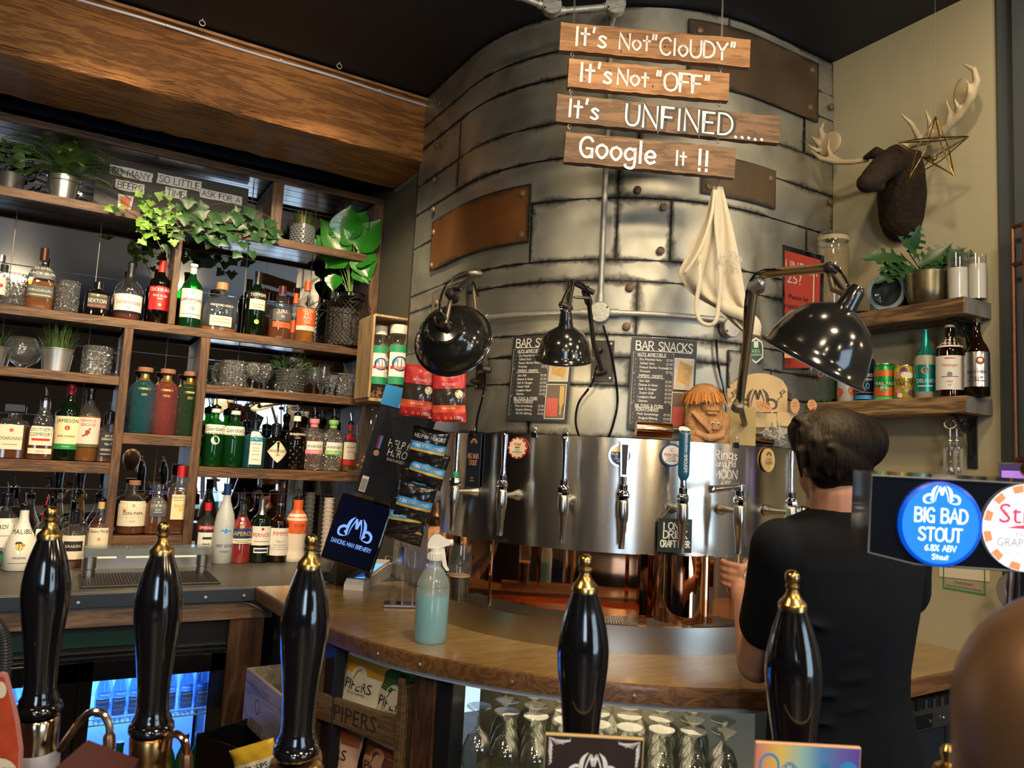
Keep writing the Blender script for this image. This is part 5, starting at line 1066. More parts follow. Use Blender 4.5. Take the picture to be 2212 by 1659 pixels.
# ================================================================ snack menus and posters on the cladding
M_menu=mat('charcoal_menu_card',(.035,.038,.040),.45);M_photo=mat('orange_crisp_photo',(.62,.36,.10),.5,var=.5,vs=30);M_photo2=mat('white_photo',(.62,.56,.45),.5,var=.3,vs=40)
def menu(s0,s1,z0,z1,lb,sk=0.):
    w,h=s1-s0,z1-z0;f=lambda u,v,e=0.:tk(s0+u*w+sk*(v-.5),z0+v*h,.049+e);o=f(.5,.5,0)
    t=thing('snack_menu',lb,'menu',o);g=lambda u,v,e=0.:f(u,v,e)-o
    MB().slab(g,0,1,0,1,.0015,8,1).build('card',M_menu,t,False)
    gm_=lambda u,v,e=0.:g(u/w,v/h,e+.0016);mb=MB()
    mb.stroke_text('BAR SNACKS',.030,gm_,w*.5,h*.915,w=.0036,e=.0004,maxw=w*.86);mb.rect(gm_,w*.08,w*.92,h*.856,h*.863,.0004,4,1)
    y=.83
    items=[('NUTS &PRETZELS',['Dry Roasted Nuts','Salted Nuts','Peanut Butter Pretzels','Pretzels']),('PIPERS CRISPS',['Sea Salt','Cheese & Onion','Salt & Vinegar','Sweet Chilli','Longhorn Beef','Chorizo']),('BILTONG & PORK',['Pork Scratchings','Original Biltong','Piri Piri Biltong'])]
    for hd,its in items:
        y0_=y+.012;mb.stroke_text(hd,.0095,gm_,w*.31,h*(y-.012),w=.0014,e=.0004,maxw=w*.42);mb.rect(gm_,w*.10,w*.52,h*(y-.034),h*(y-.030),.0004,2,1);y -= .034
        if hd[0]=='B':mb.stroke_text('SCRATCHINGS',.0095,gm_,w*.28,h*(y-.020),w=.0014,e=.0004,maxw=w*.36);y -= .036
        for k,it in enumerate(its):
            y -= .0435;mb.stroke_text(it,.0072,gm_,w*.145+len(it)*.0021,h*(y+.014),w=.0011,e=.0004);mb.stroke_text(('£2.50','£3.00','£5.00')[min(k,2) if hd[0]=='B' else 0],.0072,gm_,w*.58,h*(y+.014),w=.0009,e=.0004);mb.disc(gm_,w*.075,h*(y+.012),.0012,.0004,8)
        y -= .012
        mb.frame(gm_,w*.035,w*.645,h*(y+.004),h*y0_,.0008,.0004);y -= .014
    mb.build('lettering',W_,t,False)
    MB().rect(gm_,w*.66,w*.965,h*.46,h*.80,.0003,3,1).rect(gm_,w*.64,w*.955,h*.03,h*.43,.0003,3,1).build('photo_border',W_,t,False)
    MB().rect(gm_,w*.67,w*.955,h*.468,h*.792,.0006,3,1).build('photo',M_photo2,t,False)
    MB().add([gm_(w*a,h*b,.001) for a,b in [(.70,.55),(.90,.50),(.94,.72),(.74,.77)]],[(0,1,2,3)]).build('crisp_bag_print',M_photo,t,False)
    MB().rect(gm_,w*.65,w*.945,h*.038,h*.422,.0006,3,1).build('photo',mat('brown_photo',(.16,.12,.09),.5),t,False)
    MB().rect(gm_,w*.665,w*.84,h*.06,h*.27,.001,2,1).build('biltong_bag_print',mat('print_coral_red',(.62,.12,.09),.5),t,False)
    MB().add([gm_(w*a,h*b,.0012) for a,b in [(.875,.08),(.90,.08),(.90,.16),(.93,.22),(.925,.41),(.855,.41),(.86,.22),(.875,.16)]],[tuple(range(8))]).build('beer_glass_print',mat('print_beer_gold',(.60,.42,.14),.5),t,False)
    return t
menu(.872,1.100,.149,.462,'snack menu card behind the small dome lamp',.012);menu(1.296,1.517,.132,.457,'snack menu card beside the carved figure',.006)
# ================================================================ apron
def apron():
    hk=hdist(1549,392,2.42)
    # outline rows: (py, left px, right px)
    rows=[(400,1540,1560),(430,1534,1568),(480,1518,1581),(530,1496,1592),(575,1470,1600),(592,1461,1603),(620,1480,1608),(645,1502,1612),(670,1560,1618),(695,1576,1628),(722,1612,1633)]
    n=22;Vv=[];Ff=[]
    for j,(py,a,b) in enumerate(rows):
        for i in range(n+1):
            u=i/n;px=a+(b-a)*u;k=j/(len(rows)-1)
            dep=2.43+.02*k+.007*math.sin(u*9+.3*j)*min(1,(b-a)/60)+.006*math.sin(u*19+1)*(k>.05)+.02*(u-.5)**2
            Vv.append(hdist(px,py,dep))
    for j in range(len(rows)-1):
        for i in range(n):a=j*(n+1)+i;Ff.append((a,a+1,a+n+2,a+n+1))
    t=thing('cloth_apron','cream cotton apron hanging from the bottom plank by a hook','apron')
    m=mat('cream_cotton',(.62,.56,.43),.85,bump=.3,bs=250);o=MB().add(Vv,Ff).build('cloth',m,t,sm_angle=2)
    md=o.modifiers.new('thick','SOLIDIFY');md.thickness=.003;md.offset=0
    s=o.modifiers.new('sub','SUBSURF');s.levels=1;s.render_levels=1
    def strap(pts,w,nm,lb=None):
        P=smooth_pts([tuple(hdist(x,y,d)) for x,y,d in pts],5);mb=MB();V=[]
        for i,p in enumerate(P):
            p=Vector(p);q=Vector(P[min(i+1,len(P)-1)])-Vector(P[max(i-1,0)]);sd=q.cross(F).normalized()*w/2;V+=[p+sd,p-sd]
        mb.add(V,[(2*i,2*i+1,2*i+3,2*i+2) for i in range(len(P)-1)]);o=mb.build(nm,m,t,sm_angle=2,label=lb);md=o.modifiers.new('thick','SOLIDIFY');md.thickness=.002
    strap([(1510,548,2.40),(1512,600,2.38),(1504,660,2.38),(1512,692,2.38),(1530,702,2.39),(1546,694,2.39),(1552,660,2.40),(1556,590,2.40),(1546,470,2.41),(1549,410,2.42)],.013,'apron_strap')
    strap([(1552,655,2.42),(1575,668,2.42),(1610,682,2.43),(1631,700,2.43),(1630,724,2.43)],.036,'apron_tie')
    strap([(1544,410,2.41),(1536,470,2.39),(1512,540,2.37),(1478,592,2.37)],.010,'folded_hem')
    f=lambda u,v,e=0.:hdist(1578,560,2.40)+RT*u+UP*v;mb=MB();logo(mb,f,0,-.01,.07,0);mb.build('faint_print',mat('faint_grey_print',(.48,.44,.38),.85),t,False)
    MB().tube([hk+Vector((0,0,-.012)),hk+Vector((.008,0,-.004)),hk+Vector((.006,0,.012)),hk+Vector((-.003,0,.018))],.0018,6).build('hook',M_galv,t)
apron()
# ================================================================ plants
M_fern=mat('fern_green',(.11,.20,.035),.5,var=.5,vs=20);M_ivy=mat('ivy_green',(.028,.085,.028),.4,var=.55,vs=9);M_ivyl=mat('bright_ivy_green',(.17,.34,.05),.4,var=.3,vs=9)
M_leaf=mat('glossy_leaf_green',(.025,.20,.018),.28,coat=.3,var=.45,vs=12);M_dleaf=mat('deep_leaf_green',(.018,.065,.018),.35,var=.4,vs=12);M_grass=mat('grass_green',(.045,.085,.02),.5,var=.5,vs=30)
M_grasst=mat('yellow_grass_tips',(.30,.27,.07),.6);M_vine=mat('vine_brown',(.12,.10,.04),.7)
M_silv=mat('silver_bucket',(.55,.55,.54),.25,.9);M_dgpot=mat('dark_grey_pot',(.05,.052,.055),.4);M_ppot=mat('grey_diamond_pot',(.16,.17,.18),.25,coat=.4)
G_pot=glass('diamond_glass_pot',(.7,.74,.74),.3,(.25,.27,.27),.03,1.0,60,fr=.1)
def ivy_leaf(mb,P,X,Y,s,fold=.15):
    N_=X.cross(Y);pts=[(0,-.1),(.35,-.42),(.62,-.1),(.95,.0),(.55,.35),(.42,.62),(0,1.1),(-.42,.62),(-.55,.35),(-.95,0),(-.62,-.1),(-.35,-.42)]
    V=[P+N_*s*.10]+[P+X*a*s+Y*b*s-N_*s*fold*abs(a) for a,b in pts]
    mb.add(V,[(0,1+i,1+(i+1) % 12) for i in range(12)])
def oval_leaf(mb,P,X,Y,L,W,curl=.25,fold=.12,n=7,notch=False):
    N_=X.cross(Y);V=[];Fq=[]
    for i in range(n+1):
        t=i/n;w=W*math.sin(PI*min(1,t*1.04)**.75)*(.98 if t<1 else 0)+.0003;c=P+Y*L*t-N_*curl*L*t*t
        rip=N_*(.03*L*math.sin(i*2.5))
        V+=[c-X*w+N_*fold*w*2.0+rip,c-X*w*.5+N_*fold*w*.7,c,c+X*w*.5+N_*fold*w*.7,c+X*w+N_*fold*w*2.0+rip]
    for i in range(n):
        for k in range(4):
            if notch and k in (0,3) and i % 2:continue
            a=i*5+k;Fq.append((a,a+1,a+6,a+5))
    mb.add(V,Fq)
def pot(name,m,t,r,h,taper=.82,rim=.003):
    return MB().lathe([(0,0),(r*taper,0),(r*taper,.002),(r,h*.96),(r+rim,h*.97),(r+rim,h),(r-.003,h),(r*.9,h*.85),(0,h*.85)],28).build(name,m,t)
def blades(t,r,h,z0,n,m,name='grass_blades',sp=.9,w=.002):
    mb=MB()
    for k in range(n):
        a=random.random()*2*PI;q=random.random()**.5*r*.8;x,y=q*math.cos(a),q*math.sin(a);l=random.uniform(.55,1)*h;o=random.uniform(.1,sp)*l*.5
        b=Vector((x,y,z0));d=Vector((math.cos(a),math.sin(a),0));sd=Vector((-d.y,d.x,0))*w
        P=[b,b+d*o*.3+Vector((0,0,l*.5)),b+d*o+Vector((0,0,l))]
        mb.add([P[0]-sd,P[0]+sd,P[1]+sd*.8,P[1]-sd*.8,P[2]],[(0,1,2,3),(3,2,4)])
    return mb.build(name,m,t,False,kind='stuff')
def planted(name,lb,px,pyb,w,pyt,z,Y=3.95,P0=None):
    P=P0 or at(px,pyb,'Y',Y);s=depth(P)/FPX;t=thing(name,lb,'plant',(P.x,P.y,z));return t,w/2*s,(pyb-pyt)*s,s
# fern in bucket
t,r,h,s=planted('potted_fern','large arching fern in a shiny silver bucket on the top shelf',134,425,62,373,zS1,3.93)
pot('bucket',M_silv,t,r,h,.8);MB().tube([(r*1.02*math.cos(a),r*1.02*math.sin(a),h*.78) for a in [2*PI*i/20 for i in range(20)]],.0015,5,closed=True).build('rim_band',M_silv,t)
def frond(mb,P,az,el,L,n=28):
    d=Vector((math.cos(az),math.sin(az)*(.3 if math.sin(az)>0 else 1),0));z=Vector((0,0,1));p=Vector(P);v=el;pts=[]
    for i in range(n+1):
        pts.append(p.copy());p=p+(d*math.cos(v)+z*math.sin(v))*L/n;v -= (el+.75)/n
    mb.tube(pts,.0013,4);sd=Vector((-d.y,d.x,0))
    for i in range(1,n):
        tt=(pts[min(i+1,n)]-pts[i-1]).normalized();ll=L*.15*math.sin(PI*(i/n)**.6)+.004
        for sg in (-1,1):
            a=pts[i];dd=(sd*sg+tt*.45-z*.12).normalized();wv=tt*.0036
            mb.add([a-wv,a+wv,a+dd*ll*.6+wv,a+dd*ll,a+dd*ll*.6-wv],[(0,1,2,3,4)])
fr_=[(-2.9,1.2,.30),(-2.6,.7,.32),(3.0,1.45,.33),(-.2,1.3,.30),(.1,.8,.34),(-.4,.5,.30),(-1.2,.7,.20),(-1.7,1.0,.22),(2.6,.5,.26),(1.2,1.2,.22),(-.9,1.0,.26),(-2.2,.3,.26),(.3,.3,.28),(-.7,.2,.24),(1.6,1.5,.30),(-.25,1.1,.24),(2.9,.9,.34),(-1.4,1.45,.27)]
fr_+=[(a_,.9+.5*(k_ % 2),.27) for k_,a_ in enumerate((-3,-2.2,-1.5,-.8,0,.8,2,2.7))]
for k,(az,el,L_) in enumerate(fr_):
    el+=.22
    mb=MB();frond(mb,(0,0,h*.9),az,el,L_*1.12);mb.build('frond',M_fern,t,False)
# small ivy-leaf plant at far left of the top shelf
t,r,h,s=planted('potted_plant','small round-leafed plant in a dark grey pot at the left end of the top shelf',20,405,56,368,zS1,3.93)
pot('pot',M_dgpot,t,r,h,.9)
mb=MB()
for k in range(20):
    a=random.uniform(0,6.28);q=random.uniform(.0,.09);P=Vector((q*math.cos(a),q*math.sin(a)*.5,h+random.uniform(.01,.13)));oval_leaf(mb,P,Vector((math.cos(a+1.5),math.sin(a+1.5),0)),Vector((math.cos(a),math.sin(a)*.6,.5)).normalized(),.05,.022)
oval_leaf(mb,Vector((.055,-.02,h+.10)),Vector((1,0,0)),Vector((.1,0,1)).normalized(),.06,.032,n=8)
mb.build('leaves',mat('soft_green_leaf',(.10,.18,.06),.45,var=.4,vs=20),t,False);mb=MB();frond(mb,(.05,-.02,h),-.2,1.0,.26);frond(mb,(.0,-.02,h),2.9,.9,.2);mb.build('fern_sprig',M_fern,t,False)
# grass in grey pot on the top shelf
t,r,h,s=planted('potted_grass','yellow-tipped grass in a grey diamond-pattern pot beside the big leafy plant',652,524,50,481,zS1,3.93)
pot('pot',M_ppot,t,r,h,.92);facets(t,r*1.04,h,M_ppot,7,18,.06,.92,'diamond_relief');blades(t,r,.11,h*.8,160,M_grass,sp=.8);blades(t,r,.11,h*.8,60,M_grasst,'pale_tips',sp=.8)
t,r,h,s=planted('potted_grass','thick green grass in a plain galvanised pot left of the glass mug',120,790,62,740,zS3,3.94)
pot('pot',M_galv,t,r,h,.80);blades(t,r*1.1,.135,h*.8,230,M_grass,sp=1.1,w=.0025)
t,r,h,s=planted('potted_grass','grass tuft at the left edge of the glass shelf, cut off by the picture edge',-22,783,60,740,zS3,3.94);pot('pot',M_galv,t,r,h,.80);blades(t,r*1.1,.11,h*.8,120,M_grass,sp=1.3)
t,r,h,s=planted('potted_bush','bushy artificial plant in a clear diamond-cut glass pot in the middle of the glass shelf',626,838,57,788,zS3,3.93)
MB().lathe([(0,.002),(r*.93,0),(r,h),(r*.95,h),(r*.88,.01),(0,.01)],28,cap=False).build('pot',G_pot,t);facets(t,r*1.03,h,G_pot,7,20,.05,.95,'diamond_relief')
mb=MB()
for k in range(420):
    a=random.random()*6.28;el=random.random()*1.5;rr=random.uniform(.03,.095);P=Vector((rr*1.15*math.cos(a)*math.cos(el*.8),rr*.75*math.sin(a)*math.cos(el*.8),h*.9+rr*1.0*math.sin(el)));d=(P-Vector((0,0,h*.8))).normalized();sd=d.orthogonal().normalized()*.0030;l=random.uniform(.018,.03)
    mb.add([P-sd,P+sd,P+d*l+Vector((0,0,-.004))],[(0,1,2)])
mb.build('leaflets',mat('bush_green',(.035,.075,.03),.5,var=.5,vs=30),t,False,kind='stuff')
# black mesh lantern with big leafy plant
P=at(752,724,'Y',3.935);s=depth(P)/FPX;t=thing('mesh_lantern','large black diamond-mesh lantern at the right end of the tall-bottle shelf','lantern',(P.x,P.y,zS2));r=49*s;h=119*s
pr_=[(r*.86,.004),(r*.98,h*.06),(r,h*.5),(r*.98,h*.80),(r*.80,h*.90),(r*.62,h*.94)]
mb=MB();nn_=30
for sg in (-1,1):
    for k in range(nn_):
        L_=[]
        for j in range(19):
            v=j/18;z=h*(.01+.93*v);rr=interp(pr_,z);a=2*PI*k/nn_+sg*v*2.3;L_.append((rr*math.sin(a),-rr*math.cos(a),z))
        mb.tube(L_,.0012,4)
mb.build('mesh',M_dark,t,kind='stuff')
for k in range(3):
    c=k*2*PI/3;MB().tube([((r+.002)*math.sin(c+.62*math.cos(q)),-(r+.002)*math.cos(c+.62*math.cos(q)),h*.5+h*.38*math.sin(q)) for q in [2*PI*i/32 for i in range(32)]],.002,5,closed=True).build('oval_frame',M_dark,t)
MB().lathe([(r*.62,h*.93),(r*.62,h*.985),(r*.66,h),(r*.55,h),(r*.55,h*.93)],24).build('top_ring',M_gblack,t);MB().lathe([(0,0),(r*.8,0),(r*.86,.008),(0,.01)],24).build('base',M_gblack,t)
LN=t.location
t=thing('leafy_plant','big glossy green leafy plant spilling over the black mesh lantern','plant',(LN.x,LN.y,zS2+h*.9));o=Vector(t.location)
def pleaf(px,py,tx,ty,w,dy=0.,m_=M_leaf,base=None):
    """leaf from pixel (px,py) stalk end to tip pixel, at the plant's depth"""
    D=depth(o)-.02+dy;a=fwd(px,py,D);b_=fwd(tx,ty,D-.03);Y=(b_-a);L_=Y.length;Y.normalize();N_=-(F-Y*F.dot(Y)).normalized();N_=(N_+Vector((0,0,.35))).normalized();N_=(N_-Y*N_.dot(Y)).normalized();X=Y.cross(N_)
    mb=MB();k=D/FPX;oval_leaf(mb,a-o,X,Y,L_,w*k/2,.10,.12,9);ob=mb.build('leaf',m_,t,sm_angle=2)
    MB().tube([(a-o),(a-o)*.4+Vector((0,0,.02)),Vector((0,0,0))],.0022,5).build('stalk',M_ivyl,t)
for q in [(752,560,690,468,62),(745,520,757,440,74),(775,545,822,470,70),(755,590,702,605,0),(742,545,702,578,70,0,M_leaf),(776,540,800,605,62),(770,575,796,612,46),(735,560,682,505,60),(724,592,718,628,40),(742,500,720,470,60,.02),(770,500,790,455,56,.02),(764,528,742,492,46),(705,520,684,545,40),(765,560,812,560,48)]:
    if q[4]:pleaf(*q)
# ivy garland along the top shelf
t=thing('ivy_garland','trailing ivy garland draped over the middle of the top shelf','plant');mb=MB();Lf=[]
def vine(P):
    Q=smooth_pts([tuple(at(x,y,'Y',d)) for x,y,d in P],5);MB().tube(Q,.0016,5).build('vine',M_vine,t);return Q
vs=[vine([(300,470,3.82),(350,455,3.80),(420,470,3.80),(480,478,3.80),(540,490,3.80),(600,505,3.82)]),vine([(310,490,3.83),(370,500,3.80),(440,495,3.79),(520,505,3.79),(590,515,3.80)]),vine([(420,450,3.88),(480,440,3.88),(540,450,3.88),(585,470,3.86)]),vine([(230,448,3.81),(262,438,3.81),(300,460,3.81)]),vine([(330,500,3.80),(340,520,3.78),(352,545,3.78)]),vine([(480,500,3.79),(500,520,3.78),(530,540,3.78)])]
for q in range(150):
    if q<132:px,py,d=random.uniform(300,598),0,random.uniform(3.76,3.86);c=455+(px-300)*.14;py=random.gauss(c+8,22);py=min(max(py,c-38),c+62)
    else:px,py,d=[(235,447),(250,450),(262,446),(330,470),(342,478),(322,460),(350,500),(338,512),(318,505),(355,530),(375,520),(345,455),(545,545),(480,520),(525,470),(590,512),(575,520),(390,505)][min(q-132,17)]+(3.79,)
    P=at(px,py,'Y',d);a=random.gauss(-PI/2,.9);Y=Vector((math.cos(a),random.uniform(-.5,.1),math.sin(a))).normalized();N_=Vector((random.uniform(-.4,.4),-1,random.uniform(-.1,.7))).normalized();X=Y.cross(N_).normalized()
    s_=random.uniform(.026,.045)*(.7 if px<390 else 1);lf=MB();ivy_leaf(lf,P,X,Y,s_);lf.build('leaf',M_ivyl if px<385 and random.random()<.75 else M_ivy,t,sm_angle=2)
# ================================================================ blackboard on the top shelf
c0,c1,c2=at(212,337,'Y',4.03),at(538,404,'Y',4.03),at(538,470,'Y',4.03)
t=thing('chalk_board','black board of cut-out words about many beers and little time','sign',((c0.x+c1.x)/2,4.03,zS1));w=c1.x-c0.x;h=c0.z-zS1
MB().box((0,.008,h/2),(w,.012,h)).build('board',mat('blackboard',(.028,.028,.030),.5,var=.6,vs=7),t,False)
bf=flat((0,.0015,0));sx_=lambda px:at(px,400,'Y',4.03).x-(c0.x+c1.x)/2
m1,m2=MB(),MB()
for st,px,py,sz in (('SO MANY',284,375,17),('BEERS',281,403,17),('SO LITTLE',388,394,17),('TIME',380,418,17),('ASK FOR A',478,425,15)):
    P=at(px,py,'Y',4.03);k=depth(P)/FPX;u=P.x-(c0.x+c1.x)/2;v=P.z-zS1;sz *= .82;_,wd=strokes(st,sz*k)
    n=24;V=[]
    for i in range(n):a=2*PI*i/n;q=max(abs(math.cos(a)),abs(math.sin(a)));V.append(bf(u+(wd/2+.010)*math.cos(a)/q+random.uniform(-.002,.002),v+(sz*k*.78)*math.sin(a)/q+random.uniform(-.002,.002),.0006))
    m1.add(V,[tuple(range(n))]);m2.stroke_text(st,sz*k,bf,u,v,w=sz*k*.11,e=.0012)
P=at(271,437,'Y',4.03);u=P.x-(c0.x+c1.x)/2;v=P.z-zS1;m1.add([bf(u+a,v+b,.0006) for a,b in [(-.030,-.04),(.026,-.04),(.034,.036),(-.034,.036)]],[(0,1,2,3)])
m1.build('white_patch',W_,t,False);m2.build('lettering',K_,t,False)
MB().add([bf(u+a,v+b,.0012) for a,b in [(-.018,-.035),(.015,-.035),(.024,.026),(-.024,.026)]],[(0,1,2,3)]).build('beer_glass_print',M_coral,t,False)
# ================================================================ things on the wooden counter and below the tap wall end
def onk(px,py):return at(px,py,'Z',ZK)
# till screen
a=fwd(693,1208,3.02);b_=fwd(806,1236,2.92);c=fwd(741,1060,3.08);d=fwd(846,1098,2.99)
o=(a+b_+c+d)/4;X=((b_-a)+(d-c)).normalized();Y=((c-a)+(d-b_));hh=Y.length/2;Y=(Y-X*Y.dot(X)).normalized();ww=((b_-a).length+(d-c).length)/2;Nn=X.cross(Y)
t=thing('till_screen','tilted touch screen showing a pale blue jester-hat emblem on the till','screen',M=axes(o,X,-Nn,Y));f=flat((0,-.010,0))
MB().box((0,0,0),(ww,.018,hh),bev=.004).build('housing',M_gblack,t,False);so=MB().rect(f,-ww*.46,ww*.46,-hh*.46,hh*.46,.0003).build('screen',mat('screen_glass',(.002,.002,.006),.12,emit=(.0015,.002,.007),es=1),t,False)
mb=MB();logo(mb,f,0,-.03,ww*.66,.001);mb.stroke_text('DANCING MAN BREWERY',.0155,f,0,-.054,w=.0021,e=.001,maxw=ww*.82,gap=1.2,sx=.9);mb.build('emblem',mat('screen_blue_glow',(.02,.05,.1),.4,emit=(.20,.38,.95),es=.95),so,False)
q=onk(790,1235);st=axes((0,0,0),(1,0,0),(0,1,0),(0,0,1));Iv=t.matrix_world.inverted()
MB().add([Iv @ Vector(v) for v in [o+X*(-.06)-Y*.02-Nn*-.0+(-Nn)*.014,o+X*.08-Y*.02-Nn*.014,Vector((o.x+.12,o.y+.26,ZK)),Vector((o.x-.02,o.y+.29,ZK)),o+X*(-.06)-Y*.10-Nn*.014,o+X*.08-Y*.10-Nn*.014,Vector((o.x+.12,o.y+.13,ZK+.002)),Vector((o.x-.02,o.y+.15,ZK+.002))]],[(0,1,2,3),(5,4,7,6),(0,4,5,1),(3,2,6,7),(1,5,6,2),(4,0,3,7)]).build('stand',M_black,t,False)
pb=onk(745,1250);MB().box(tuple(Iv @ Vector((pb.x+.02,pb.y+.06,ZK+.022))),(.01,.01,.01)).build('status_lamp',mat('green_led',(0,.2,0),.4,emit=(.2,1,.1),es=3),t,False)
t=thing('cash_till','low black till base under the tilted touch screen','till',(pb.x,pb.y+.02,ZK));MB().box((.02,.07,.02),(.26,.22,.04),bev=.006).build('body',M_black,t,False);MB().box((-.03,-.0405,.02),(.10,.002,.012)).build('print_slot',M_galv,t,False)
# card reader
p_,q_=onk(763,1275),onk(830,1242);d=(q_-p_).normalized();n_=Vector((0,0,1));t=thing('card_reader','white card payment terminal with bright blue screen on the wooden counter','card reader',M=axes(p_,Vector((d.y,-d.x,0)),d,n_))
Ln=(q_-p_).length*1.0;k_=MB();PP=[(0,0),(0,.022),(.014,.032),(Ln*.75,.060),(Ln,.056),(Ln,.02),(Ln*.9,0)]
Mx=Matrix(((0,0,1,0),(1,0,0,0),(0,1,0,0),(0,0,0,1)))
k_.prism(PP,-.040,.040,Mx).build('body',mat('white_plastic',(.80,.80,.80),.3,coat=.3),t,sm_angle=.4)
sl=Vector((0,Ln*.75-.014,.028)).normalized();g=flat(Vector((0,.014,.032)),(1,0,0),sl,Vector((0,-sl.z,sl.y)))
MB().slab(lambda u,v,e=0.:g(u,v,e),-.036,.036,-.004,Ln*.86,.010,1,1).build('handset',MATS['white_plastic'],t,False)
so=MB().rect(g,-.030,.030,.022,Ln*.66,.0106).build('screen',mat('blue_screen',(.02,.1,.4),.3,emit=(.10,.32,1),es=1.6),t,False);MB().disc(g,0,Ln*.3,.008,.0112).build('icon',mat('screen_white',(.5,.6,.7),.3,emit=(.8,.9,1),es=1),so,False)
tag(MB().tube(smooth_pts([tuple(v) for v in (q_+Vector((0,0,.05)),q_+Vector((.03,.06,.075)),q_+Vector((.09,.09,.05)),q_+Vector((.13,.10,.01)))],5),.0025,6).build('charging_cable',mat('grey_cable2',(.4,.4,.4),.5)),'grey cable running from the white card terminal','cable')
# phone
p_,q_=onk(829,1312),onk(896,1314);d=(q_-p_).normalized();t=thing('mobile_phone','dark mobile phone lying on the counter behind the spray bottle','phone',M=axes(p_+d*.07+Vector((-d.y,d.x,0))*.03,d,Vector((-d.y,d.x,0)),(0,0,1)))
MB().box((0,0,.006),(.145,.072,.010),bev=.003).build('case',mat('rose_grey_metal',(.35,.28,.26),.35,.7),t,False);MB().box((0,0,.0112),(.141,.068,.001)).build('screen',M_gblack,t,False)
# spray bottle
P=onk(929,1386);s=depth(P)/FPX;t=thing('spray_bottle','white trigger spray bottle half full of pale blue cleaner on the counter','bottle',P,(0,0,-.35));hb=230*s;r=36*s
Q=[(r*.90,0),(r*.98,.006),(r*.98,.02),(r,.024),(r,hb*.50),(r*.98,hb*.505),(r*1.0,hb*.53),(r*.9,hb*.58),(r*.62,hb*.66),(r*.40,hb*.70),(r*.37,hb*.77)]
MB().lathe([(0,.002)]+Q,32).build('body',glass('milky_plastic',(.85,.97,.99),.36,(.86,.96,.97),.15,fr=.03),t)
MB().lathe([(0,.004)]+[(q-.0025,z+.002) for q,z in Q[:5] if z<hb*.43]+[(r-.0025,hb*.43),(0,hb*.43)],28).build('liquid',glass('pale_blue_cleaner',(.20,.75,.88),.85,(.20,.74,.88),.05),t)
Mw=mat('white_trigger_plastic',(.78,.77,.72),.35);mb=MB().lathe([(r*.46,hb*.755),(r*.46,hb*.82),(r*.34,hb*.83),(r*.34,hb*.87)],20)
for i in range(20):a_=2*PI*i/20;mb.box((r*.47*math.cos(a_),r*.47*math.sin(a_),hb*.79),(.0025,.0025,hb*.05))
mb.build('collar',Mw,t)
hd=[(-.024,.0),(-.012,-.001),(.012,0),(.030,.008),(.040,.010),(.040,.026),(.030,.028),(.012,.040),(-.006,.042),(-.020,.030),(-.026,.012)]
MB().prism([(x,y+hb*.865) for x,y in hd],-.011,.011,Matrix.Rotation(PI/2,4,'X')).build('head',Mw,t,sm_angle=.5)
MB().lathe([(.009,0),(.010,.012),(.006,.014),(0,.014)],12,Matrix.Translation((.038,0,hb*.865+.018)) @ Matrix.Rotation(PI/2,4,'Y')).build('nozzle',Mw,t)
MB().prism([(.012,hb*.87),(.026,hb*.87),(.030,hb*.80),(.036,hb*.71),(.044,hb*.665),(.036,hb*.655),(.024,hb*.70),(.016,hb*.80)],-.006,.006,Matrix.Rotation(PI/2,4,'X')).build('trigger',Mw,t,sm_angle=.4)
MB().tube([(0,0,.01),(0,0,hb*.8)],.0025,6).build('dip_tube',Mw,t)
# stout in a pint glass
P=onk(992,1293);P=Vector((P.x,P.y,E-.462));P=at(990,1294,'Z',E-.4625);s=depth(P)/FPX;t=thing('pint_of_stout','glass of black stout with tan foam ring, standing on the drip tray end','drink',P);h=116*s;r=26*s
Q=[(r*.80,0),(r*.82,h*.02),(r*.84,h*.15),(r*.92,h*.38),(r*.98,h*.5),(r,h*.72),(r*.93,h*1.0)]
MB().lathe([(0,.001)]+Q+[(q*.95,z) for q,z in reversed(Q[2:])]+[(0,h*.04)],28,cap=False).build('glass',G_clear,t)
MB().lathe([(0,h*.04)]+[(q*.94,max(z,h*.04)) for q,z in Q if z<h*.45]+[(r*.90,h*.42),(0,h*.42)],28).build('stout',mat('black_stout',(.006,.003,.002),.1,coat=.5),t);MB().lathe([(0,h*.42),(r*.905,h*.42),(r*.91,h*.445),(0,h*.446)],24).build('foam',mat('tan_foam',(.55,.38,.22),.7),t)
# bar tools pot
P=onk(874,1252);s=depth(P)/FPX;t=thing('tool_cup','steel cup holding bar spoons and tongs at the foot of the snack rack','cup',P);r=22*s;h=72*s
MB().lathe([(r*.9,0),(r,h),(r*1.05,h),(r*.95,h*.98),(r*.85,.004),(0,.004)],24).build('cup',M_steel,t)
for a_,b2,l in ((.3,-.2,1.7),(-.5,.1,1.5),(.1,.3,1.45)):MB().tube([(0,0,.01),(a_*r,b2*r,h),(a_*r*2,b2*r*2,h*l)],.003,6).build('bar_spoon',M_chrome,t)
P=onk(893,1266);s=depth(P)/FPX;t=thing('tall_glass','empty clear tall glass between the tool cup and the spray bottle','glass',P);MB().lathe([(0,.002),(14*s,0),(15*s,75*s),(14*s,75*s),(13*s,.008),(0,.008)],20,cap=False).build('bowl',G_clear,t)
P=onk(922,1262);s=depth(P)/FPX;t=thing('straw_caddy','glass jar with black collar full of spoons behind the spray bottle','jar',P);MB().lathe([(0,.0),(20*s,0),(20*s,62*s),(0,62*s)],20).build('jar',mat('frosty_jar',(.35,.34,.30),.3,coat=.4),t);MB().lathe([(21*s,60*s),(22*s,88*s),(18*s,90*s),(18*s,66*s),(0,66*s)],20).build('collar',M_black,t)
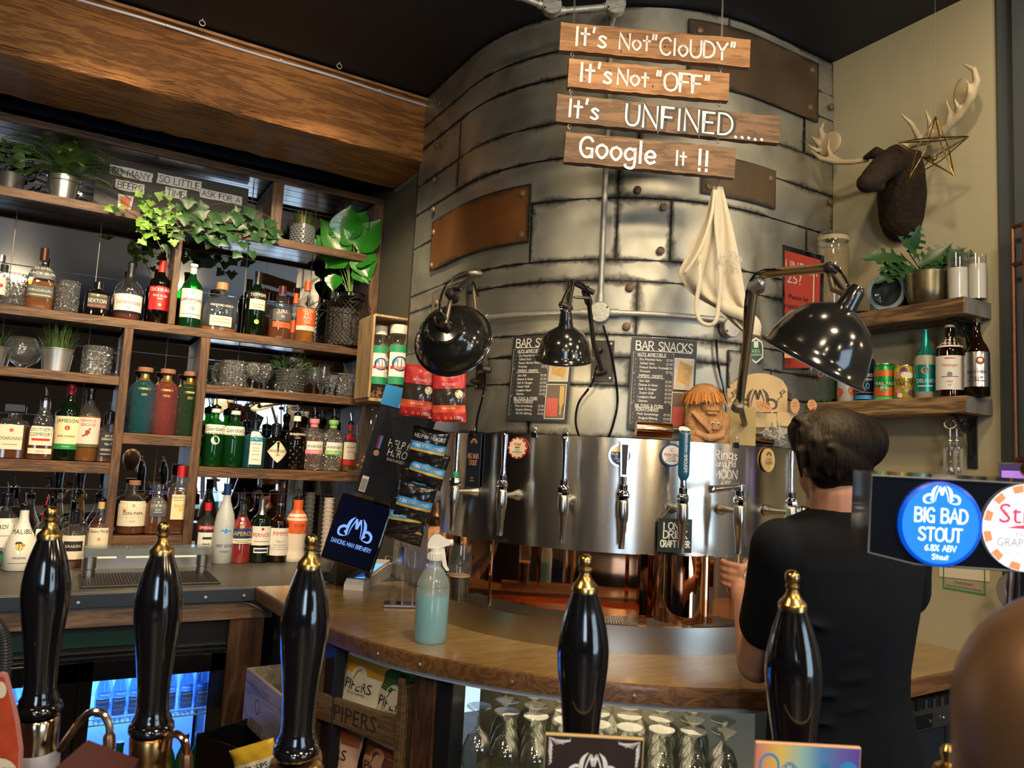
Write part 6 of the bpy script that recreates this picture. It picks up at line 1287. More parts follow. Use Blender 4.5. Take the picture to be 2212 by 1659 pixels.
for k,m_ in enumerate((M_pinkp,M_lime,W_)):MB().ball(((k-1)*9*s,0,94*s),(5*s,4*s,9*s)).build('spoon_bowl',m_,t)
P=onk(951,1250);s=depth(P)/FPX;t=thing('sauce_bottle','slim dark bottle standing behind the trigger of the spray bottle','bottle',P);MB().lathe([(0,0),(20*s,0),(20*s,70*s),(8*s,95*s),(7*s,130*s),(0,131*s)],20).build('glass',G_brown,t)
P=onk(974,1262);s=depth(P)/FPX;t=thing('red_capped_bottle','small bottle with red screw cap and red striped label','bottle',P);MB().lathe([(0,0),(16*s,0),(16*s,70*s),(9*s,78*s),(0,79*s)],20).build('body',M_cream,t);MB().lathe([(10*s,76*s),(10*s,96*s),(0,97*s)],16).build('cap',M_red,t)
mb=MB()
for k in range(5):mb.lathe([(16.3*s,(12+k*9)*s),(16.3*s,(16+k*9)*s)],20,cap=False)
mb.build('stripe',M_coral,t)
P=onk(940,1268);t=thing('wooden_block','small pale wooden box behind the spray bottle neck','box',P);MB().box((.02,.02,.03),(.09,.06,.06),bev=.003).build('body',M_crate,t,False)
# pretzel jars in crate
cr0,cr1=at(783,860,'Y',3.42),at(905,860,'Y',3.42)
t=thing('wooden_crate','open pale wooden crate on its side holding two pretzel jars','crate');wz=at(783,862,'Y',3.5).z;xa,xb=at(783,860,'Y',3.45).x,XL-.005;ya,yb=3.36,3.56;zt2=at(785,688,'Y',3.5).z
for c_,d_ in [(((xa+xb)/2,(ya+yb)/2,wz-.008),(xb-xa,yb-ya,.016)),(((xa+xb)/2,(ya+yb)/2,zt2),(xb-xa,yb-ya,.012)),((xa,(ya+yb)/2,(wz+zt2)/2),(.012,yb-ya,zt2-wz)),(((xb),(ya+yb)/2,(wz+zt2)/2),(.012,yb-ya,zt2-wz)),(((xa+xb)/2,yb,(wz+zt2)/2),(xb-xa,.008,zt2-wz))]:MB().box(c_,d_,bev=.002).build('slat',M_crate,t,False)
M_pretz=mat('pretzel_brown',(.33,.15,.055),.5,var=.4,vs=60)
def jar(px,pyb,w,pyt,Y,lb,z=None):
    P=at(px,pyb,'Y',Y);s=depth(P)/FPX;t=thing('pretzel_jar',lb,'jar',(P.x,Y,z or wz));r=w/2*s;h=(pyb-pyt)*s
    MB().lathe([(0,.002),(r*.9,0),(r,.01),(r,h*.72),(r*.85,h*.82),(r*.62,h*.87),(r*.62,h*.9)],24).build('jar',G_clear,t)
    mb=MB()
    for k in range(150):
        a_=random.random()*6.28;q=r*.78*random.random()**.35;c_=Vector((q*math.cos(a_),q*math.sin(a_),random.uniform(.012,h*.74)));u=Vector((random.gauss(0,1),random.gauss(0,1),random.gauss(0,1))).normalized();v=u.orthogonal().normalized()
        mb.tube([c_+(u*math.cos(x)+v*math.sin(x))*.010 for x in [2*PI*i/6 for i in range(6)]],.0032,4,closed=True)
    mb.build('pretzels',M_pretz,t,kind='stuff');MB().lathe([(r*.66,h*.88),(r*.67,h*.985),(r*.63,h),(0,h)],24).build('lid',mat('ivory_lid',(.75,.72,.62),.4),t)
    f=bmap([(r,0),(r,h)]);lo=MB().rect(f,-r*.95,r*.75,h*.20,h*.72,.001,8,1).build('label',W_,t);MB().rect(f,-r*.95,r*.75,h*.62,h*.72,.0015,8,1).rect(f,-r*.95,r*.75,h*.20,h*.30,.0015,8,1).build('green_band',mat('pretzel_green',(.02,.30,.14),.5),lo)
    g=lambda u,v,e=0.:f(u-r*.1,v+h*.47,e);MB().disc(g,0,0,r*.62,.0014,20,r2=r*.5,sy=.95).build('navy_ring',M_navyp,lo,False);MB().disc(g,0,0,r*.5,.0013,20).build('sky_print',M_bluep,lo,False);MB().rect(g,-r*.22,-r*.16,-r*.3,r*.4,.0017).rect(g,r*.06,r*.12,-r*.3,r*.4,.0017).rect(g,-r*.45,r*.45,-r*.12,-r*.07,.0017).build('bridge_print',M_navyp,lo,False)
    rb=MB().rect(g,-r*.72,r*.72,-r*.42,-r*.2,.002,8,1).build('red_ribbon',M_red,lo);MB().text('PRETZELS',r*.14,g,0,-r*.31,.0026,maxw=r*1.2).build('lettering',W_,rb,False)
jar(812,862,46,702,3.46,'left pretzel jar with green and white label in the crate');jar(852,852,56,688,3.41,'right pretzel jar, larger in view, in the crate')
P=onk(800,1020);P=at(800,1018,'Y',3.5);s=depth(P)/FPX;t=thing('storage_jar','nearly empty big plastic jar below the pretzel crate','jar',(P.x,3.5,P.z));r=36*s;h=140*s
MB().lathe([(0,.002),(r*.9,0),(r,.012),(r,h*.75),(r*.75,h*.9),(r*.72,h)],24,cap=False).build('jar',G_clear,t);mb=MB()
for k in range(45):a_=random.random()*6.28;q=r*.8*random.random();mb.ball((q*math.cos(a_),q*math.sin(a_),random.uniform(.01,h*.25)),.008,u=6,w=4)
mb.build('snacks',M_pretz,t,kind='stuff')
MB().box((0,0,-.012),(.16,.2,.022)).build('shelf_piece',M_crate2,t,False)
# pork scratching card and packets
def quad(P,th=.004):
    a,b,c,d=P;n=(b-a).cross(d-a).normalized();return MB().add([a,b,c,d,a-n*th,b-n*th,c-n*th,d-n*th],[(0,1,2,3),(7,6,5,4),(1,0,4,5),(2,1,5,6),(3,2,6,7),(0,3,7,4)])
ca,cb,cc_,cd=fwd(766,1062,2.86),fwd(864,1092,2.76),fwd(968,938,2.80),fwd(835,830,2.92)
cc_=fwd(962,860,2.83)
t=thing('snack_card','tall tilted black display card behind the pork scratchings packets','display card');quad([ca,cb,cc_,cd]).build('card',mat('black_card',(.018,.02,.028),.4),t,False)
nC=(cb-ca).cross(cd-ca).normalized();nC=nC if nC.dot(EYE-ca)>0 else-nC
def cardmap(u,v,e=0.):return (ca*(1-u)+cb*u)*(1-v)+(cd*(1-u)+cc_*u)*v+nC*(e+.002)
cw=(cb-ca).length;chh=(cd-ca).length;cm_=lambda u,v,e=0.:cardmap(u/cw,v/chh,e)
MB().rect(cm_,0,cw*.45,chh*.86,chh*1.0,.0006).build('blue_band',M_bluep,t,False);MB().rect(cm_,0,cw*1.0,chh*.815,chh*.86,.0006).build('blue_band',M_bluep,t,False)
mb=MB().text('HELP for',.030,cm_,cw*.62,chh*.50,.001,maxw=.11).text('HEROES',.030,cm_,cw*.66,chh*.42,.001,maxw=.11).text('ENDORSED',.010,cm_,cw*.6,chh*.355,.001).text('SCRATCHINGS',.014,cm_,cw*.6,chh*.838,.0012,maxw=.12);mb.build('lettering',W_,t,False)
MB().rect(cm_,cw*.08,cw*.22,chh*.02,chh*.16,.001).build('barcode_label',W_,t,False);mb=MB()
for k in range(9):mb.rect(cm_,cw*.09,cw*.21,chh*(.03+k*.012),chh*(.036+k*.012),.0014)
mb.build('barcode',K_,t,False)
MB().disc(cm_,cw*.2,chh*.38,.012,.001,16).build('medal',mat('medal_bronze',(.55,.28,.15),.5),t,False);MB().rect(cm_,cw*.17,cw*.20,chh*.42,chh*.54,.001).build('ribbon',M_red,t,False);MB().rect(cm_,cw*.13,cw*.17,chh*.42,chh*.54,.001).build('ribbon',M_navyp,t,False);MB().rect(cm_,cw*.20,cw*.235,chh*.42,chh*.54,.001).build('ribbon',M_bluep,t,False)
for v in (.2,.33,.46,.58,.7):MB().ribbon([(cw*.28+.0,chh*v),(cw*.36,chh*v+.012),(cw*.42,chh*v+.004),(cw*.48,chh*v+.010),(cw*.54,chh*v-.004)],.002,cm_,.0008).build('hook_slot',K_,t,False)
M_foil=mat('black_foil',(.012,.012,.014),.22,coat=.5)
def packet(nm,lb,cat,P,X,Y,w,h,m_,bands,txt,puff=.018,group=None):
    """pillow packet, local x right, z up, -y to viewer"""
    N_=X.cross(Y).normalized()
    t=thing(nm,lb,cat,M=axes(P,X,-N_,Y),group=group);nx,nz=12,14;V=[];Fq=[]
    sh=lambda u,v:puff*(max(0,1-abs(2*u-1)**3)**.6)*(max(0,1-abs(2*v-1)**4)**.6)+.0015*math.sin(u*19+v*11)+.0018*math.sin(v*23-u*9)
    for sg in (-1,1):
        for j in range(nz+1):
            for i in range(nx+1):
                u,v=i/nx,j/nz;pin=1-.05*math.sin(PI*v);V.append(((u-.5)*w*pin,sg*(sh(u,v)+.0008),(v-.5)*h))
    k=(nx+1)*(nz+1)
    for s_ in (0,1):
        for j in range(nz):
            for i in range(nx):a=s_*k+j*(nx+1)+i;q=(a,a+1,a+nx+2,a+nx+1);Fq.append(q if s_==0 else q[::-1])
    for j in range(nz):
        a=j*(nx+1);Fq.append((a,a+nx+1,k+a+nx+1,k+a));a+=nx;Fq.append((a+nx+1,a,k+a,k+a+nx+1))
    for i in range(nx):Fq.append((i+1,i,k+i,k+i+1));a=nz*(nx+1)+i;Fq.append((a,a+1,k+a+1,k+a))
    bo=MB().add(V,Fq).build('packet',m_,t,sm_angle=1.5)
    f=lambda u,v,e=0.:Vector((u*(1-.05*math.sin(PI*(v/h+.5))),-(max(0,sh(min(max(u/w+.5,0),1),min(max(v/h+.5,0),1)))+.0015+e),v))
    for z0,z1,bm_ in bands:MB().rect(f,-w*.49,w*.49,z0*h,z1*h,.0002,12,5).build('band',bm_,t,sm_angle=1.5)
    by={}
    for st,u,v,sz,tm in txt:
        mb=by.setdefault(tm.name,(tm,MB()))[1];mb.text(st,sz,f,u*w,v*h,.001,maxw=w*.84)
    for tm,mb in by.values():mb.build('lettering',tm,t,False)
    return t,f
rX=(RT+UP*-.22).normalized();rY=(UP+RT*.22).normalized()
for k,(px,py,d,lb) in enumerate([(925,965,2.70,'topmost black pork scratchings packet on the tilted card'),(916,1012,2.72,'second black pork scratchings packet from the top'),(906,1050,2.74,'third black pork scratchings packet from the top'),(892,1085,2.72,'black pork scratchings packet with a clear blue band, fourth from the top'),(884,1112,2.74,'fifth black pork scratchings packet from the top'),(878,1132,2.76,'lowest black pork scratchings packet, just above the tool cup')]):
    q_=(.0,.09,-.06,.03,-.08,.10)[k];packet('snack_packet',lb,'packet',fwd(px+(0,8,-6,4,-5,3)[k],py,d-.012*k),(rX-rY*q_).normalized(),(rY+rX*q_).normalized(),.135,.13,M_foil,[(-.10,.10,M_bluep),(-.16,-.10,mat('packet_yellow',(.65,.42,.05),.5))],[('PORK SCRATCHINGS',0,0,.012,W_)]+([('HELP for HEROES',0,.26,.014,W_)] if k==0 else []),.014,'pork scratchings packets clipped to the card')
M_btr=mat('biltong_red',(.50,.03,.035),.35,coat=.3);M_bor=mat('biltong_orange',(.65,.10,.03),.4)
for px,py,d,tl,lb,rd in [(905,845,2.62,.12,'left red biltong pouch hanging under the large lamp','CHILLI'),(970,855,2.60,.0,'right red biltong pouch hanging under the large lamp','ORIGINAL')]:
    X=(RT-UP*tl).normalized();Y=(UP+RT*tl).normalized()
    t,f=packet('biltong_pouch',lb,'pouch',fwd(px,py,d),X,Y,.118,.178,M_btr,[(-.18,.14,mat('pouch_window',(.04,.03,.025),.15,coat=.6)),(-.32,-.18,M_bor)],[('BILTONG',0,.22,.008,W_),('FINE SLICED',0,-.24,.006,W_),('100g',.28,-.42,.012,W_)],.012)
    MB().disc(lambda u,v,e=0.:f(.036+u,.006+v,e),0,0,.014,.0012,16).build('round_sticker',M_cream,t,False)
    for u in (-.035,-.012,.008):MB().disc(lambda a,b,e=0.:f(u+a,-.076+b,e),0,0,.006,.0012,12).build('seal_print',M_bor,t,False)
# ================================================================ below the back counter: batten, posts, fridge
bt=tag(MB().box((-.42,3.146,ZK-.085),(2.40,.03,.075),bev=.002).build('counter_batten',wood('batten_wood',(.12,.07,.045),(.26,.17,.11),.55,0,1.2,.3),smooth=False),'worn wooden batten under the charcoal worktop edge','batten')
pw=at(540,1500,'Y',3.14);x_=[at(q,1450,'Y',3.13).x for q in (487,562)]
pst=tag(MB().box(((x_[0]+x_[1])/2,3.17,(ZK-.05)/2),(x_[1]-x_[0],.07,ZK-.05),bev=.002).build('counter_post',M_legw,smooth=False),'dark brown upright beside the bottle fridge','post')
FY=3.17;fx0,fx1=at(-330,1500,'Y',FY).x,at(486,1500,'Y',FY).x;fz1=ZK-.125;fd=.45
t=thing('bottle_fridge','black back-bar fridge with blue-lit glass doors under the worktop','fridge',(0,FY,0))
for c_,d_ in [((fx0,fd/2,fz1/2),(.03,fd,fz1)),((fx1-.015,fd/2,fz1/2),(.03,fd,fz1)),(((fx0+fx1)/2,fd/2,fz1-.02),(fx1-fx0,fd,.04)),(((fx0+fx1)/2,fd/2,.06),(fx1-fx0,fd,.12)),(((fx0+fx1)/2,fd-.01,fz1/2),(fx1-fx0,.02,fz1))]:
    MB().box(c_,d_).build('cabinet_panel',M_black,t,False)
gz=at(60,1365,'Y',FY).z
MB().box(((fx0+fx1)/2,.0,fz1-.06),(fx1-fx0-.02,.012,.13)).build('header_panel',M_black,t,False)
MB().box(((fx0+fx1)/2-.06,-.012,fz1-.045),(fx1-fx0-.25,.01,.055),bev=.002).build('vent_fascia',mat('dark_green_plastic',(.008,.035,.03),.35),t,False)
MB().box(((fx0+fx1)/2,-.012,fz1-.095),(fx1-fx0-.02,.02,.008),bev=.001).box(((fx0+fx1)/2,-.012,fz1-.112),(fx1-fx0-.02,.02,.006),bev=.001).build('door_track',M_gblack,t,False)
doors=[(at(-255,1500,'Y',FY).x,at(165,1500,'Y',FY).x),(at(165,1500,'Y',FY).x+.001,at(484,1500,'Y',FY).x)]
dz1=fz1-.12;dz0=.13;M_lit=mat('blue_lit_lining',(.35,.55,.9),.4,emit=(.10,.30,1),es=1.0)
MB().box(((fx0+fx1)/2,fd-.03,fz1/2),(fx1-fx0-.08,.006,fz1-.2)).build('lit_lining',M_lit,t,False)
MB().box((doors[0][1],.004,(dz0+dz1)/2),(.05,.02,dz1-dz0)).build('mullion',M_black,t,False)
for k,(a,b_) in enumerate(doors):
    fw=.045;fr0=MB().box(((a+b_)/2,-.01,dz1-.035),(b_-a,.03,.07),bev=.003).box(((a+b_)/2,-.01,dz0+.03),(b_-a,.03,.06),bev=.003).box((a+fw/2,-.01,(dz0+dz1)/2),(fw,.03,dz1-dz0),bev=.003).box((b_-fw/2-.01,-.01,(dz0+dz1)/2),(fw+.02,.03,dz1-dz0),bev=.003).build('door',M_gblack,t,False)
    MB().box(((a+b_)/2,-.006,(dz0+dz1)/2),(b_-a-fw*2,.004,dz1-dz0-.12)).build('door_glass',glass('fridge_pane',(.75,.88,1),fr=.03),fr0,False)
    if k:
        fl=flat((0,-.0265,0));P=at(402,1440,'Y',FY);MB().text('POLAR',.020,lambda u,v,e=0.:Vector((P.x+u,-.0100,P.z-.002+v)),maxw=.12).build('lettering',mat('polar_blue',(.02,.12,.6),.4),fr0,False)
l=bpy.data.lights.new('fridge_light','AREA');l.energy=5.5;l.color=(.28,.50,1);l.shape='RECTANGLE';l.size=fx1-fx0-.2;l.size_y=.06
lo=bpy.data.objects.new('fridge_light',l);COL.objects.link(lo);lo.location=((fx0+fx1)/2,FY+.10,fz1-.06)
l=bpy.data.lights.new('fridge_light','AREA');l.energy=3.5;l.color=(.28,.50,1);l.shape='RECTANGLE';l.size=fx1-fx0-.2;l.size_y=.25
lo=bpy.data.objects.new('fridge_light',l);COL.objects.link(lo);lo.location=((fx0+fx1)/2,FY+.22,.5);lo.rotation_euler=(PI*.75,0,0)
shz=at(320,1553,'Y',FY+.06).z-.0
for z,nm in ((shz,'wire_shelf'),(shz-.33,'wire_shelf')):
    mb=MB();mb.tube([(fx0+.05,.05,z),(fx1-.05,.05,z)],.003,6).tube([(fx0+.05,.05,z+.022),(fx1-.05,.05,z+.022)],.003,6).tube([(fx0+.05,.40,z),(fx1-.05,.40,z)],.003,6)
    n=60
    for i in range(n):x=fx0+.06+(fx1-fx0-.12)*i/(n-1);mb.tube([(x,.05,z+.022),(x,.05,z),(x,.40,z)],.0015,4)
    mb.build(nm,W_,t,kind='stuff')
G_ton=glass('tonic_glass',(.75,.88,1),.12,(.4,.6,.9),.03,fr=.12)
def tonic(x,y,z,sc=1.):
    b_=thing('tonic_bottle','small clear tonic bottle with blue label in the lit fridge','bottle',(x,y,z),group='tonic bottles in the lit fridge')
    MB().lathe([(0,.002),(.024,0),(.0265,.005),(.0265,.095),(.024,.11),(.0145,.145),(.0115,.165),(.0115,.178)],18).build('glass',G_ton,b_)
    MB().lathe([(.0135,.172),(.0145,.178),(.0135,.188),(0,.189)],14).build('crown_cap',M_silver,b_)
    f=bmap([(.0265,0),(.0265,.1)]);lo_=MB().rect(f,-.024,.024,.02,.082,.0006,8,1).build('label',mat('tonic_label',(.15,.28,.75),.5),b_);MB().text('TONIC',.0095,f,0,.055,.0012).text('WATER',.0095,f,0,.040,.0012).rect(f,-.018,.018,.07,.076,.001,4,1).build('lettering',W_,lo_,False);return b_
tb=tonic(at(217,1550,'Y',FY+.09).x,FY+.09,shz+.004)
cols=[217,252,287,322,360,397,430,60,100,135,15]
for j in range(2):
    for i,px in enumerate(cols):
        if i==0 and j==0:continue
        dup(tb,(at(px,1550,'Y',FY+.09).x+.012*j,FY+.09+.085*j,shz+.004))
tb2=thing('green_bottle','green beer bottle lying low in the lit fridge','bottle',(at(225,1650,'Y',FY+.1).x,FY+.1,shz-.33),group='green bottles on the lower fridge shelf')
MB().lathe([(0,.002),(.03,0),(.031,.004),(.031,.14),(.026,.17),(.014,.2),(.013,.24)],18).build('glass',G_green,tb2);MB().lathe([(.015,.232),(.015,.246),(0,.247)],14).build('crown_cap',M_silver,tb2)
for px in (255,290,325,360,395,425):dup(tb2,(at(px,1650,'Y',FY+.1).x,FY+.1,shz-.33))
# hook-shaped wire on the batten
tag(MB().tube(smooth_pts([(-1.0,3.132,ZK-.062),(.1,3.130,ZK-.056),(.5,3.130,ZK-.06),(.66,3.128,ZK-.058),(.74,3.10,ZK-.09)],8),.0022,6).build('thin_cable',M_zinc),'thin grey cable sagging along the batten','cable')
# dark end panel under the wooden counter's straight side
tag(MB().box((.80,2.72,ZK/2-.03),(.03,.78,ZK-.06)).build('end_panel',M_black,smooth=False),'black cupboard side under the left end of the wooden counter','cupboard')
P=at(596,1378,'X',.78);t=thing('padlock','small brass padlock on the black cupboard side','lock',P);MB().box((0,0,0),(.012,.03,.025),bev=.003).build('body',M_brass,t,False);MB().tube([(0,-.009,.01),(0,-.009,.025),(0,0,.032),(0,.009,.025),(0,.009,.01)],.0025,8).build('shackle',M_chrome,t)
# ================================================================ wine box and bin
def boxopen(P,X,Y,Zd,w,d,h,th,m,t):
    """open-topped crate in a local frame"""
    for c_,s_ in [((w/2,th/2,h/2),(w,th,h)),((w/2,d-th/2,h/2),(w,th,h)),((th/2,d/2,h/2),(th,d-2*th,h)),((w-th/2,d/2,h/2),(th,d-2*th,h)),((w/2,d/2,th/2),(w-2*th,d-2*th,th))]:
        MB().box(c_,s_,bev=.0015).build('slat',m,t,False)
A_,B_=fwd(524,1545,2.72),fwd(606,1628,2.40);B_.z=A_.z-.02;X=(B_-A_);wl=.42;X.z=0;X.normalize();Yd=Vector((-X.y,X.x,0));Yd=Yd if Yd.dot(F)>0 else-Yd
t=thing('wine_crate','open pale wooden wine box with faded stencilling, left of the crisp rack','crate',M=axes(A_+Vector((0,0,-.02)),X,Yd,(0,0,1)))
M_wc=wood('bleached_box_wood',(.34,.30,.25),(.55,.50,.42),.6,0,1.,.2);boxopen(0,0,0,0,wl,.30,.185,.012,M_wc,t)
f=flat((wl*.35,-.0006,.09));MB().text('CAVE DE LA COSTE',.016,f,0,.055,.0004,maxw=.2).text('VINHA VERDE',.016,f,0,-.055,.0004,maxw=.16).stroke_text('PIVADORES',.020,f,0,-.075,w=.002,e=.0004,maxw=.17).disc(f,0,0,.025,.0004,16,r2=.020).build('stencil',mat('faded_ink',(.16,.15,.16),.7),t,False)
P=fwd(560,1648,2.35);t=thing('black_bin','black plastic tub with a yellow packet sticking out, below the wine box','bin',(P.x,P.y,P.z-.12),(0,0,.5));boxopen(0,0,0,0,.22,.3,.14,.006,M_gblack,t)
packet('snack_packet','yellow crisp packet sticking out of the black tub','packet',fwd(556,1652,2.30),(RT+UP*.3).normalized(),(UP-RT*.3).normalized(),.14,.13,mat('yellow_foil',(.75,.50,.04),.35,coat=.4),[(-.1,.15,M_white)],[('CRISPS',0,0,.02,K_)])
# ================================================================ crisp rack
ra,rb_=fwd(676,1520,2.38),fwd(872,1583,2.16);X=(rb_-ra);X.z=0;wR=X.length;X.normalize();Yd=Vector((-X.y,X.x,0));Yd=Yd if Yd.dot(F)>0 else-Yd
rk=thing('crisp_rack','two-tier brown wooden crisp rack with burnt lettering under the curved counter','rack',M=axes((ra.x,ra.y,(ra.z+rb_.z)/2),X,Yd,(0,0,1)))
fb0=-.032;rH=.20
MB().box((wR/2,0,0),(wR,.014,.078),bev=.002).build('front_rail',M_crate2,rk,False)
MB().box((wR/2,0,-.290),(wR,.014,.074),bev=.002).build('front_rail',M_crate2,rk,False)
for x in (0.0,wR):MB().box((x,.12,-.12),(.014,.26,.50),bev=.002).build('side_panel',M_crate2,rk,False)
for x in (.012,wR-.012):MB().box((x,-.006,-.1),(.022,.012,.50),bev=.002).build('upright',M_crate2,rk,False)
for z in (-.035,-.32):MB().box((wR/2,.12,z),(wR-.01,.24,.010)).build('shelf',M_crate2,rk,False)
MB().box((wR/2,.245,-.12),(wR,.008,.50)).build('back_panel',M_crate2,rk,False)
MB().text('·PIPERS·',.046,flat((wR/2,-.0075,0)),0,0,.0003,maxw=wR*.8).build('lettering',mat('burnt_brown_ink',(.035,.022,.018),.6),rk,False)
RM=rk.matrix_world
def bag(u,y,z,w,h,lb,top,body,txt,tilt=0.):
    w *= 1.12;h *= 1.02
    P=RM @ Vector((u,y,z));X2=(X+Vector((0,0,tilt))).normalized();Y2=(Vector((0,0,1))-X*tilt+Yd*.18).normalized();Y2=(Y2-X2*Y2.dot(X2)).normalized()
    t,f=packet('crisp_packet',lb,'crisps',P,X2,Y2,w,h,body,[(.22,.5,top)],[('PIPERS',0,.08,.030,K_),('EST. BY FARMERS',0,-.02,.007,K_),(txt[0],0,-.16,.014,K_),(txt[1],0,-.25,.014,K_),('CRISPS',0,-.34,.008,K_)],.030)
    mb=MB();g=lambda a,b,e=0.:f(a,b+h*.20,e)
    mb.disc(g,0,0,.030,.0012,20);mb.build('emblem_ground',body,t,False)
    mb=MB();mb.ribbon([(-.024,-.012),(-.016,.004),(-.010,.012),(0,.018),(.006,.012),(.004,.004),(.010,.002),(.024,.0)],.0028,g,.0018);mb.ribbon([(-.014,-.012),(-.006,0),(.0,.004)],.006,g,.0018);mb.ribbon([(0,.0),(.02,.006)],.0022,g,.0019);mb.build('piper_print',K_,t,False)
cB=mat('cream_bag',(.72,.66,.50),.45,coat=.15);
bag(wR*.20,.11,.045,.16,.20,'sea salt crisp packet with dark blue top, behind on the upper rack tier',mat('bag_navy',(.03,.07,.14),.4),cB,('SEA','SALT'),.12)
bag(wR*.43,.05,.058,.175,.23,'cheddar and onion crisp packet with yellow top, in the middle of the upper rack tier',mat('bag_amber',(.62,.34,.03),.4),cB,('CHEDDAR','& ONION'),-.05)
bag(wR*.80,.05,.035,.15,.21,'cider vinegar crisp packet with green top, right on the upper rack tier',mat('bag_green',(.05,.14,.04),.4),cB,('CIDER VINEGAR','& SEA SALT'),-.10)
pk=mat('pink_bag',(.66,.46,.42),.45,coat=.15)
bag(wR*.20,.05,-.150,.16,.20,'pink chorizo crisp packet, left on the lower rack tier',mat('bag_rust',(.30,.09,.03),.4),pk,('TRUFFLE','CHORIZO'),-.06)
bag(wR*.62,.08,-.170,.15,.20,'salmon sweet chilli crisp packet, middle of the lower rack tier',mat('bag_brown',(.28,.10,.04),.4),mat('salmon_bag',(.68,.40,.28),.45,coat=.15),('BURROW HILL','SWEET CHILLI'),.05)
bag(wR*.86,.04,-.21,.13,.19,'cream crisp packet cut off by the bottom edge, right of the lower rack tier',mat('bag_plum',(.16,.05,.05),.4),mat('pale_bag',(.75,.62,.48),.45,coat=.15),('PIPERS','CRISPS'),-.05)
# ================================================================ glass store under the curved counter
def cring(r,a,z):return Vector((CE.x+r*math.cos(a),CE.y+r*math.sin(a),z))
def ang(px,py,r):P=circ(px,py,CE,r);return math.atan2(P.y-CE.y,P.x-CE.x)
for px,w,m_,lb in ((924,.075,M_legw,'brown square leg holding up the curved counter'),(968,.05,M_black,'dark leg beside the brown counter leg')):
    a_=ang(px,1560,CR-.06);P=cring(CR-.07,a_,0);o_=MB().box((0,0,(ZK-.055)/2),(w,.07,ZK-.055),bev=.003).build('counter_upright',m_,smooth=False);o_.location=(P.x,P.y,0);o_.rotation_euler=(0,0,a_+PI/2);tag(o_,lb,'leg post')
cab=thing('glass_cabinet','curved pale cabinet for upside-down beer glasses under the counter','cabinet')
ca0,ca1=ang(985,1560,CR-.06),ang(1665,1560,CR-.06)
if ca0<0:ca0+=2*PI
if ca1<0:ca1+=2*PI
M_cab=mat('stone_grey_paint',(.42,.38,.28),.5)
MB().slab(lambda u,v,e=0.:cring(CR-.42-e,u,v),ca0-.15,ca1+.2,.3,ZK-.06,.01,30,1).build('back_panel',M_cab,cab)
gz_=ZK-.33
MB().add([cring(r,ca0+(ca1-ca0)*i/30,z) for i in range(31) for r,z in ((CR-.44,gz_),(CR-.05,gz_),(CR-.05,gz_-.015),(CR-.44,gz_-.015))],[(i*4+k,i*4+(k+1) % 4,i*4+4+(k+1) % 4,i*4+4+k) for i in range(30) for k in range(4)]).build('shelf',M_cab,cab,sm_angle=.4)
GL=glass('tulip_glass',(.86,.88,.86),.05,(.5,.5,.45),.03,fr=.14)
hg=thing('beer_glass','upside-down stemmed beer glass in the store under the counter','glass',(0,0,0),group='upside-down glasses under the counter');gh=.19
MB().lathe([(.034,0),(.0335,0),(.040,.03),(.043,.06),(.040,.085),(.028,.115),(.010,.130),(.0055,.140),(.005,.165),(.010,.175),(.034,gh),(.035,gh+.0015),(.034,gh+.003),(0,gh+.004)],24,cap=False).build('bowl',GL,hg,sm_angle=.9)
MB().lathe([(.0325,.0005),(.0385,.03),(.0415,.06),(.0385,.085),(.027,.113),(0,.126)],20,cap=False).build('inner_wall',GL,hg,sm_angle=.9)
l=bpy.data.lights.new('cabinet_light','AREA');l.energy=1.6;l.color=(1,.8,.5);l.size=.5;lo=bpy.data.objects.new('cabinet_light',l);COL.objects.link(lo);lo.location=cring(CR-.2,(ca0+ca1)/2,ZK-.07)
first=True
for row in range(4):
    r=CR-.10-row*.09;n=int((ca1-ca0)*r/.088)
    for i in range(n):
        a_=ca0+.04+(ca1-ca0-.06)*(i+.5*(row % 2))/n;P=cring(r,a_,gz_)
        if first:hg.location=P;first=False
        else:dup(hg,P)
# ================================================================ right wall
wS0=Vector((XR,0,0))
def onw(px,py,x=XR):return at(px,py,'X',x)
wY=1.335
def wshelf(zt,th,xf,yend,yfar,lb,m_):
    t=tag(MB().box(((xf+XR)/2,(yend+yfar)/2,zt-th/2),(XR-xf,yfar-yend,th),bev=.003).build('wall_shelf',m_,smooth=False),lb,'shelf')
    return t
sL=wshelf(E+.282,.055,2.436,wY,1.97,'lower pale scaffold-board wall shelf carrying the cans',M_scaff);MB().box((2.51,wY-.001,E+.2545),(.148,.003,.052)).build('end_grain',mat('grey_end_grain',(.16,.15,.14),.7,var=.3,vs=20),sL,False)
sU=wshelf(E+.600,.056,2.430,wY,1.97,'upper dark scaffold-board wall shelf carrying plant and candles',M_scaff2);MB().box((2.508,wY-.001,E+.572),(.148,.003,.052)).build('end_grain',MATS['grey_end_grain'],sU,False)
for zt,lb in ((E+.226,'black iron bracket under the lower wall shelf'),(E+.543,'black iron bracket under the upper wall shelf')):
    t=thing('shelf_bracket',lb,'bracket',(XR,wY+.06,zt));MB().box((-.004,0,-.085),(.006,.03,.17),bev=.001).box((-.06,0,-.004),(.12,.03,.006),bev=.001).build('bracket',M_black,t,False)
    MB().tube([(-.10,0,-.008),(-.075,0,-.03),(-.05,0,-.035),(-.03,0,-.06),(-.01,0,-.13)],.005,8).tube([(-.05+.018*math.cos(q),0,-.035+.018*math.sin(q)) for q in [i*.6 for i in range(10)]],.0035,6).build('scroll',M_black,t)
zL_,zU_=E+.282,E+.600
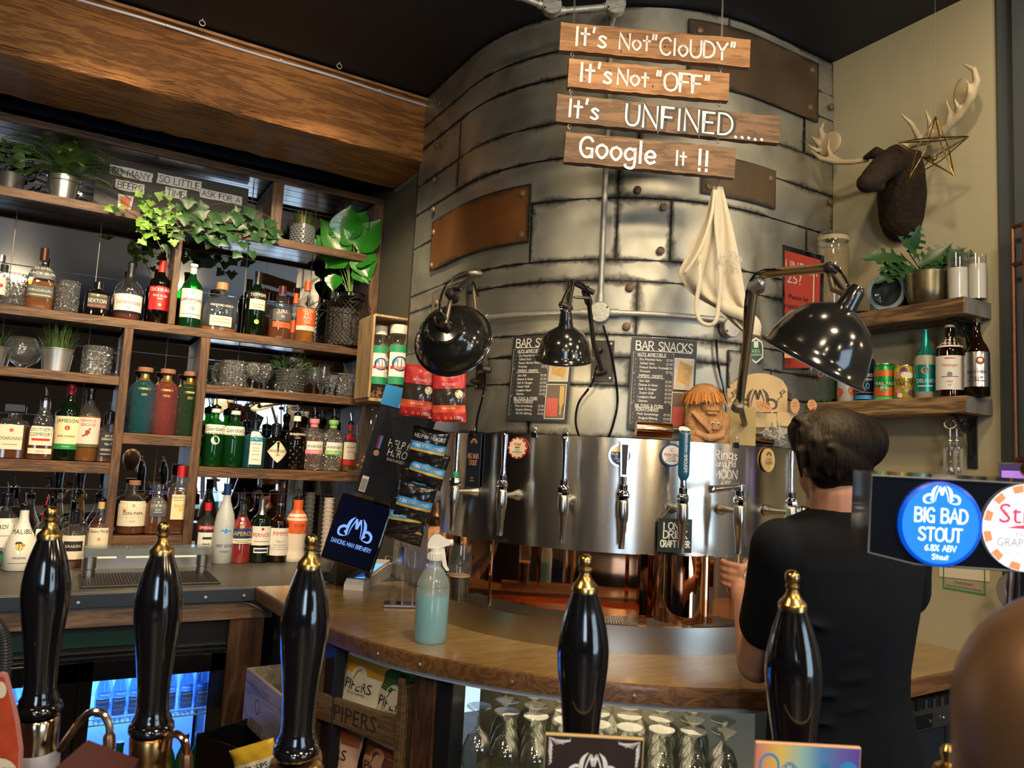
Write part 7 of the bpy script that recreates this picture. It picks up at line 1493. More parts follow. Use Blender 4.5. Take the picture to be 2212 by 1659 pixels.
def wbottle(lb,px,pyb,w,pyt,prof,gm,labs=(),cap=None,x=2.50,rot=-PI/2-.0,**k):
    P=onw(px,pyb,x);return bottle(lb,px,pyb,w,pyt,zL_,prof,gm,None,labs,cap,False,rot=-.98-.1,P0=P,**k)
wbottle('dark beer bottle with silver label and round emblem, at the shelf end',2111,866,50,695,'tall',G_brown,[(.12,.56,1.15,M_silver,[(1,.74,8.5,M_navyp,'dot',.25),(1,.74,6.5,M_red,'dot',.25,.0016),(1,.76,4,M_gold,'dot',.25,.002),('PAULANER',.42,6,K_),('Weissbier',.27,4.5,K_),('0,0',.2,6,K_),(.6,.16,1.5,M_navyp,'bar')])],('screw',M_chrome,.965),name='beer_bottle')
wbottle('dark beer bottle with white label and collar, second from the shelf end',2053,862,58,702,'wine',G_brown,[(.10,.56,1.15,M_paper,[('Flötzinger',.72,6,M_red),(1,.45,5,mat('grey_hat_print',(.22,.22,.24),.5),'dot',0),(.5,.38,2,MATS['grey_hat_print'],'bar'),('Hell',.24,5,M_red),('hell',.14,3,K_),(.3,.92,2,R_,'bar')]),(.68,.83,1.3,M_paper,[('Hell',.5,4,R_)])],('screw',mat('cream_cap',(.75,.70,.55),.4),.965),name='beer_bottle')
wbottle('teal-wrapped beer bottle with red emblem and cream base',2000,858,45,706,'tall',mat('cream_bottle_coat',(.42,.38,.30),.35),[(.10,.48,1.3,mat('teal_foil',(.02,.33,.33),.25,.6),[(1,.78,8,M_coral,'dot',0),('DELIRIO',.40,8,W_),(.5,.2,2,W_,'bar')])],('sleeve',MATS['teal_foil'],.62),name='beer_bottle')
wbottle('partly hidden dark bottle standing behind the big lamp and the cans',1880,850,30,764,'std',G_dark,[],('screw',M_black,.9),name='beer_bottle',x=2.53)
def can(lb,px,pyb,w,pyt,m_,txt,dots=(),bands=(),x=2.50):
    P=onw(px,pyb,x);s=depth(P)/FPX;r=w/2*s;h=(pyb-pyt)*s;t=thing('drinks_can',lb,'can',(P.x,P.y,zL_),(0,0,-1.08))
    MB().lathe([(r*.78,0),(r*.85,.002),(r,.007),(r,h*.92),(r*.86,h*.985),(r*.88,h),(r*.84,h),(r*.82,h*.985),(0,h*.983)],28).build('can',m_,t,sm_angle=.9)
    MB().lathe([(r*.865,h*.983),(r*.89,h*.993),(r*.88,h+.0012),(r*.84,h+.001),(r*.80,h*.986),(0,h*.985)],24).build('lid',M_silver,t)
    f=bmap([(r,0),(r,h)])
    for z0,z1,bm_ in bands:MB().rect(f,-r*1.45,r*1.45,z0*h,z1*h,.0005,14,1).build('band',bm_,t)
    by={}
    for u,v,q,bm_ in dots:
        by.setdefault(bm_.name,(bm_,MB()))[1].disc(lambda a,b,e=0.:f(u*r+a,v*h+b,e),0,0,q*r,.0009+.0002*len(by),14)
    for bm_,mb in by.values():mb.build('print',bm_,t,False)
    by={}
    for st,v,sz,tm in txt:by.setdefault(tm.name,(tm,MB()))[1].text(st,sz*s,f,0,v*h,.0018,maxw=r*1.9)
    for tm,mb in by.values():mb.build('lettering',tm,t,False)
Mo=mat('can_orange',(.70,.16,.03),.35,.3)
can('white can with orange fruit slices just under the big lamp',1829,864,40,780,mat('can_white',(.72,.70,.66),.3,.3),[],[(-.5,.62,.4,Mo),(-.7,.25,.5,Mo),(.7,.3,.45,Mo),(.7,.62,.2,M_grn)])
can('dark blue stout can reading 0.0',1869,862,40,768,mat('can_navy',(.012,.022,.045),.3,.4),[('GUINNESS',.60,6.5,W_),('DRAUGHT',.50,5,W_),('0.0',.35,13,M_bluep)],[],[(.05,.14,M_bluep),(.20,.205,W_)])
can('green and orange IPA can, left of the yellow can',1912,861,45,782,mat('can_green',(.02,.32,.06),.3,.4),[('TRAIL PASS',.46,7,W_),('IPA',.34,7,W_)],[(0,.34,.36,mat('can_green_disc',(.03,.42,.10),.35))],[(.66,.82,Mo),(.12,.36,Mo),(.02,.10,mat('can_lime',(.12,.50,.15),.35))])
can('yellow party-illustrated can, left of the teal-wrapped bottle',1955,860,43,786,mat('can_yellow',(.62,.50,.06),.3,.4),[('HOUSE',.56,8,K_),('PARTY',.45,8,K_)],[(0,.84,.35,mat('print_plum',(.15,.04,.12),.4)),(0,.72,.3,W_),(-.6,.25,.25,M_pinkp),(-.4,.12,.25,W_),(.2,.26,.2,M_lime),(.6,.2,.3,MATS['print_plum']),(.5,.70,.3,W_),(-.1,.35,.12,M_pinkp),(.3,.38,.12,M_coral),(-.7,.7,.25,M_pinkp)])
# cap-shaped green sign and books
P=onw(1785,866,2.53);t=thing('bottle_cap_sign','big green bottle-cap shaped sign with pink letters behind the lamp','sign',M=axes((P.x,P.y,zL_+.085),(.35,-.94,0),(.94,.35,0),(0,0,1)))
n=42;R_c=.084;PP=[((R_c+(.004 if i % 2 else-.003))*math.cos(2*PI*i/n),(R_c+(.004 if i % 2 else-.003))*math.sin(2*PI*i/n)) for i in range(n)]
V=[(x,.010,z) for x,z in PP]+[(x*.86,-.010,z*.86) for x,z in PP];MB().add(V,[tuple(range(n-1,-1,-1)),tuple(range(n,2*n))]+[(i,(i+1) % n,n+(i+1) % n,n+i) for i in range(n)]).build('cap',mat('cap_green',(.07,.20,.12),.35,.4),t,False)
f=flat((0,-.0105,0));MB().disc(f,0,0,.064,.0004,28).build('face',mat('cap_grey',(.10,.10,.085),.5),t,False);MB().text('LOOP',.022,f,-.005,.034,.001).build('lettering',M_pinkp,t,False);MB().text('BEER',.034,f,.0,-.005,.001).text('BAR',.026,f,0,-.036,.001).build('lettering',MATS['cap_green'],t,False)
for k,(px,lb,m_,tx) in enumerate([(1730,'black book spine with red lettering BEER GUIDE',M_gblack,'BEER GUIDE'),(1744,'thin black book with white edge lines next to the beer guide',M_black,'')]):
    P=onw(px,870,2.50);t=thing('book',lb,'book',M=axes((P.x-.02,P.y,zL_),(.35,-.94,0),(.94,.35,0),(0,0,1)))
    w=.022 if k==0 else .012;h=.225;MB().box((0,.07,h/2),(w,.14,h),bev=.001).build('cover',m_,t,False)
    g=lambda u,v,e=0.:Vector((v,-.0005-e,h/2-u))
    if tx:MB().text(tx,.013,lambda u,v,e=0.:Vector((v,-.0012-e,h*.55-u)),0,0,.0,maxw=.12).build('lettering',mat('book_red',(.65,.03,.06),.4),t,False);MB().box((0,-.0008,.03),(.014,.001,.02)).build('spine_logo',W_,t,False)
    else:MB().box((0,-.0008,h/2),(.002,.001,h)).build('spine_line',W_,t,False)
# framed age poster
fr_a=thing('framed_poster','tall black-framed coral poster about proof of age leaning by the steel cladding','poster')
fa,fb,fc,fdd=fwd(1690,528,2.74),fwd(1767,548,2.62),fwd(1757,790,2.62),fwd(1690,800,2.74)
fb=fwd(1774,552,2.60);fc=fwd(1768,800,2.60);pf=quad([fdd,fc,fb,fa],.015).build('frame',M_gblack,fr_a,False)
nP=(fc-fdd).cross(fa-fdd).normalized();nP=nP if nP.dot(EYE-fa)>0 else-nP;wP=(fb-fa).length;hP=(fa-fdd).length
pm=lambda u,v,e=0.:(fdd+(fc-fdd)*(u/wP))+((fa-fdd)+((fb-fa)-(fc-fdd))*(u/wP))*(v/hP)+nP*(e+.002)
MB().rect(pm,wP*.08,wP,hP*.02,hP*.96,.0006).build('poster_sheet',mat('coral_poster',(.62,.08,.06),.5),fr_a,False)
MB().text('UNDER',.038,pm,wP*.52,hP*.85,.0014,maxw=wP*.84).text('25?',.038,pm,wP*.34,hP*.75,.0014).build('lettering',W_,fr_a,False)
mb=MB()
for i,st in enumerate(('Please be','prepared to show','proof of age when','buying alcohol')):mb.text(st,.0175,pm,wP*.47-(3-i)*.001,hP*(.60-.075*i),.0014,maxw=wP*.76)
mb.build('lettering',K_,fr_a,False);MB().rect(pm,wP*.12,wP*.55,hP*.12,hP*.28,.0012).rect(pm,wP*.83,wP*.86,hP*.35,hP*.9,.0012).build('id_card_print',W_,fr_a,False);MB().disc(pm,wP*.24,hP*.21,.012,.002,14,sy=1.5).build('silhouette_print',M_red,fr_a,False)
# grain jar, tumblers, tin, brass pot plant, candles on the upper shelf
P=onw(1800,690,2.49);P=at(1797,700,'X',2.47);s=depth(P)/FPX;t=thing('grain_jar','tall glass jar of pale grain beside the age poster','jar',(P.x,P.y,zU_));r=34*s;h=190*s
MB().lathe([(0,.002),(r*.9,0),(r,.01),(r,h*.82),(r*.93,h*.87),(r*.95,h*.9),(r*.95,h*.98),(r*.86,h)],28).build('jar',G_clear,t);MB().lathe([(r*.97,h*.9),(r*1.0,h*.93),(r*.98,h*.95)],28,cap=False).build('rim_ring',mat('rubber_seal',(.5,.42,.25),.5),t)
MB().lathe([(0,.004),(r*.96,.006),(r*.96,h*.80),(0,h*.81)],28).build('grain',mat('pale_grain',(.42,.32,.19),.8,var=.6,vs=220,bump=.9,bs=260),t)
for px,lb in ((1893,'small cut-glass tumbler left of the tin on the upper wall shelf'),(1908,'small cut-glass tumbler touching the tin on the upper wall shelf')):
    P=onw(px,668,2.50 if px<1900 else 2.54);s=depth(P)/FPX;t=thing('shot_glass',lb,'glass',(P.x,P.y,zU_));r=13*s;h=44*s;MB().lathe([(0,.001),(r*.8,0),(r,h),(r*.9,h),(r*.72,.01),(0,.01)],18,cap=False).build('bowl',G_cut,t);facets(t,r,h,G_cut,3,10)
P=onw(1925,662,2.50);s=depth(P)/FPX;t=thing('tin_can_pot','pale enamel tin lying on its side against the brass plant pot','tin',M=axes((P.x,P.y,zU_+45*s),(.3,-.95,0),(.95,.3,0),(0,0,1)))
r=42*s;Mx=axis_z((0,0,0),t.matrix_world.inverted().to_3x3() @ (-RT*.8-F*.6),(0,0,1))
MB().lathe([(0,-.035),(r*.93,-.035),(r,-.028),(r,.028),(r*.98,.035),(r*.78,.035),(r*.76,.0),(0,.0)],32,Mx).build('tin',mat('grey_green_enamel',(.10,.12,.115),.4,.4),t)
MB().lathe([(r*1.0,.033),(r*.99,.037),(r*.79,.037),(r*.78,.033)],32,Mx,cap=False).build('pale_rim',mat('pale_blue_enamel',(.45,.58,.66),.4),t)
P=onw(2003,650,2.50);s=depth(P)/FPX;t=thing('brass_pot_plant','dull brass pot with dark split leaves on the upper wall shelf','plant',(P.x,P.y,zU_));r=43*s;h=74*s;mB=mat('aged_brass',(.20,.17,.10),.3,.85,var=.3,vs=8,rvar=.12)
MB().lathe([(0,0),(r*.72,0),(r*.88,h*.12),(r*.99,h*.45),(r,h*.9),(r*1.02,h*.98),(r*.97,h),(r*.95,h*.9),(0,h*.85)],36).build('pot',mB,t);o=Vector(t.location)
def pleaf2(px,py,tx,ty,w,notch=True):
    D=depth(o);a=fwd(px,py,D);b_=fwd(tx,ty,D-.05);Y=(b_-a);L_=Y.length;Y.normalize();N_=(-(F)+Vector((0,0,.6))).normalized();N_=(N_-Y*N_.dot(Y)).normalized();mb=MB();oval_leaf(mb,a-o,Y.cross(N_),Y,L_,w*D/FPX/2,.10,.10,10,notch);mb.build('leaf',M_dleaf,t,sm_angle=2);MB().tube([a-o,Vector((0,0,h*.8))],.002,5).build('stalk',M_dleaf,t)
for q in [(1958,560,1862,552,56),(1965,548,1990,484,46),(1985,560,1945,505,44),(1985,575,2060,520,46),(2000,565,2122,538,44),(1998,572,2090,530,52),(1965,575,1888,608,48),(1990,580,2050,545,50),(1975,580,1925,590,40),(2010,575,2110,555,34),(1955,570,1900,580,44)]:pleaf2(*q)
for px,pyb,w,pt,wt,lb in ((2070,641,43,536,568,'taller white pillar candle in a clear glass tube'),(2112,654,36,553,575,'shorter white pillar candle in glass at the shelf end')):
    P=onw(px,pyb,2.50 if px<2100 else 2.52);s=depth(P)/FPX;t=thing('candle',lb,'candle',(P.x,P.y,zU_));r=w/2*s;h=(pyb-pt)*s;hw=(pyb-wt)*s
    MB().lathe([(0,.001),(r,0),(r,h),(r*.95,h),(r*.95,.004),(0,.004)],28,cap=False).build('glass_tube',G_clear,t);MB().lathe([(0,.004),(r*.92,.004),(r*.92,hw),(0,hw-.003)],28).build('wax',mat('white_wax',(.80,.77,.74),.5),t);MB().tube([(0,0,hw-.003),(.001,0,hw+.01)],.001,5).build('wick',K_,t)
P=onw(1862,672,2.49);tag(MB().lathe([(0,0),(.05,0),(.055,.008),(0,.012)],24,Matrix.Translation((P.x,P.y,zU_))).build('black_dish',M_gblack),'flat black dish behind the big lamp on the upper shelf','dish')
# corkscrews
def corkscrew(px,lb,x,sc=1.):
    P=onw(px,905,x);t=thing('corkscrew',lb,'corkscrew',M=axes((P.x,P.y,P.z),(.42,-.91,0),(.91,.42,0),(0,0,1)));m_=mat('satin_nickel',(.50,.48,.44),.32,.9)
    mb=MB();mb.tube([(.017*math.cos(q),0,-.017+.015*math.sin(q)) for q in [PI*.65+i*PI*1.7/12 for i in range(13)]],.0035,8);mb.lathe([(.004,-.065),(.004,-.03)],10).lathe([(.0028,-.12),(.0028,-.06)],10);mb.build('key_handle',m_,t)
    MB().tube([(.005*math.cos(q*1.5),.005*math.sin(q*1.5),-.055-.0022*q) for q in range(26)],.0022,6).build('rack_thread',m_,t)
    MB().lathe([(.012,-.088),(.015,-.092),(.014,-.10),(.0125,-.105)],18).lathe([(.0145,-.16),(.0155,-.172),(.0135,-.176),(0.01,-.176)],18,cap=False).box((-.012,0,-.13),(.004,.01,.06)).box((.012,0,-.13),(.004,.01,.06)).build('frame',m_,t)
    MB().tube([(.004*math.cos(q),.004*math.sin(q),-.11-.0026*q) for q in [i*.6 for i in range(38)]],.0012,5).build('worm',M_chrome,t)
    for sg in (-1,1):MB().prism([(sg*.012,-.095),(sg*.019,-.10),(sg*.020,-.185),(sg*.016,-.197),(sg*.0135,-.185),(sg*.013,-.11)][::sg],-.004,.004,Matrix.Rotation(PI/2,4,'X')).build('lever',m_,t,sm_angle=.4)
corkscrew(2052,'winged corkscrew hanging under the lower wall shelf, nearer one',2.50);corkscrew(2066,'winged corkscrew hanging behind the nearer corkscrew',2.54)
# certificate, tablet, wall bits
c_=[onw(2030,1245),onw(2139,1257),onw(2139,1180),onw(2030,1168)];t=thing('certificate','cream certificate with green border pinned to the sand wall, half behind the lit sign','notice')
cq=[p+Vector((-.003,0,0)) for p in c_];MB().add(cq,[(0,1,2,3)]).build('sheet',M_cream,t,False);fcm=flat((XR-.0036,(c_[0].y+c_[1].y)/2,(c_[0].z+c_[1].z)/2+.005),(0,-1,0),(0,0,1),(-1,0,0));wC=c_[0].y-c_[1].y
MB().frame(fcm,-wC*.42,wC*.42,-.045,.05,.004).build('green_border',M_grn,t,False);MB().text('Ciona Andre',.008,fcm,0,-.018).text('Steve Harlow Matthew Bennett',.007,fcm,0,-.032,maxw=wC*.7).build('lettering',K_,t,False)
P=at(2195,1028,'X',2.50);t=thing('tablet','tablet with purple screen tiles mounted on the slate-blue pillar','tablet',M=axes((2.50,P.y-.03,P.z-.07),(0,-1,0),(1,0,0),(0,0,1)))
MB().box((0,0,0),(.16,.012,.22),bev=.004).build('case',mat('tablet_silver',(.55,.55,.56),.3,.8),t,False);f=flat((0,-.0065,0));MB().rect(f,-.074,.074,-.104,.104).build('screen',mat('tablet_screen',(.02,.015,.03),.2,emit=(.05,.03,.09),es=1),t,False)
mb=MB().rect(f,-.068,-.005,.03,.085,.0006).rect(f,-.068,-.005,-.05,.02,.0006);mb.build('purple_tile',mat('tile_purple',(.2,.1,.3),.3,emit=(.35,.16,.55),es=1),t,False);MB().rect(f,.005,.068,.03,.085,.0006).build('red_tile',mat('tile_red',(.3,.02,.03),.3,emit=(.45,.04,.05),es=1),t,False)
P=at(2196,1270,'X',2.50);t=thing('card_bundle','bundle of cables and a small box hung on the pillar under the tablet','cables',(2.49,P.y,P.z))
for k in range(7):MB().tube([(.0,.03*math.cos(q)+k*.003,.045*math.sin(q)-k*.002) for q in [2*PI*i/20 for i in range(20)]],.004,6,closed=True).build('cable_loop',mat('cable_grey',(.20,.19,.18),.5),t)
MB().tube([(0,.02,-.04),(0,.035,-.08),(0,.03,-.13)],.005,6).build('strap',M_black,t)
# copper pipework on the pillar
t=thing('copper_pipes','oxidised copper pipes standing off the slate-blue pillar','pipes');Mp=mat('old_copper',(.20,.085,.05),.35,.8,var=.3,vs=30)
xx=2.50;ys=at(2190,700,'X',xx).y;y2=at(2222,700,'X',xx).y;zt1=at(2190,490,'X',xx).z;zb1=at(2190,1000,'X',xx).z
MB().tube([(xx,ys,zb1),(xx,ys,zt1)],.0055,10).build('thin_pipe',Mp,t);MB().tube([(xx-.02,y2-.01,zb1-.05),(xx-.02,y2-.01,zt1)],.014,12).build('thick_pipe',mat('red_copper',(.28,.09,.055),.35,.7,var=.2,vs=20),t)
for z in (zt1,at(2190,572,'X',xx).z,zb1+.01):MB().tube([(xx,ys,z),(xx-.01,y2-.03,z)],.007,8).build('branch',Mp,t)
MB().lathe([(.02,0),(.02,.02),(.012,.03),(0,.03)],16,axis_z((xx-.02,y2-.005,zb1-.02),(xx-.2,y2-.005,zb1-.02))).build('valve',M_brass,t)
# small stickers and boards on the cladding's right side
t=thing('wall_sticker','green shield sticker reading KEG CHAMPION','sticker');c_=tk(1,0);P0_=onT(1633,757,.055);f=lambda u,v,e=0.:P0_+RT*u+UP*v-F*e
sh=[(-.020,.030),(0,.044),(.020,.030),(.024,.012),(.024,-.024),(0,-.044),(-.024,-.024),(-.024,.012)]
MB().add([f(x*1.1,y*1.1,0) for x,y in sh],[tuple(range(8))]).build('white_edge',W_,t,False);MB().add([f(x*.92,y*.92,.001) for x,y in sh],[tuple(range(8))]).build('green_field',mat('sticker_green',(.02,.13,.07),.5),t,False);MB().text('KEG',.011,f,0,-.002,.002).text('CHAMPION',.0085,f,0,-.016,.002,maxw=.04).rect(f,-.008,.008,.010,.034,.0018).build('lettering',W_,t,False)
# ---------------------------------------------------------------- shelf behind the tap panel: carving, boards, cards
t=thing('copper_rail','horizontal copper pipe behind the top edge of the tap wall','pipe');MB().tube([pn(phi_at(x,940),.130,-.075) for x in (1380,1400,1425,1448,1466)],.026,16).build('tube',M_copper,t);MB().tube([pn(phi_at(x,940),.12,-.10) for x in (1636,1665,1695,1725)],.014,12).build('tube',M_copper,t)
Pc=fwd(1519,960,2.56);s=depth(Pc)/FPX
t=thing('carved_figure','carved coconut-wood ape figure with straw fringe and a baby, behind the blue tap','carving',M=axes(Pc+Vector((0,0,0)),RT-F*RT.dot(Vector((0,0,1))),F,(0,0,1)))
M_carve=mat('carved_coconut',(.50,.26,.11),.6,var=.35,vs=90,bump=.5,bs=140);hC=130*s
def B_(mb,x,y,z,rx,ry,rz):return mb.ball((x*s,y*s,z*s),(rx*s,ry*s,rz*s),u=20,w=14)
mb=MB();B_(mb,4,0,46,46,32,58);B_(mb,0,2,92,36,30,34)
B_(mb,6,-22,96,26,12,12);B_(mb,8,-26,78,21,12,14);B_(mb,10,-36,74,15,4,3);B_(mb,10,-35,67,13,4,3);B_(mb,7,-34,86,5,6,5);B_(mb,-8,-28,101,11,6,3.5);B_(mb,20,-28,101,11,6,3.5)
B_(mb,16,-30,42,17,9,18);B_(mb,17,-38,37,9,4,6);B_(mb,17,-40,34,7,3,1.6);B_(mb,16,-39,43,3,3,3)
B_(mb,-26,-12,46,15,16,34);B_(mb,-16,-22,8,20,14,26);B_(mb,30,-20,8,22,14,24);B_(mb,44,-8,42,10,16,30)
for k in range(5):mb.tube([((-34+k*6)*s,-30*s,(70-k*1)*s),((-26+k*5.5)*s,-36*s,(60-k*3)*s),((-16+k*5)*s,-39*s,(48-k*4)*s),((-4+k*4)*s,-38*s,(36-k*4.5)*s)],[3.4*s,3*s,2.8*s,2.2*s],8)
mb.tube([(-24*s,-28*s,24*s),(4*s,-36*s,14*s),(30*s,-32*s,20*s),(44*s,-16*s,46*s)],[8*s,9*s,8*s,7*s],10)
ob=mb.build('body',M_carve,t,sm_angle=2);md=ob.modifiers.new('join','REMESH');md.mode='VOXEL';md.voxel_size=1.5*s;md.use_smooth_shade=True
for x,z in ((-8,93),(18,94),(10,46),(22,45)):MB().ball((x*s,(-33 if z>60 else-38)*s,z*s),(4.5*s,3*s,4*s)).build('eye',mat('ivory_eye',(.7,.65,.45),.4),t);MB().ball((x*s,(-36 if z>60 else-41)*s,z*s),(1.8*s,1.2*s,1.8*s)).build('pupil',K_,t)
mb=MB()
for k in range(150):
    a_=2*PI*k/150;r0=20*s;r1=random.uniform(46,58)*s;c,q=math.cos(a_),math.sin(a_);zt3=122*s;sd=Vector((-q,c,0))*1.6*s
    p1_=Vector((c*r0*1.1,q*r0,zt3));p2=Vector((c*r1*.85,q*r1*.7,108*s));p3=Vector((c*r1,q*r1*.85,random.uniform(84,94)*s));mb.add([p1_-sd,p1_+sd,p2+sd,p2-sd,p3+sd*.6,p3-sd*.6],[(0,1,2,3),(3,2,4,5)])
mb.build('straw_fringe',mat('straw_orange',(.62,.25,.06),.7),t,False,kind='stuff');MB().lathe([(34*s,110*s),(28*s,122*s),(16*s,130*s),(0,133*s)],24).build('crown',M_carve,t)
def board(px,py,w,h,d,lb,nm,m_,rz=0.,th=.006):
    P=fwd(px,py,d);s=d/FPX;X=(RT*math.cos(rz)+UP*math.sin(rz)).normalized();Y=(UP*math.cos(rz)-RT*math.sin(rz)).normalized();t=thing(nm,lb,nm.split('_')[-1],M=axes(P,X,F,Y));MB().box((0,th/2,0),(w*s,th,h*s),bev=.001).build('board',m_,t,False);return t,s
t=thing('emblem_board','birch-ply board with burnt jester-hat emblem and dragons behind the tap wall','board',M=axes(fwd(1634,870,2.72),RT,F,UP));s=2.72/FPX
PP=[(-64,-66),(66,-66),(66,32)]+[(66-10*i,32+28*math.sin(PI*(i+.5)/13)**.8+4) for i in range(1,13)]+[(-64,36)]
MB().prism([(x*s,y*s) for x,y in PP],-.004,.004,Matrix.Rotation(PI/2,4,'X')).build('board',M_ply,t,False);f=flat((0,-.0045,0));mb=MB();logo(mb,f,2*s,-14*s,84*s,.0003);mb.stroke_text('DANCING MAN BREWERY',12*s,f,4*s,-27*s,w=2*s,e=.0003,maxw=94*s)
for sg in (-1,1):
    c_=sg*52*s;mb.ribbon([(c_-6*s,8*s),(c_+2*s,14*s),(c_-2*s,22*s),(c_+6*s,26*s)],[1*s,3*s,3*s,1*s],f,.0003);mb.ribbon([(c_,16*s),(c_+9*s,24*s),(c_+4*s,30*s)],[1*s,3*s,1*s],f,.0003);mb.ribbon([(c_-4*s,10*s),(c_-9*s,4*s),(c_-3*s,2*s)],[2*s,1.4*s,1*s],f,.0003)
mb.build('burnt_drawing',mat('burnt_umber',(.10,.07,.035),.6),t,False)
board(1602,922,62,84,2.56,'plain brown kraft card with stitched edge clipped above the pouring tap','kraft_card',mat('kraft_card',(.48,.36,.16),.7),-.02,.003)
board(1654,908,48,30,2.68,'small blank plywood tag right of the kraft card','plywood_tag',M_ply,0.,.003);board(1700,906,44,30,2.70,'blank plywood tag nearest the man\'s head','plywood_tag',M_ply,-.08,.003)
def disc_tag(px,py,rx,ry,d,lb,rz=0.):
    P=fwd(px,py,d);s=d/FPX;t=thing('wooden_disc',lb,'tag',M=axes(P,RT*math.cos(rz)+UP*math.sin(rz),F,UP*math.cos(rz)-RT*math.sin(rz)));MB().prism([(rx*s*math.cos(a),ry*s*math.sin(a)) for a in [2*PI*i/28 for i in range(28)]],-.002,.002,Matrix.Rotation(PI/2,4,'X')).build('disc',mat('orange_ply',(.62,.32,.12),.55),t,False)
    MB().rect(flat((0,-.0022,0)),-rx*.6*s,rx*.6*s,-1*s,1*s,.0002).rect(flat((0,-.0022,0)),-rx*.4*s,rx*.5*s,5*s,7*s,.0002).build('burnt_text',mat('burnt_orange',(.40,.13,.04),.6),t,False)
disc_tag(1651,878,18,9,2.64,'tilted oval wooden tag in front of the emblem board',-.5);disc_tag(1717,877,10,16,2.68,'upright oval wooden tag left of the man\'s head');disc_tag(1754,875,10,12,2.66,'small oval wooden tag with red string just above the man\'s hair',.3)
P=fwd(1680,935,2.70);s=2.70/FPX;t=thing('lace_bundle','crumpled white lace in clear film behind the tap wall','lace',P);mb=MB()
for k in range(46):
    c_=Vector((random.gauss(0,17)*s,random.uniform(-.01,.01),random.gauss(2,8)*s));mb.tube([c_+Vector((random.gauss(0,5),random.gauss(0,2),random.gauss(0,4)))*s*1.3 for _ in range(9)],.0009,4)
mb.build('lace',mat('lace_white',(.72,.70,.60),.7),t,kind='stuff')
tag(MB().tube(smooth_pts([tuple(fwd(x,y,2.64)) for x,y in ((1760,880),(1745,895),(1728,912),(1722,930))],4),.0022,5).build('red_string',M_red),'red string on the small wooden tag above the man','string')
t=thing('price_tag','small orange wooden label low on the age poster frame','label',M=axes(fwd(1704,752,2.66),RT,F,UP));MB().box((0,0,0),(.032,.004,.07),bev=.001).build('tag',MATS['orange_ply'],t,False)
# ================================================================ moose head trophy and wire star
def union(name,m,parent,parts,vox,smooth_it=2,label=None):
    """one continuous skin from overlapping balls and tapered limbs"""
    mb=MB()
    for q in parts:
        if q[0]=='b':mb.ball(q[1],q[2],u=18,w=12,M=q[3] if len(q)>3 else None)
        elif q[0]=='l':mb.tube(q[1],q[2],14);mb.ball(q[1][0],q[2][0] if isinstance(q[2],(list,tuple)) else q[2],u=14,w=10);mb.ball(q[1][-1],q[2][-1] if isinstance(q[2],(list,tuple)) else q[2],u=14,w=10)
        else:mb.add(*q[1:3])
    o=mb.build(name,m,parent,sm_angle=3.2,label=label);md=o.modifiers.new('join','REMESH');md.mode='VOXEL';md.voxel_size=vox;md.use_smooth_shade=True
    sm_=o.modifiers.new('relax','SMOOTH');sm_.iterations=smooth_it;sm_.factor=.6;return o
wx=lambda px,py,e:tuple(at(px,py,'X',XR-e))
M_moose=mat('dark_brown_hide',(.022,.014,.009),.85,spec=.2,var=.4,vs=30,bump=.6,bs=70);M_horn=mat('pale_antler',(.44,.36,.23),.6,var=.25,vs=20)
t=thing('moose_trophy','dark brown moose head trophy with pale-tipped antlers on the sand wall','trophy')
union('head',M_moose,t,[('l',[wx(1948,468,.02),wx(1948,420,.05),wx(1950,370,.08)],[.078,.082,.072]),('b',wx(1948,480,.02),(.05,.075,.07)),('l',[wx(1950,372,.08),wx(1935,345,.13),wx(1905,365,.22),wx(1885,385,.28)],[.066,.056,.046,.040]),('b',wx(1875,395,.31),(.040,.036,.034)),('b',wx(1893,402,.26),(.035,.026,.02)),('l',[wx(1915,335,.14),wx(1893,330,.15),wx(1866,340,.16)],[.012,.024,.006]),('l',[wx(1960,330,.10),wx(1985,330,.08)],[.014,.01])],.006)
MB().ball(wx(1917,352,.185),.006).build('eye',M_gblack,t)
def antler(parts,nm='antler'):union(nm,M_horn,t,parts,.0045,1)
antler([('l',[wx(1872,345,.14),wx(1840,350,.16),wx(1805,350,.18),wx(1772,342,.20),wx(1750,324,.21)],[.010,.010,.011,.010,.004]),('l',[wx(1815,348,.17),wx(1794,335,.18),wx(1788,318,.19),wx(1792,298,.2)],[.009,.010,.008,.003]),('b',wx(1790,312,.14),(.012,.058,.050)),('l',[wx(1778,300,.14),wx(1772,280,.15),wx(1780,264,.15)],[.016,.010,.004]),('l',[wx(1768,310,.15),wx(1758,300,.16),wx(1752,293,.17)],[.012,.007,.003]),('l',[wx(1765,325,.16),wx(1752,318,.18),wx(1746,312,.19)],[.010,.006,.003])])
antler([('l',[wx(1935,325,.10),wx(1965,312,.08),wx(2000,302,.08),wx(2035,285,.09),wx(2070,250,.10),wx(2098,210,.11),wx(2110,175,.12),wx(2104,150,.13),wx(2080,138,.14)],[.014,.016,.018,.018,.016,.014,.012,.009,.003]),('l',[wx(1988,300,.09),wx(1970,268,.12),wx(1943,243,.15)],[.013,.009,.003]),('l',[wx(2010,295,.09),wx(2008,262,.12),wx(1999,238,.14)],[.012,.008,.003]),('l',[wx(2048,270,.10),wx(2052,240,.12),wx(2043,216,.14)],[.012,.008,.003]),('l',[wx(2066,250,.10),wx(2068,228,.13),wx(2061,212,.14)],[.011,.007,.003]),('l',[wx(2086,228,.11),wx(2094,200,.13),wx(2090,172,.14)],[.010,.008,.003]),('b',wx(2078,205,.09),(.010,.030,.062))])
t=thing('wire_star','brass wire five-pointed star with a tealight holder, hanging before the antler','ornament');e_=.20
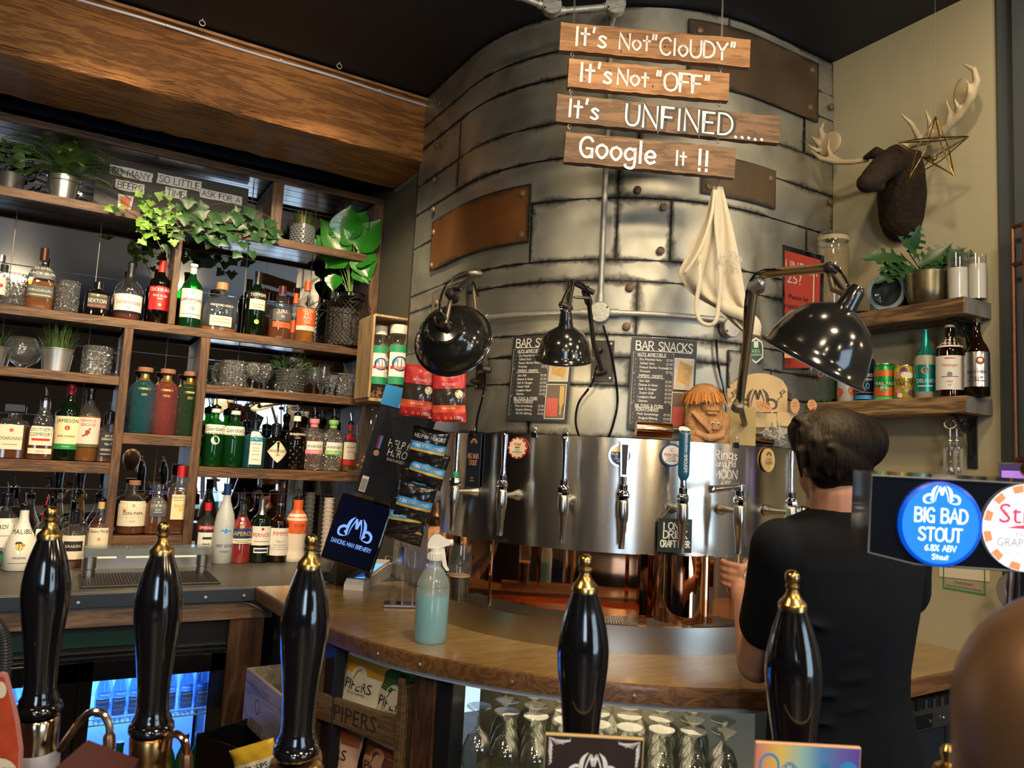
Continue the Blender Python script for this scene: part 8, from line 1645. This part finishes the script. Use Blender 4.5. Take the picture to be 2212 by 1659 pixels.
pts={k:Vector(wx(*v,e_)) for k,v in dict(t=(2021,252),r=(2092,295),l=(1938,308),br=(2061,379),bl=(1962,388)).items()}
for k,(a,b_) in enumerate([('t','bl'),('t','br'),('l','r'),('l','br'),('r','bl')]):
    for of in (-1,1):m_=(pts[a]+pts[b_])/2+Vector((of*.022,0,0));MB().tube([pts[a],m_,pts[b_]],.0022,6).build('wire',M_brass,t)
MB().lathe([(0,0),(.016,0),(.020,.010),(.018,.010),(0,.004)],16,Matrix.Translation(wx(2012,346,e_))).build('tealight_cup',M_brass,t)
MB().tube([pts['t'],Vector((pts['t'].x,pts['t'].y,ZC))],.0006,4).build('thread',M_zinc,t)
# ================================================================ barman
M_skin=mat('skin',(.50,.25,.17),.5,var=.12,vs=9);M_shirt=mat('black_cotton',(.006,.0075,.011),.9,spec=.15,var=.2,vs=5,bump=.25,bs=9);M_hair=None
m,tr,b=newmat('dark_brown_hair');N=tr.nodes;L=tr.links;tc=N.new('ShaderNodeTexCoord');mp=N.new('ShaderNodeMapping');mp.inputs['Scale'].default_value=(40,40,3.5);no=N.new('ShaderNodeTexNoise');no.inputs['Scale'].default_value=4;no.inputs['Detail'].default_value=5;no.inputs['Distortion'].default_value=.4
L.new(tc.outputs['Object'],mp.inputs[0]);L.new(mp.outputs[0],no.inputs[0]);cr=N.new('ShaderNodeValToRGB');cr.color_ramp.elements[0].position=.35;cr.color_ramp.elements[0].color=(.006,.004,.003,1);cr.color_ramp.elements[1].position=.75;cr.color_ramp.elements[1].color=(.012,.008,.005,1)
L.new(no.outputs[0],cr.inputs[0]);L.new(cr.outputs[0],b.inputs['Base Color']);b.inputs['Roughness'].default_value=.55;b.inputs['Specular IOR Level'].default_value=.12;bp=N.new('ShaderNodeBump');bp.inputs['Strength'].default_value=.8;bp.inputs['Distance'].default_value=.006;L.new(no.outputs[0],bp.inputs['Height']);L.new(bp.outputs[0],b.inputs['Normal']);M_hair=m
tw=TAPX.matrix_world @ Vector((0,-.098,-.128))          # mouth of the pulled tap
gl0=Vector((tw.x,tw.y,tw.z-.128))
man=thing('person','dark-haired man in a black T-shirt seen from behind, filling a glass','person')
D0=1.64
Pm=lambda px,py,d=D0:fwd(px,py,d)
rows=[(1096,1808,47,.050),(1108,1810,66,.060),(1122,1812,100,.075),(1142,1814,140,.088),(1170,1815,160,.100),(1220,1815,166,.110),(1290,1814,160,.114),(1360,1812,150,.110),(1430,1811,141,.104),(1490,1811,140,.102),(1550,1815,149,.108),(1610,1820,158,.114),(1700,1822,163,.116),(1760,1822,162,.114)]
Xb=Vector((RT.x,RT.y,0)).normalized();Fb=Vector((F.x,F.y,0)).normalized()
def loft(rows,gx,gd,n=36):
    V=[];Fq=[]
    for py,px,hw,dp in rows:
        c=Pm(px,py,D0+.06);k=D0/FPX
        for i in range(n):
            a=2*PI*i/n;cc,ss=math.cos(a),math.sin(a);q=(abs(cc)**2.4+abs(ss)**2.4)**(-1/2.4);V.append(c+Xb*cc*q*(hw*k+gx)+Fb*ss*q*(dp+gd))
    for j in range(len(rows)-1):
        for i in range(n):a=j*n+i;b_=j*n+(i+1) % n;Fq.append((b_,a,a+n,b_+n))
    Fq+=[tuple(range(n)),tuple(range(len(rows)*n-1,(len(rows)-1)*n-1,-1))]
    return V,Fq
sh=Pm(1690,1192,1.68);el=Pm(1634,1432,1.86);wr=Pm(1606,1305,2.20)
shR=Pm(1938,1192,1.70);elR=Pm(1950,1300,1.86);wrR=Pm(1900,1330,2.08)
gc=gl0+Vector((0,0,.065))                                  # middle of the glass
dirg=(gc-wr);
hdl=Pm(1600,1282,depth(gc)-.055)
side=RT.copy();
V,Fq=loft(rows,-.008,-.010)
body=[('m',V,Fq),('l',[Pm(1808,1120,1.70),Pm(1806,1060,1.69),Pm(1804,1020,1.70)],[.062,.054,.052]),
        ('l',[sh,(sh+el)/2+Vector((0,0,-.005)),el],[.058,.050,.045]),('l',[el,el.lerp(wr,.35),wr],[.047,.042,.026]),('l',[wr,hdl],[.025,.030]),
        ('l',[shR,elR],[.056,.045]),('l',[elR,wrR],[.044,.026]),('b',tuple(wrR+Fb*.05),(.035,.03,.03)),
        ('b',tuple(Pm(1804,968,1.70)),(.070,.080,.076),None),('b',tuple(Pm(1790,995,1.73)),(.064,.070,.075)),('b',tuple(Pm(1778,1030,1.745)),(.052,.055,.055)),('l',[Pm(1795,1040,1.70),Pm(1772,1060,1.755)],[.050,.034]),
        ('l',[Pm(1765,985,1.80),Pm(1760,1005,1.835)],[.010,.014])]
hd=gc
fing=[]
for k in range(4):# fingers wrap round the glass from the left side of it
    z=gc.z+.030-.021*k;rr=.046;
    a0=math.atan2((hdl-gc).y,(hdl-gc).x);P_=[Vector((hdl.x,hdl.y,z))]
    for q in range(1,6):a_=a0-.48*q-.2;P_.append(Vector((gc.x+rr*math.cos(a_),gc.y+rr*math.sin(a_),z+.002*q)))
    r0=[.0098,.0102,.0098,.0085][k];fing.append(('l',P_[:4+(k in (1,2))],r0))
a0=math.atan2((hdl-gc).y,(hdl-gc).x);P_=[Vector((hdl.x,hdl.y,gc.z+.02))]
for q in range(1,4):a_=a0+.5*q;P_.append(Vector((gc.x+.047*math.cos(a_),gc.y+.047*math.sin(a_),gc.z+.034+.006*q)))
fing.append(('l',P_,.0115))
fing.append(('b',tuple(hdl),(.030,.030,.042)))
def ear(px,py,d):return [('b',tuple(Pm(px,py,d)),(.010,.016,.030)),('b',tuple(Pm(px+4,py+20,d)),(.008,.010,.012))]
union('body',M_skin,man,body+fing+ear(1739,1000,1.70),.0048,3)
for px in (1748,1775):MB().ball(tuple(Pm(px,985,1.805)),.011).build('eye',M_paper,man)
MB().ball(tuple(Pm(1765,1030,1.80)),(.02,.008,.006)).build('mouth',mat('lip',(.35,.10,.08),.5),man)
# hair: cap with overlapping tufts
hp=[('b',tuple(Pm(1806,958,1.690)),(.074,.095,.080)),('b',tuple(Pm(1808,990,1.672)),(.070,.074,.064)),('b',tuple(Pm(1772,940,1.71)),(.052,.08,.055)),('b',tuple(Pm(1798,922,1.72)),(.058,.08,.040)),('b',tuple(Pm(1845,955,1.69)),(.046,.08,.066)),('b',tuple(Pm(1830,1018,1.672)),(.052,.055,.036)),('b',tuple(Pm(1790,1024,1.668)),(.042,.04,.034)),('b',tuple(Pm(1742,930,1.74)),(.028,.05,.034)),('b',tuple(Pm(1745,958,1.72)),(.026,.045,.032))]
for k in range(26):
    a_=random.uniform(-1.2,1.2);x0=random.uniform(1730,1866);y0=random.uniform(900,935);P_=[Pm(x0,y0,1.66+random.uniform(0,.05)),Pm(x0+random.uniform(-6,22),y0+50,1.615+abs(x0-1806)*.0006),Pm(x0+random.uniform(-6,26),y0+105,1.612+abs(x0-1806)*.0006)]
    hp.append(('l',P_,[.010,.010,.004]))
for k in range(9):x0=1712+k*7;hp.append(('l',[Pm(x0+22,915-k*2,1.70),Pm(x0+6,902-k*2,1.71),Pm(x0-6,912-k*1,1.72)],[.010,.007,.002]))
union('hair',M_hair,man,hp,.0045,2)
V,Fq=loft(rows,.006,.006)
slv=[('l',[sh+Vector((0,0,.005)),sh.lerp(el,.42)],[.070,.062]),('l',[sh.lerp(el,.35),sh.lerp(el,.62)],[.063,.062]),('l',[shR,shR.lerp(elR,.75)],[.070,.064])]
fold=[]
for k in range(10):yy=1300+k*36+random.uniform(-8,8);x0=random.choice((1700,1720,1880,1900));fold.append(('l',[Pm(x0,yy,1.60),Pm((x0+1812)/2,yy+random.uniform(8,22),1.588),Pm(1812,yy+random.uniform(10,30),1.592)],[.004,.007,.003]))
so=union('tshirt',M_shirt,man,[('m',V,Fq)]+slv+fold,.0065,4)
# trousers and shoes
pc=Pm(1820,1760,D0+.06);lg=[]
for sg in (-1,1):
    h_=pc+Xb*sg*.08+Vector((0,0,.02));kn=Vector((h_.x,h_.y,.50))+Fb*.03;an=Vector((h_.x,h_.y,.10))+Xb*sg*.03;lg.append(('l',[h_,kn,an],[.095,.07,.055]))
    MB().lathe([(0,0),(1,0),(1,.25),(.8,.6),(.5,1),(0,1.05)],20,axes((an.x,an.y,0),Xb*1,Fb,(0,0,1)) @ Matrix.Translation((0,.05,0)) @ Matrix.Diagonal((.05,.14,.09,1))).build('shoe',M_black,man)
union('trousers',mat('black_denim',(.010,.010,.012),.8),man,lg+[('b',tuple(pc),(.15,.12,.12))],.012,2)
# glass of pale beer in his hand, and the stream
bg=thing('beer_glass_filling','stemless glass half full of cloudy pale beer under the pulled tap','glass',gl0);Q=[(.026,0),(.030,.008),(.040,.045),(.043,.07),(.041,.10),(.037,.122)]
MB().lathe([(0,.001)]+Q+[(q-.0015,z) for q,z in reversed(Q[1:])]+[(0,.006)],28,cap=False).build('glass',G_clear,bg);MB().lathe([(0,.006),(.027,.008),(.0375,.045),(.041,.072),(0,.072)],28).build('beer',mat('cloudy_pale_beer',(.75,.52,.12),.3,coat=.4),bg);MB().lathe([(0,.072),(.0405,.072),(.040,.084),(0,.086)],24).build('foam',mat('cream_foam',(.80,.76,.60),.8),bg)
tag(MB().tube([tw,tw+Vector((.0005,0,-.02)),Vector((tw.x,tw.y,gl0.z+.080))],[.0035,.0028,.0025],8).build('beer_stream',mat('beer_stream',(.75,.62,.32),.15,coat=.5)),'thin stream of beer falling from the pulled tap','beer')
# stainless cooler with bottle-opener clips at the right end under the counter
t=thing('bottle_cooler','dark steel cooler with a row of chrome clips under the counter\'s right end','cooler')
cx0=at(1945,1500,'Y',1.335).x;MB().box(((cx0+XR)/2,1.36,(ZK-.17)/2),(XR-cx0,.03,ZK-.17)).build('front_panel',mat('dark_steel',(.05,.06,.08),.35,.7),t,False)
xm=at(2045,1560,'Y',1.34).x;MB().box((xm,1.343,(ZK-.15)/2),(.006,.006,ZK-.15)).build('door_gap',K_,t,False)
MB().box(((cx0+XR)/2,1.345,ZK-.135),(XR-cx0,.02,.062),bev=.002).build('steel_strip',M_steel,t,False);MB().box(((cx0+xm)/2-.03,1.334,ZK-.140),((xm-cx0)*.55,.004,.040),bev=.001).build('dark_plate',M_gblack,t,False)
MB().box(((cx0+XR)/2,1.342,ZK-.088),(XR-cx0,.02,.03)).build('clip_rail',M_black,t,False)
for k in range(9):
    x=cx0+.02+k*.040;MB().box((x,1.327,ZK-.088),(.021,.012,.030),bev=.002).build('chrome_clip',M_chrome,t,False)
for x in (xm-.10,xm-.03,xm+.04):MB().lathe([(.005,0),(.005,.004),(0,.006)],10,axis_z((x,1.332,ZK-.14),(x,1.2,ZK-.14))).build('screw',M_chrome,t)
# ================================================================ front bar, pumps, fonts
Yf=Fb;Xf=Xb
bm_=axes(Vector((0,0,0)),Xf,Yf,(0,0,1));zB=E-.58
fbx=tag(MB().box((0,.66,zB-.03),(3.4,.76,.06),bm_,bev=.004).box((0,.95,zB/2-.03),(3.3,.05,zB-.06),bm_).build('front_bar',M_black,smooth=False),'front bar top on the customer side under the hand pumps','bar')
M_pump=mat('pump_black_lacquer',(.005,.005,.007),.10,coat=1,rvar=.04,vs=12)
HP=[(0,.0),(.015,0),(.0175,.008),(.0235,.026),(.029,.046),(.0325,.066),(.0335,.08),(.033,.098),(.030,.125),(.0262,.155),(.0235,.185),(.0222,.21),(.0222,.228),(.0235,.24),(.0275,.246),(.0265,.251),(.031,.255),(.0315,.262),(.027,.268),(.024,.27)]
BR=[(0,-.0445),(.005,-.044),(.0082,-.0405),(.0092,-.036),(.0082,-.031),(.0058,-.028),(.0082,-.0262),(.0084,-.024),(.0066,-.0215),(.0078,-.016),(.0115,-.010),(.0160,-.005),(.0172,-.003),(.0172,.003),(.0150,.004)]
def pump(top,bot,dist,sc,lb,base='chrome'):
    a,b_=fwd(*top,dist),fwd(*bot,dist);z=(b_-a).normalized();k=sc
    t=thing('hand_pump',lb,'beer pump',M=axis_z(a,b_))
    MB().lathe([(r*k,z_*k) for r,z_ in HP],40).build('handle',M_pump,t,sm_angle=.8);MB().lathe([(r*k,z_*k) for r,z_ in BR],32).build('brass_finial',M_brass,t,sm_angle=.8)
    return t,k
PM=[((107,1158),(82,1560),1.13,.985,'leftmost black beer pump handle with brass ball top'),((350,1192),(326,1590),1.12,1.0,'second black beer pump handle from the left, with brass ball top'),((668,1222),(637,1650),1.05,.98,'third black beer pump handle, in front of the crisp rack'),((1263,1272),(1253,1640),.985,1.0,'fourth black beer pump handle, above the dark jester-hat pump clip'),((1712,1310),(1716,1700),.935,1.0,'rightmost black beer pump handle, in front of the man')]
PT=[pump(*q) for q in PM]
for i,(m1_,nm) in enumerate(((M_brass,'chrome'),(M_brass,'brass'))):
    t,k=PT[i];mb=MB().lathe([(.0265,.268),(.029,.272),(.028,.30),(.0275,.31),(.030,.318),(.030,.345),(.034,.385),(.040,.43),(.042,.52),(0,.52)],32);mb.build('pump_cylinder',mat('warm_chrome',(.62,.50,.36),.15,1) if i==0 else mat('antique_brass',(.50,.28,.10),.25,1,var=.3,vs=30),t)
    if i==0:MB().lathe([(.0305,.316),(.0318,.318),(.0318,.346),(.0305,.348)],32,cap=False).build('paper_tape',mat('grey_tape',(.42,.38,.42),.6),t)
    I=t.matrix_world.inverted()
    if i==0:pts_=[(128,1620),(150,1590),(175,1555),(200,1538),(225,1545),(236,1568),(236,1590)]
    else:pts_=[(352,1620),(358,1595),(375,1585),(392,1592),(402,1612),(403,1632)]
    dd=PM[i][2]-.02;MB().tube([I @ Vector(p) for p in smooth_pts([tuple(fwd(x,y,dd)) for x,y in pts_],5)],.0055,10).build('spout',M_copper if i else mat('pale_brass',(.62,.42,.28),.2,1),t)
    x,y=pts_[-1];MB().lathe([(.007,0),(.0085,.004),(.0085,.022),(.006,.024)],16,axis_z(I @ fwd(x,y-4,dd),I @ fwd(x,y+30,dd),(0,-1,0.1))).build('sparkler',mat('dull_copper',(.35,.18,.10),.3,.9),t)
t,k=PT[2];MB().lathe([(.026,.268),(.034,.272),(.040,.282),(.040,.31),(0,.31)],32).build('brass_collar',M_brass,t)
def pclip(tl,tr_,h,d,lb,m_,edge):
    a,b_=fwd(*tl,d),fwd(*tr_,d);X=(b_-a).normalized();Y=(UP-X*UP.dot(X)).normalized();w=(b_-a).length;t=thing('pump_clip',lb,'pump clip',M=axes(a+X*w/2-Y*h/2,X,X.cross(Y)*-1,Y))
    MB().box((0,0,0),(w,.005,h),bev=.001).build('board',edge,t,False);f=flat((0,-.0027,0));MB().rect(f,-w*.49,w*.49,-h*.49,h*.485,.0002).build('face',m_,t,False);return t,f,w,h
t,f,w,h=pclip((1178,1582),(1391,1594),.14,.935,'dark square pump clip with white jester-hat emblem and corner scrolls',mat('dark_marbled',(.030,.016,.014),.4,var=.6,vs=20),mat('clip_edge_yellow',(.62,.45,.2),.5))
mb=MB();logo(mb,f,0,h*.5-.052,.060,.0006);mb.stroke_text('DANCING MAN BREWERY',.006,f,0,h*.5-.060,w=.0009,e=.0006,maxw=.058)
for sg in (-1,1):
    cx_,cy_=sg*w*.46,h*.47
    for k in range(5):mb.ribbon([(cx_-sg*.002*k,cy_-.002*k),(cx_-sg*(.010+.004*k),cy_-.003),(cx_-sg*(.018+.002*k),cy_-.008+.002*k)],[.0006,.0018,.0005],f,.0005);mb.ribbon([(cx_,cy_-.004*k),(cx_-sg*.004,cy_-.010-.005*k),(cx_-sg*.001,cy_-.018-.004*k)],[.0006,.0018,.0005],f,.0005)
mb.build('white_print',W_,t,False)
m,tr2,b=newmat('rainbow_wash');N=tr2.nodes;L=tr2.links;tc=N.new('ShaderNodeTexCoord');sp_=N.new('ShaderNodeSeparateXYZ');L.new(tc.outputs['Object'],sp_.inputs[0]);mr=N.new('ShaderNodeMapRange');mr.inputs[1].default_value=-.065;mr.inputs[2].default_value=.065;L.new(sp_.outputs[0],mr.inputs[0])
cr=N.new('ShaderNodeValToRGB');L.new(mr.outputs[0],cr.inputs[0]);cr.color_ramp.elements[0].color=(.70,.16,.22,1);cr.color_ramp.elements[1].color=(.10,.06,.38,1)
for p_,c_ in ((.25,(.85,.60,.12,1)),(.45,(.35,.62,.60,1)),(.62,(.10,.30,.70,1)),(.8,(.16,.14,.55,1))):e_2=cr.color_ramp.elements.new(p_);e_2.color=c_
L.new(cr.outputs[0],b.inputs['Base Color']);b.inputs['Roughness'].default_value=.4
t,f,w,h=pclip((1631,1600),(1859,1613),.13,.885,'rainbow-coloured square pump clip with purple jester-hat emblem',m,mat('clip_edge_peach',(.75,.45,.28),.5))
mb=MB();logo(mb,f,-.004,h*.5-.062,.058,.0008);mb.build('purple_emblem',mat('deep_purple',(.06,.02,.22),.4),t,False);mb=MB().disc(f,-w*.36,h*.5-.026,.012,.0005,20,r2=.0095,sy=1.2).disc(f,w*.38,h*.5-.030,.012,.0005,18,sy=1.1);logo(mb,f,-w*.17,h*.5-.03,.018,.0005);logo(mb,f,w*.18,h*.5-.03,.018,.0005);mb.build('blue_shapes',M_bluep,t,False)
# red fruit clip at the left edge
a=fwd(-6,1580,1.06);k=1.06/FPX;t=thing('pump_clip','tall curved red and orange fruit pump clip cut off by the left edge','pump clip',M=axes(a,RT,F,UP))
PP=[(-60,-110),(50,-110),(54,-40),(46,20),(34,75),(20,125),(8,128),(-10,100),(-60,60)]
MB().prism([(x*k,y*k) for x,y in PP],-.003,.003,Matrix.Rotation(PI/2,4,'X')).build('board',mat('clip_pink_edge',(.55,.22,.20),.5),t,False);f=flat((0,-.0032,0));MB().add([f(x*k*.92,y*k*.95,0) for x,y in PP],[tuple(range(9))]).build('fruit_print',mat('fruit_red',(.50,.07,.025),.45,var=.9,vs=26),t,False)
MB().disc(f,10*k,-95*k,40*k,.0005,20).disc(f,12*k,92*k,12*k,.0005,16,sy=1.5).build('cream_badge',M_cream,t,False);MB().stroke_text('BERRY',.012,f,10*k,-86*k,w=.002,e=.001,maxw=.04).build('lettering',K_,t,False)
# ribbed hose, burgundy menu, small brass knob
hz=smooth_pts([tuple(fwd(x,y,1.2)) for x,y in ((-40,1335),(-8,1345),(10,1375),(14,1420),(10,1470),(6,1560),(4,1680))],14)
tag(MB().tube(hz,[.0075+.0010*(q % 2) for q in range(len(hz))],14).build('ribbed_hose',mat('grey_hose',(.05,.055,.065),.35),None),'ribbed dark hose at the left edge beside the leftmost pump','hose')
a,b_,c,d=fwd(118,1660,.80),fwd(190,1598,.88),fwd(300,1640,.86),fwd(240,1730,.76);tag(quad([a,d,c,b_],.02).build('menu_holder',mat('burgundy_leather',(.075,.018,.022),.5),smooth=False),'burgundy menu holder lying between the two leftmost pumps','menu holder')
P=fwd(2048,1636,.80);t=thing('small_font_top','small chrome and brass knob poking in at the bottom right','knob',M=axis_z(P,P+Vector((0,0,1))));MB().lathe([(.018,-.14),(.018,-.02),(.013,-.008),(.006,-.004),(.0075,.003),(.0075,.008),(.004,.013),(0,.014)],24).build('knob',M_brass,t)
# lit font sign
o=fwd(2074,1131,1.0);X=(RT-UP*.045-F*.10).normalized();Y=(UP+RT*.02).normalized();Y=(Y-X*Y.dot(X)).normalized();Nf=X.cross(Y);Nf=Nf if Nf.dot(F)<0 else-Nf
sg_=thing('lit_font_sign','glossy black beer font box with glowing blue and white round badges','beer font',M=axes(o,X,-Nf,Y));k=1/FPX
hw,hh=188*k,94*k
V=[(-hw,0,-hh+.012),(-hw,0,hh),(hw+.02,0,hh),(hw+.02,0,-hh),(-hw+.06,0,-hh)];n=5
V2=[(x,.07,z) for x,y,z in V];MB().add(V+V2,[tuple(range(n-1,-1,-1)),tuple(range(n,2*n))]+[(i,(i+1) % n,n+(i+1) % n,n+i) for i in range(n)]).build('housing',mat('font_black',(.006,.008,.014),.14,coat=1),sg_,False)
MB().tube([(x,-.001,z) for x,y,z in V],.0016,6,closed=True).build('edge_trim',mat('edge_grey',(.12,.13,.15),.3),sg_)
MB().lathe([(.020,-.45),(.022,-hh)],20,Matrix.Translation((hw-.01,.035,0))).build('column',M_chrome,sg_)
f=flat((-44*k,-.001,-3*k));MB().disc(f,0,0,86*k,-.0,40,sy=1.07).lathe([(86*k,0),(86*k,.004),(80*k,.006)],40,Matrix.Translation((-44*k,-.001,-3*k)) @ Matrix.Rotation(PI/2,4,'X') @ Matrix.Diagonal((1,1.07,1,1)),cap=False).build('badge_rim',mat('deep_blue_rim',(.0,.03,.2),.3,emit=(.0,.06,.45),es=1),sg_)
MB().disc(f,0,0,80*k,.004,40,sy=1.07).build('lit_badge',mat('lit_blue',(.01,.08,.3),.35,emit=(.01,.19,.90),es=1.0,var=.0),sg_,False)
mb=MB();logo(mb,f,0,44*k,76*k,.005);mb.stroke_text('BIG BAD',29*k,f,0,19*k,w=4.2*k,e=.005,maxw=106*k);mb.stroke_text('STOUT',27*k,f,0,-22*k,w=4.2*k,e=.005,maxw=88*k);mb.stroke_text('6.8% ABV',12*k,f,2*k,-51*k,w=2.1*k,e=.005);mb.stroke_text('Stout',11*k,f,2*k,-70*k,w=2*k,e=.005);mb.build('glowing_lettering',mat('glow_white',(.5,.6,.6),.4,emit=(.72,.92,1),es=1.0),sg_,False)
f2=flat((132*k,-.001,0));MB().disc(f2,0,0,90*k,.003,40,sy=1.04).build('lit_badge',mat('lit_white',(.5,.5,.5),.35,emit=(.80,.85,.88),es=.82),sg_,False)
mb=MB()
for q in range(12):
    a_=2*PI*(q+.5)/12;mb.add([f2(r*math.cos(a_+s2),r*1.04*math.sin(a_+s2),.0042) for r,s2 in ((74*k,-.13),(89*k,-.13),(89*k,.13),(74*k,.13))],[(0,1,2,3)])
mb.build('rim_blocks',mat('lit_orange',(.6,.15,.05),.4,emit=(.95,.22,.10),es=.85),sg_,False)
MB().text('Stiegl',42*k,f2,4*k,30*k,.0045,maxw=130*k).add([f2(x*k,y*k,.0045) for x,y in ((-44,-2),(46,-2),(46,14),(-20,4))],[(0,1,2,3)]).build('red_lettering',mat('lit_red',(.5,.02,.05),.4,emit=(.85,.04,.10),es=.8),sg_,False);MB().text('RADLER',9*k,f2,0,-14*k,.0045).text('GRAPEFRUIT',18*k,f2,0,-32*k,.0045,maxw=120*k).text('NATURALLY CLOUDY',6*k,f2,0,-54*k,.0045).build('grey_lettering',mat('lit_grey',(.2,.18,.2),.4,emit=(.35,.25,.30),es=.6),sg_,False)
# bronze dome of another font, very near the lens
P=fwd(2345,1570,.47);kk=.47/FPX;t=thing('bronze_dome','big out-of-focus bronze dome of a beer font at the bottom right corner','beer font',P)
MB().lathe([(0,285*kk)]+[(255*kk*math.sin(a_),285*kk*math.cos(a_)) for a_ in [PI*.5*i/14 for i in range(1,15)]]+[(252*kk,-150*kk),(200*kk,-250*kk),(150*kk,-400*kk)],48).build('dome',mat('brown_bronze',(.27,.155,.085),.42,.6,var=.2,vs=20),t)
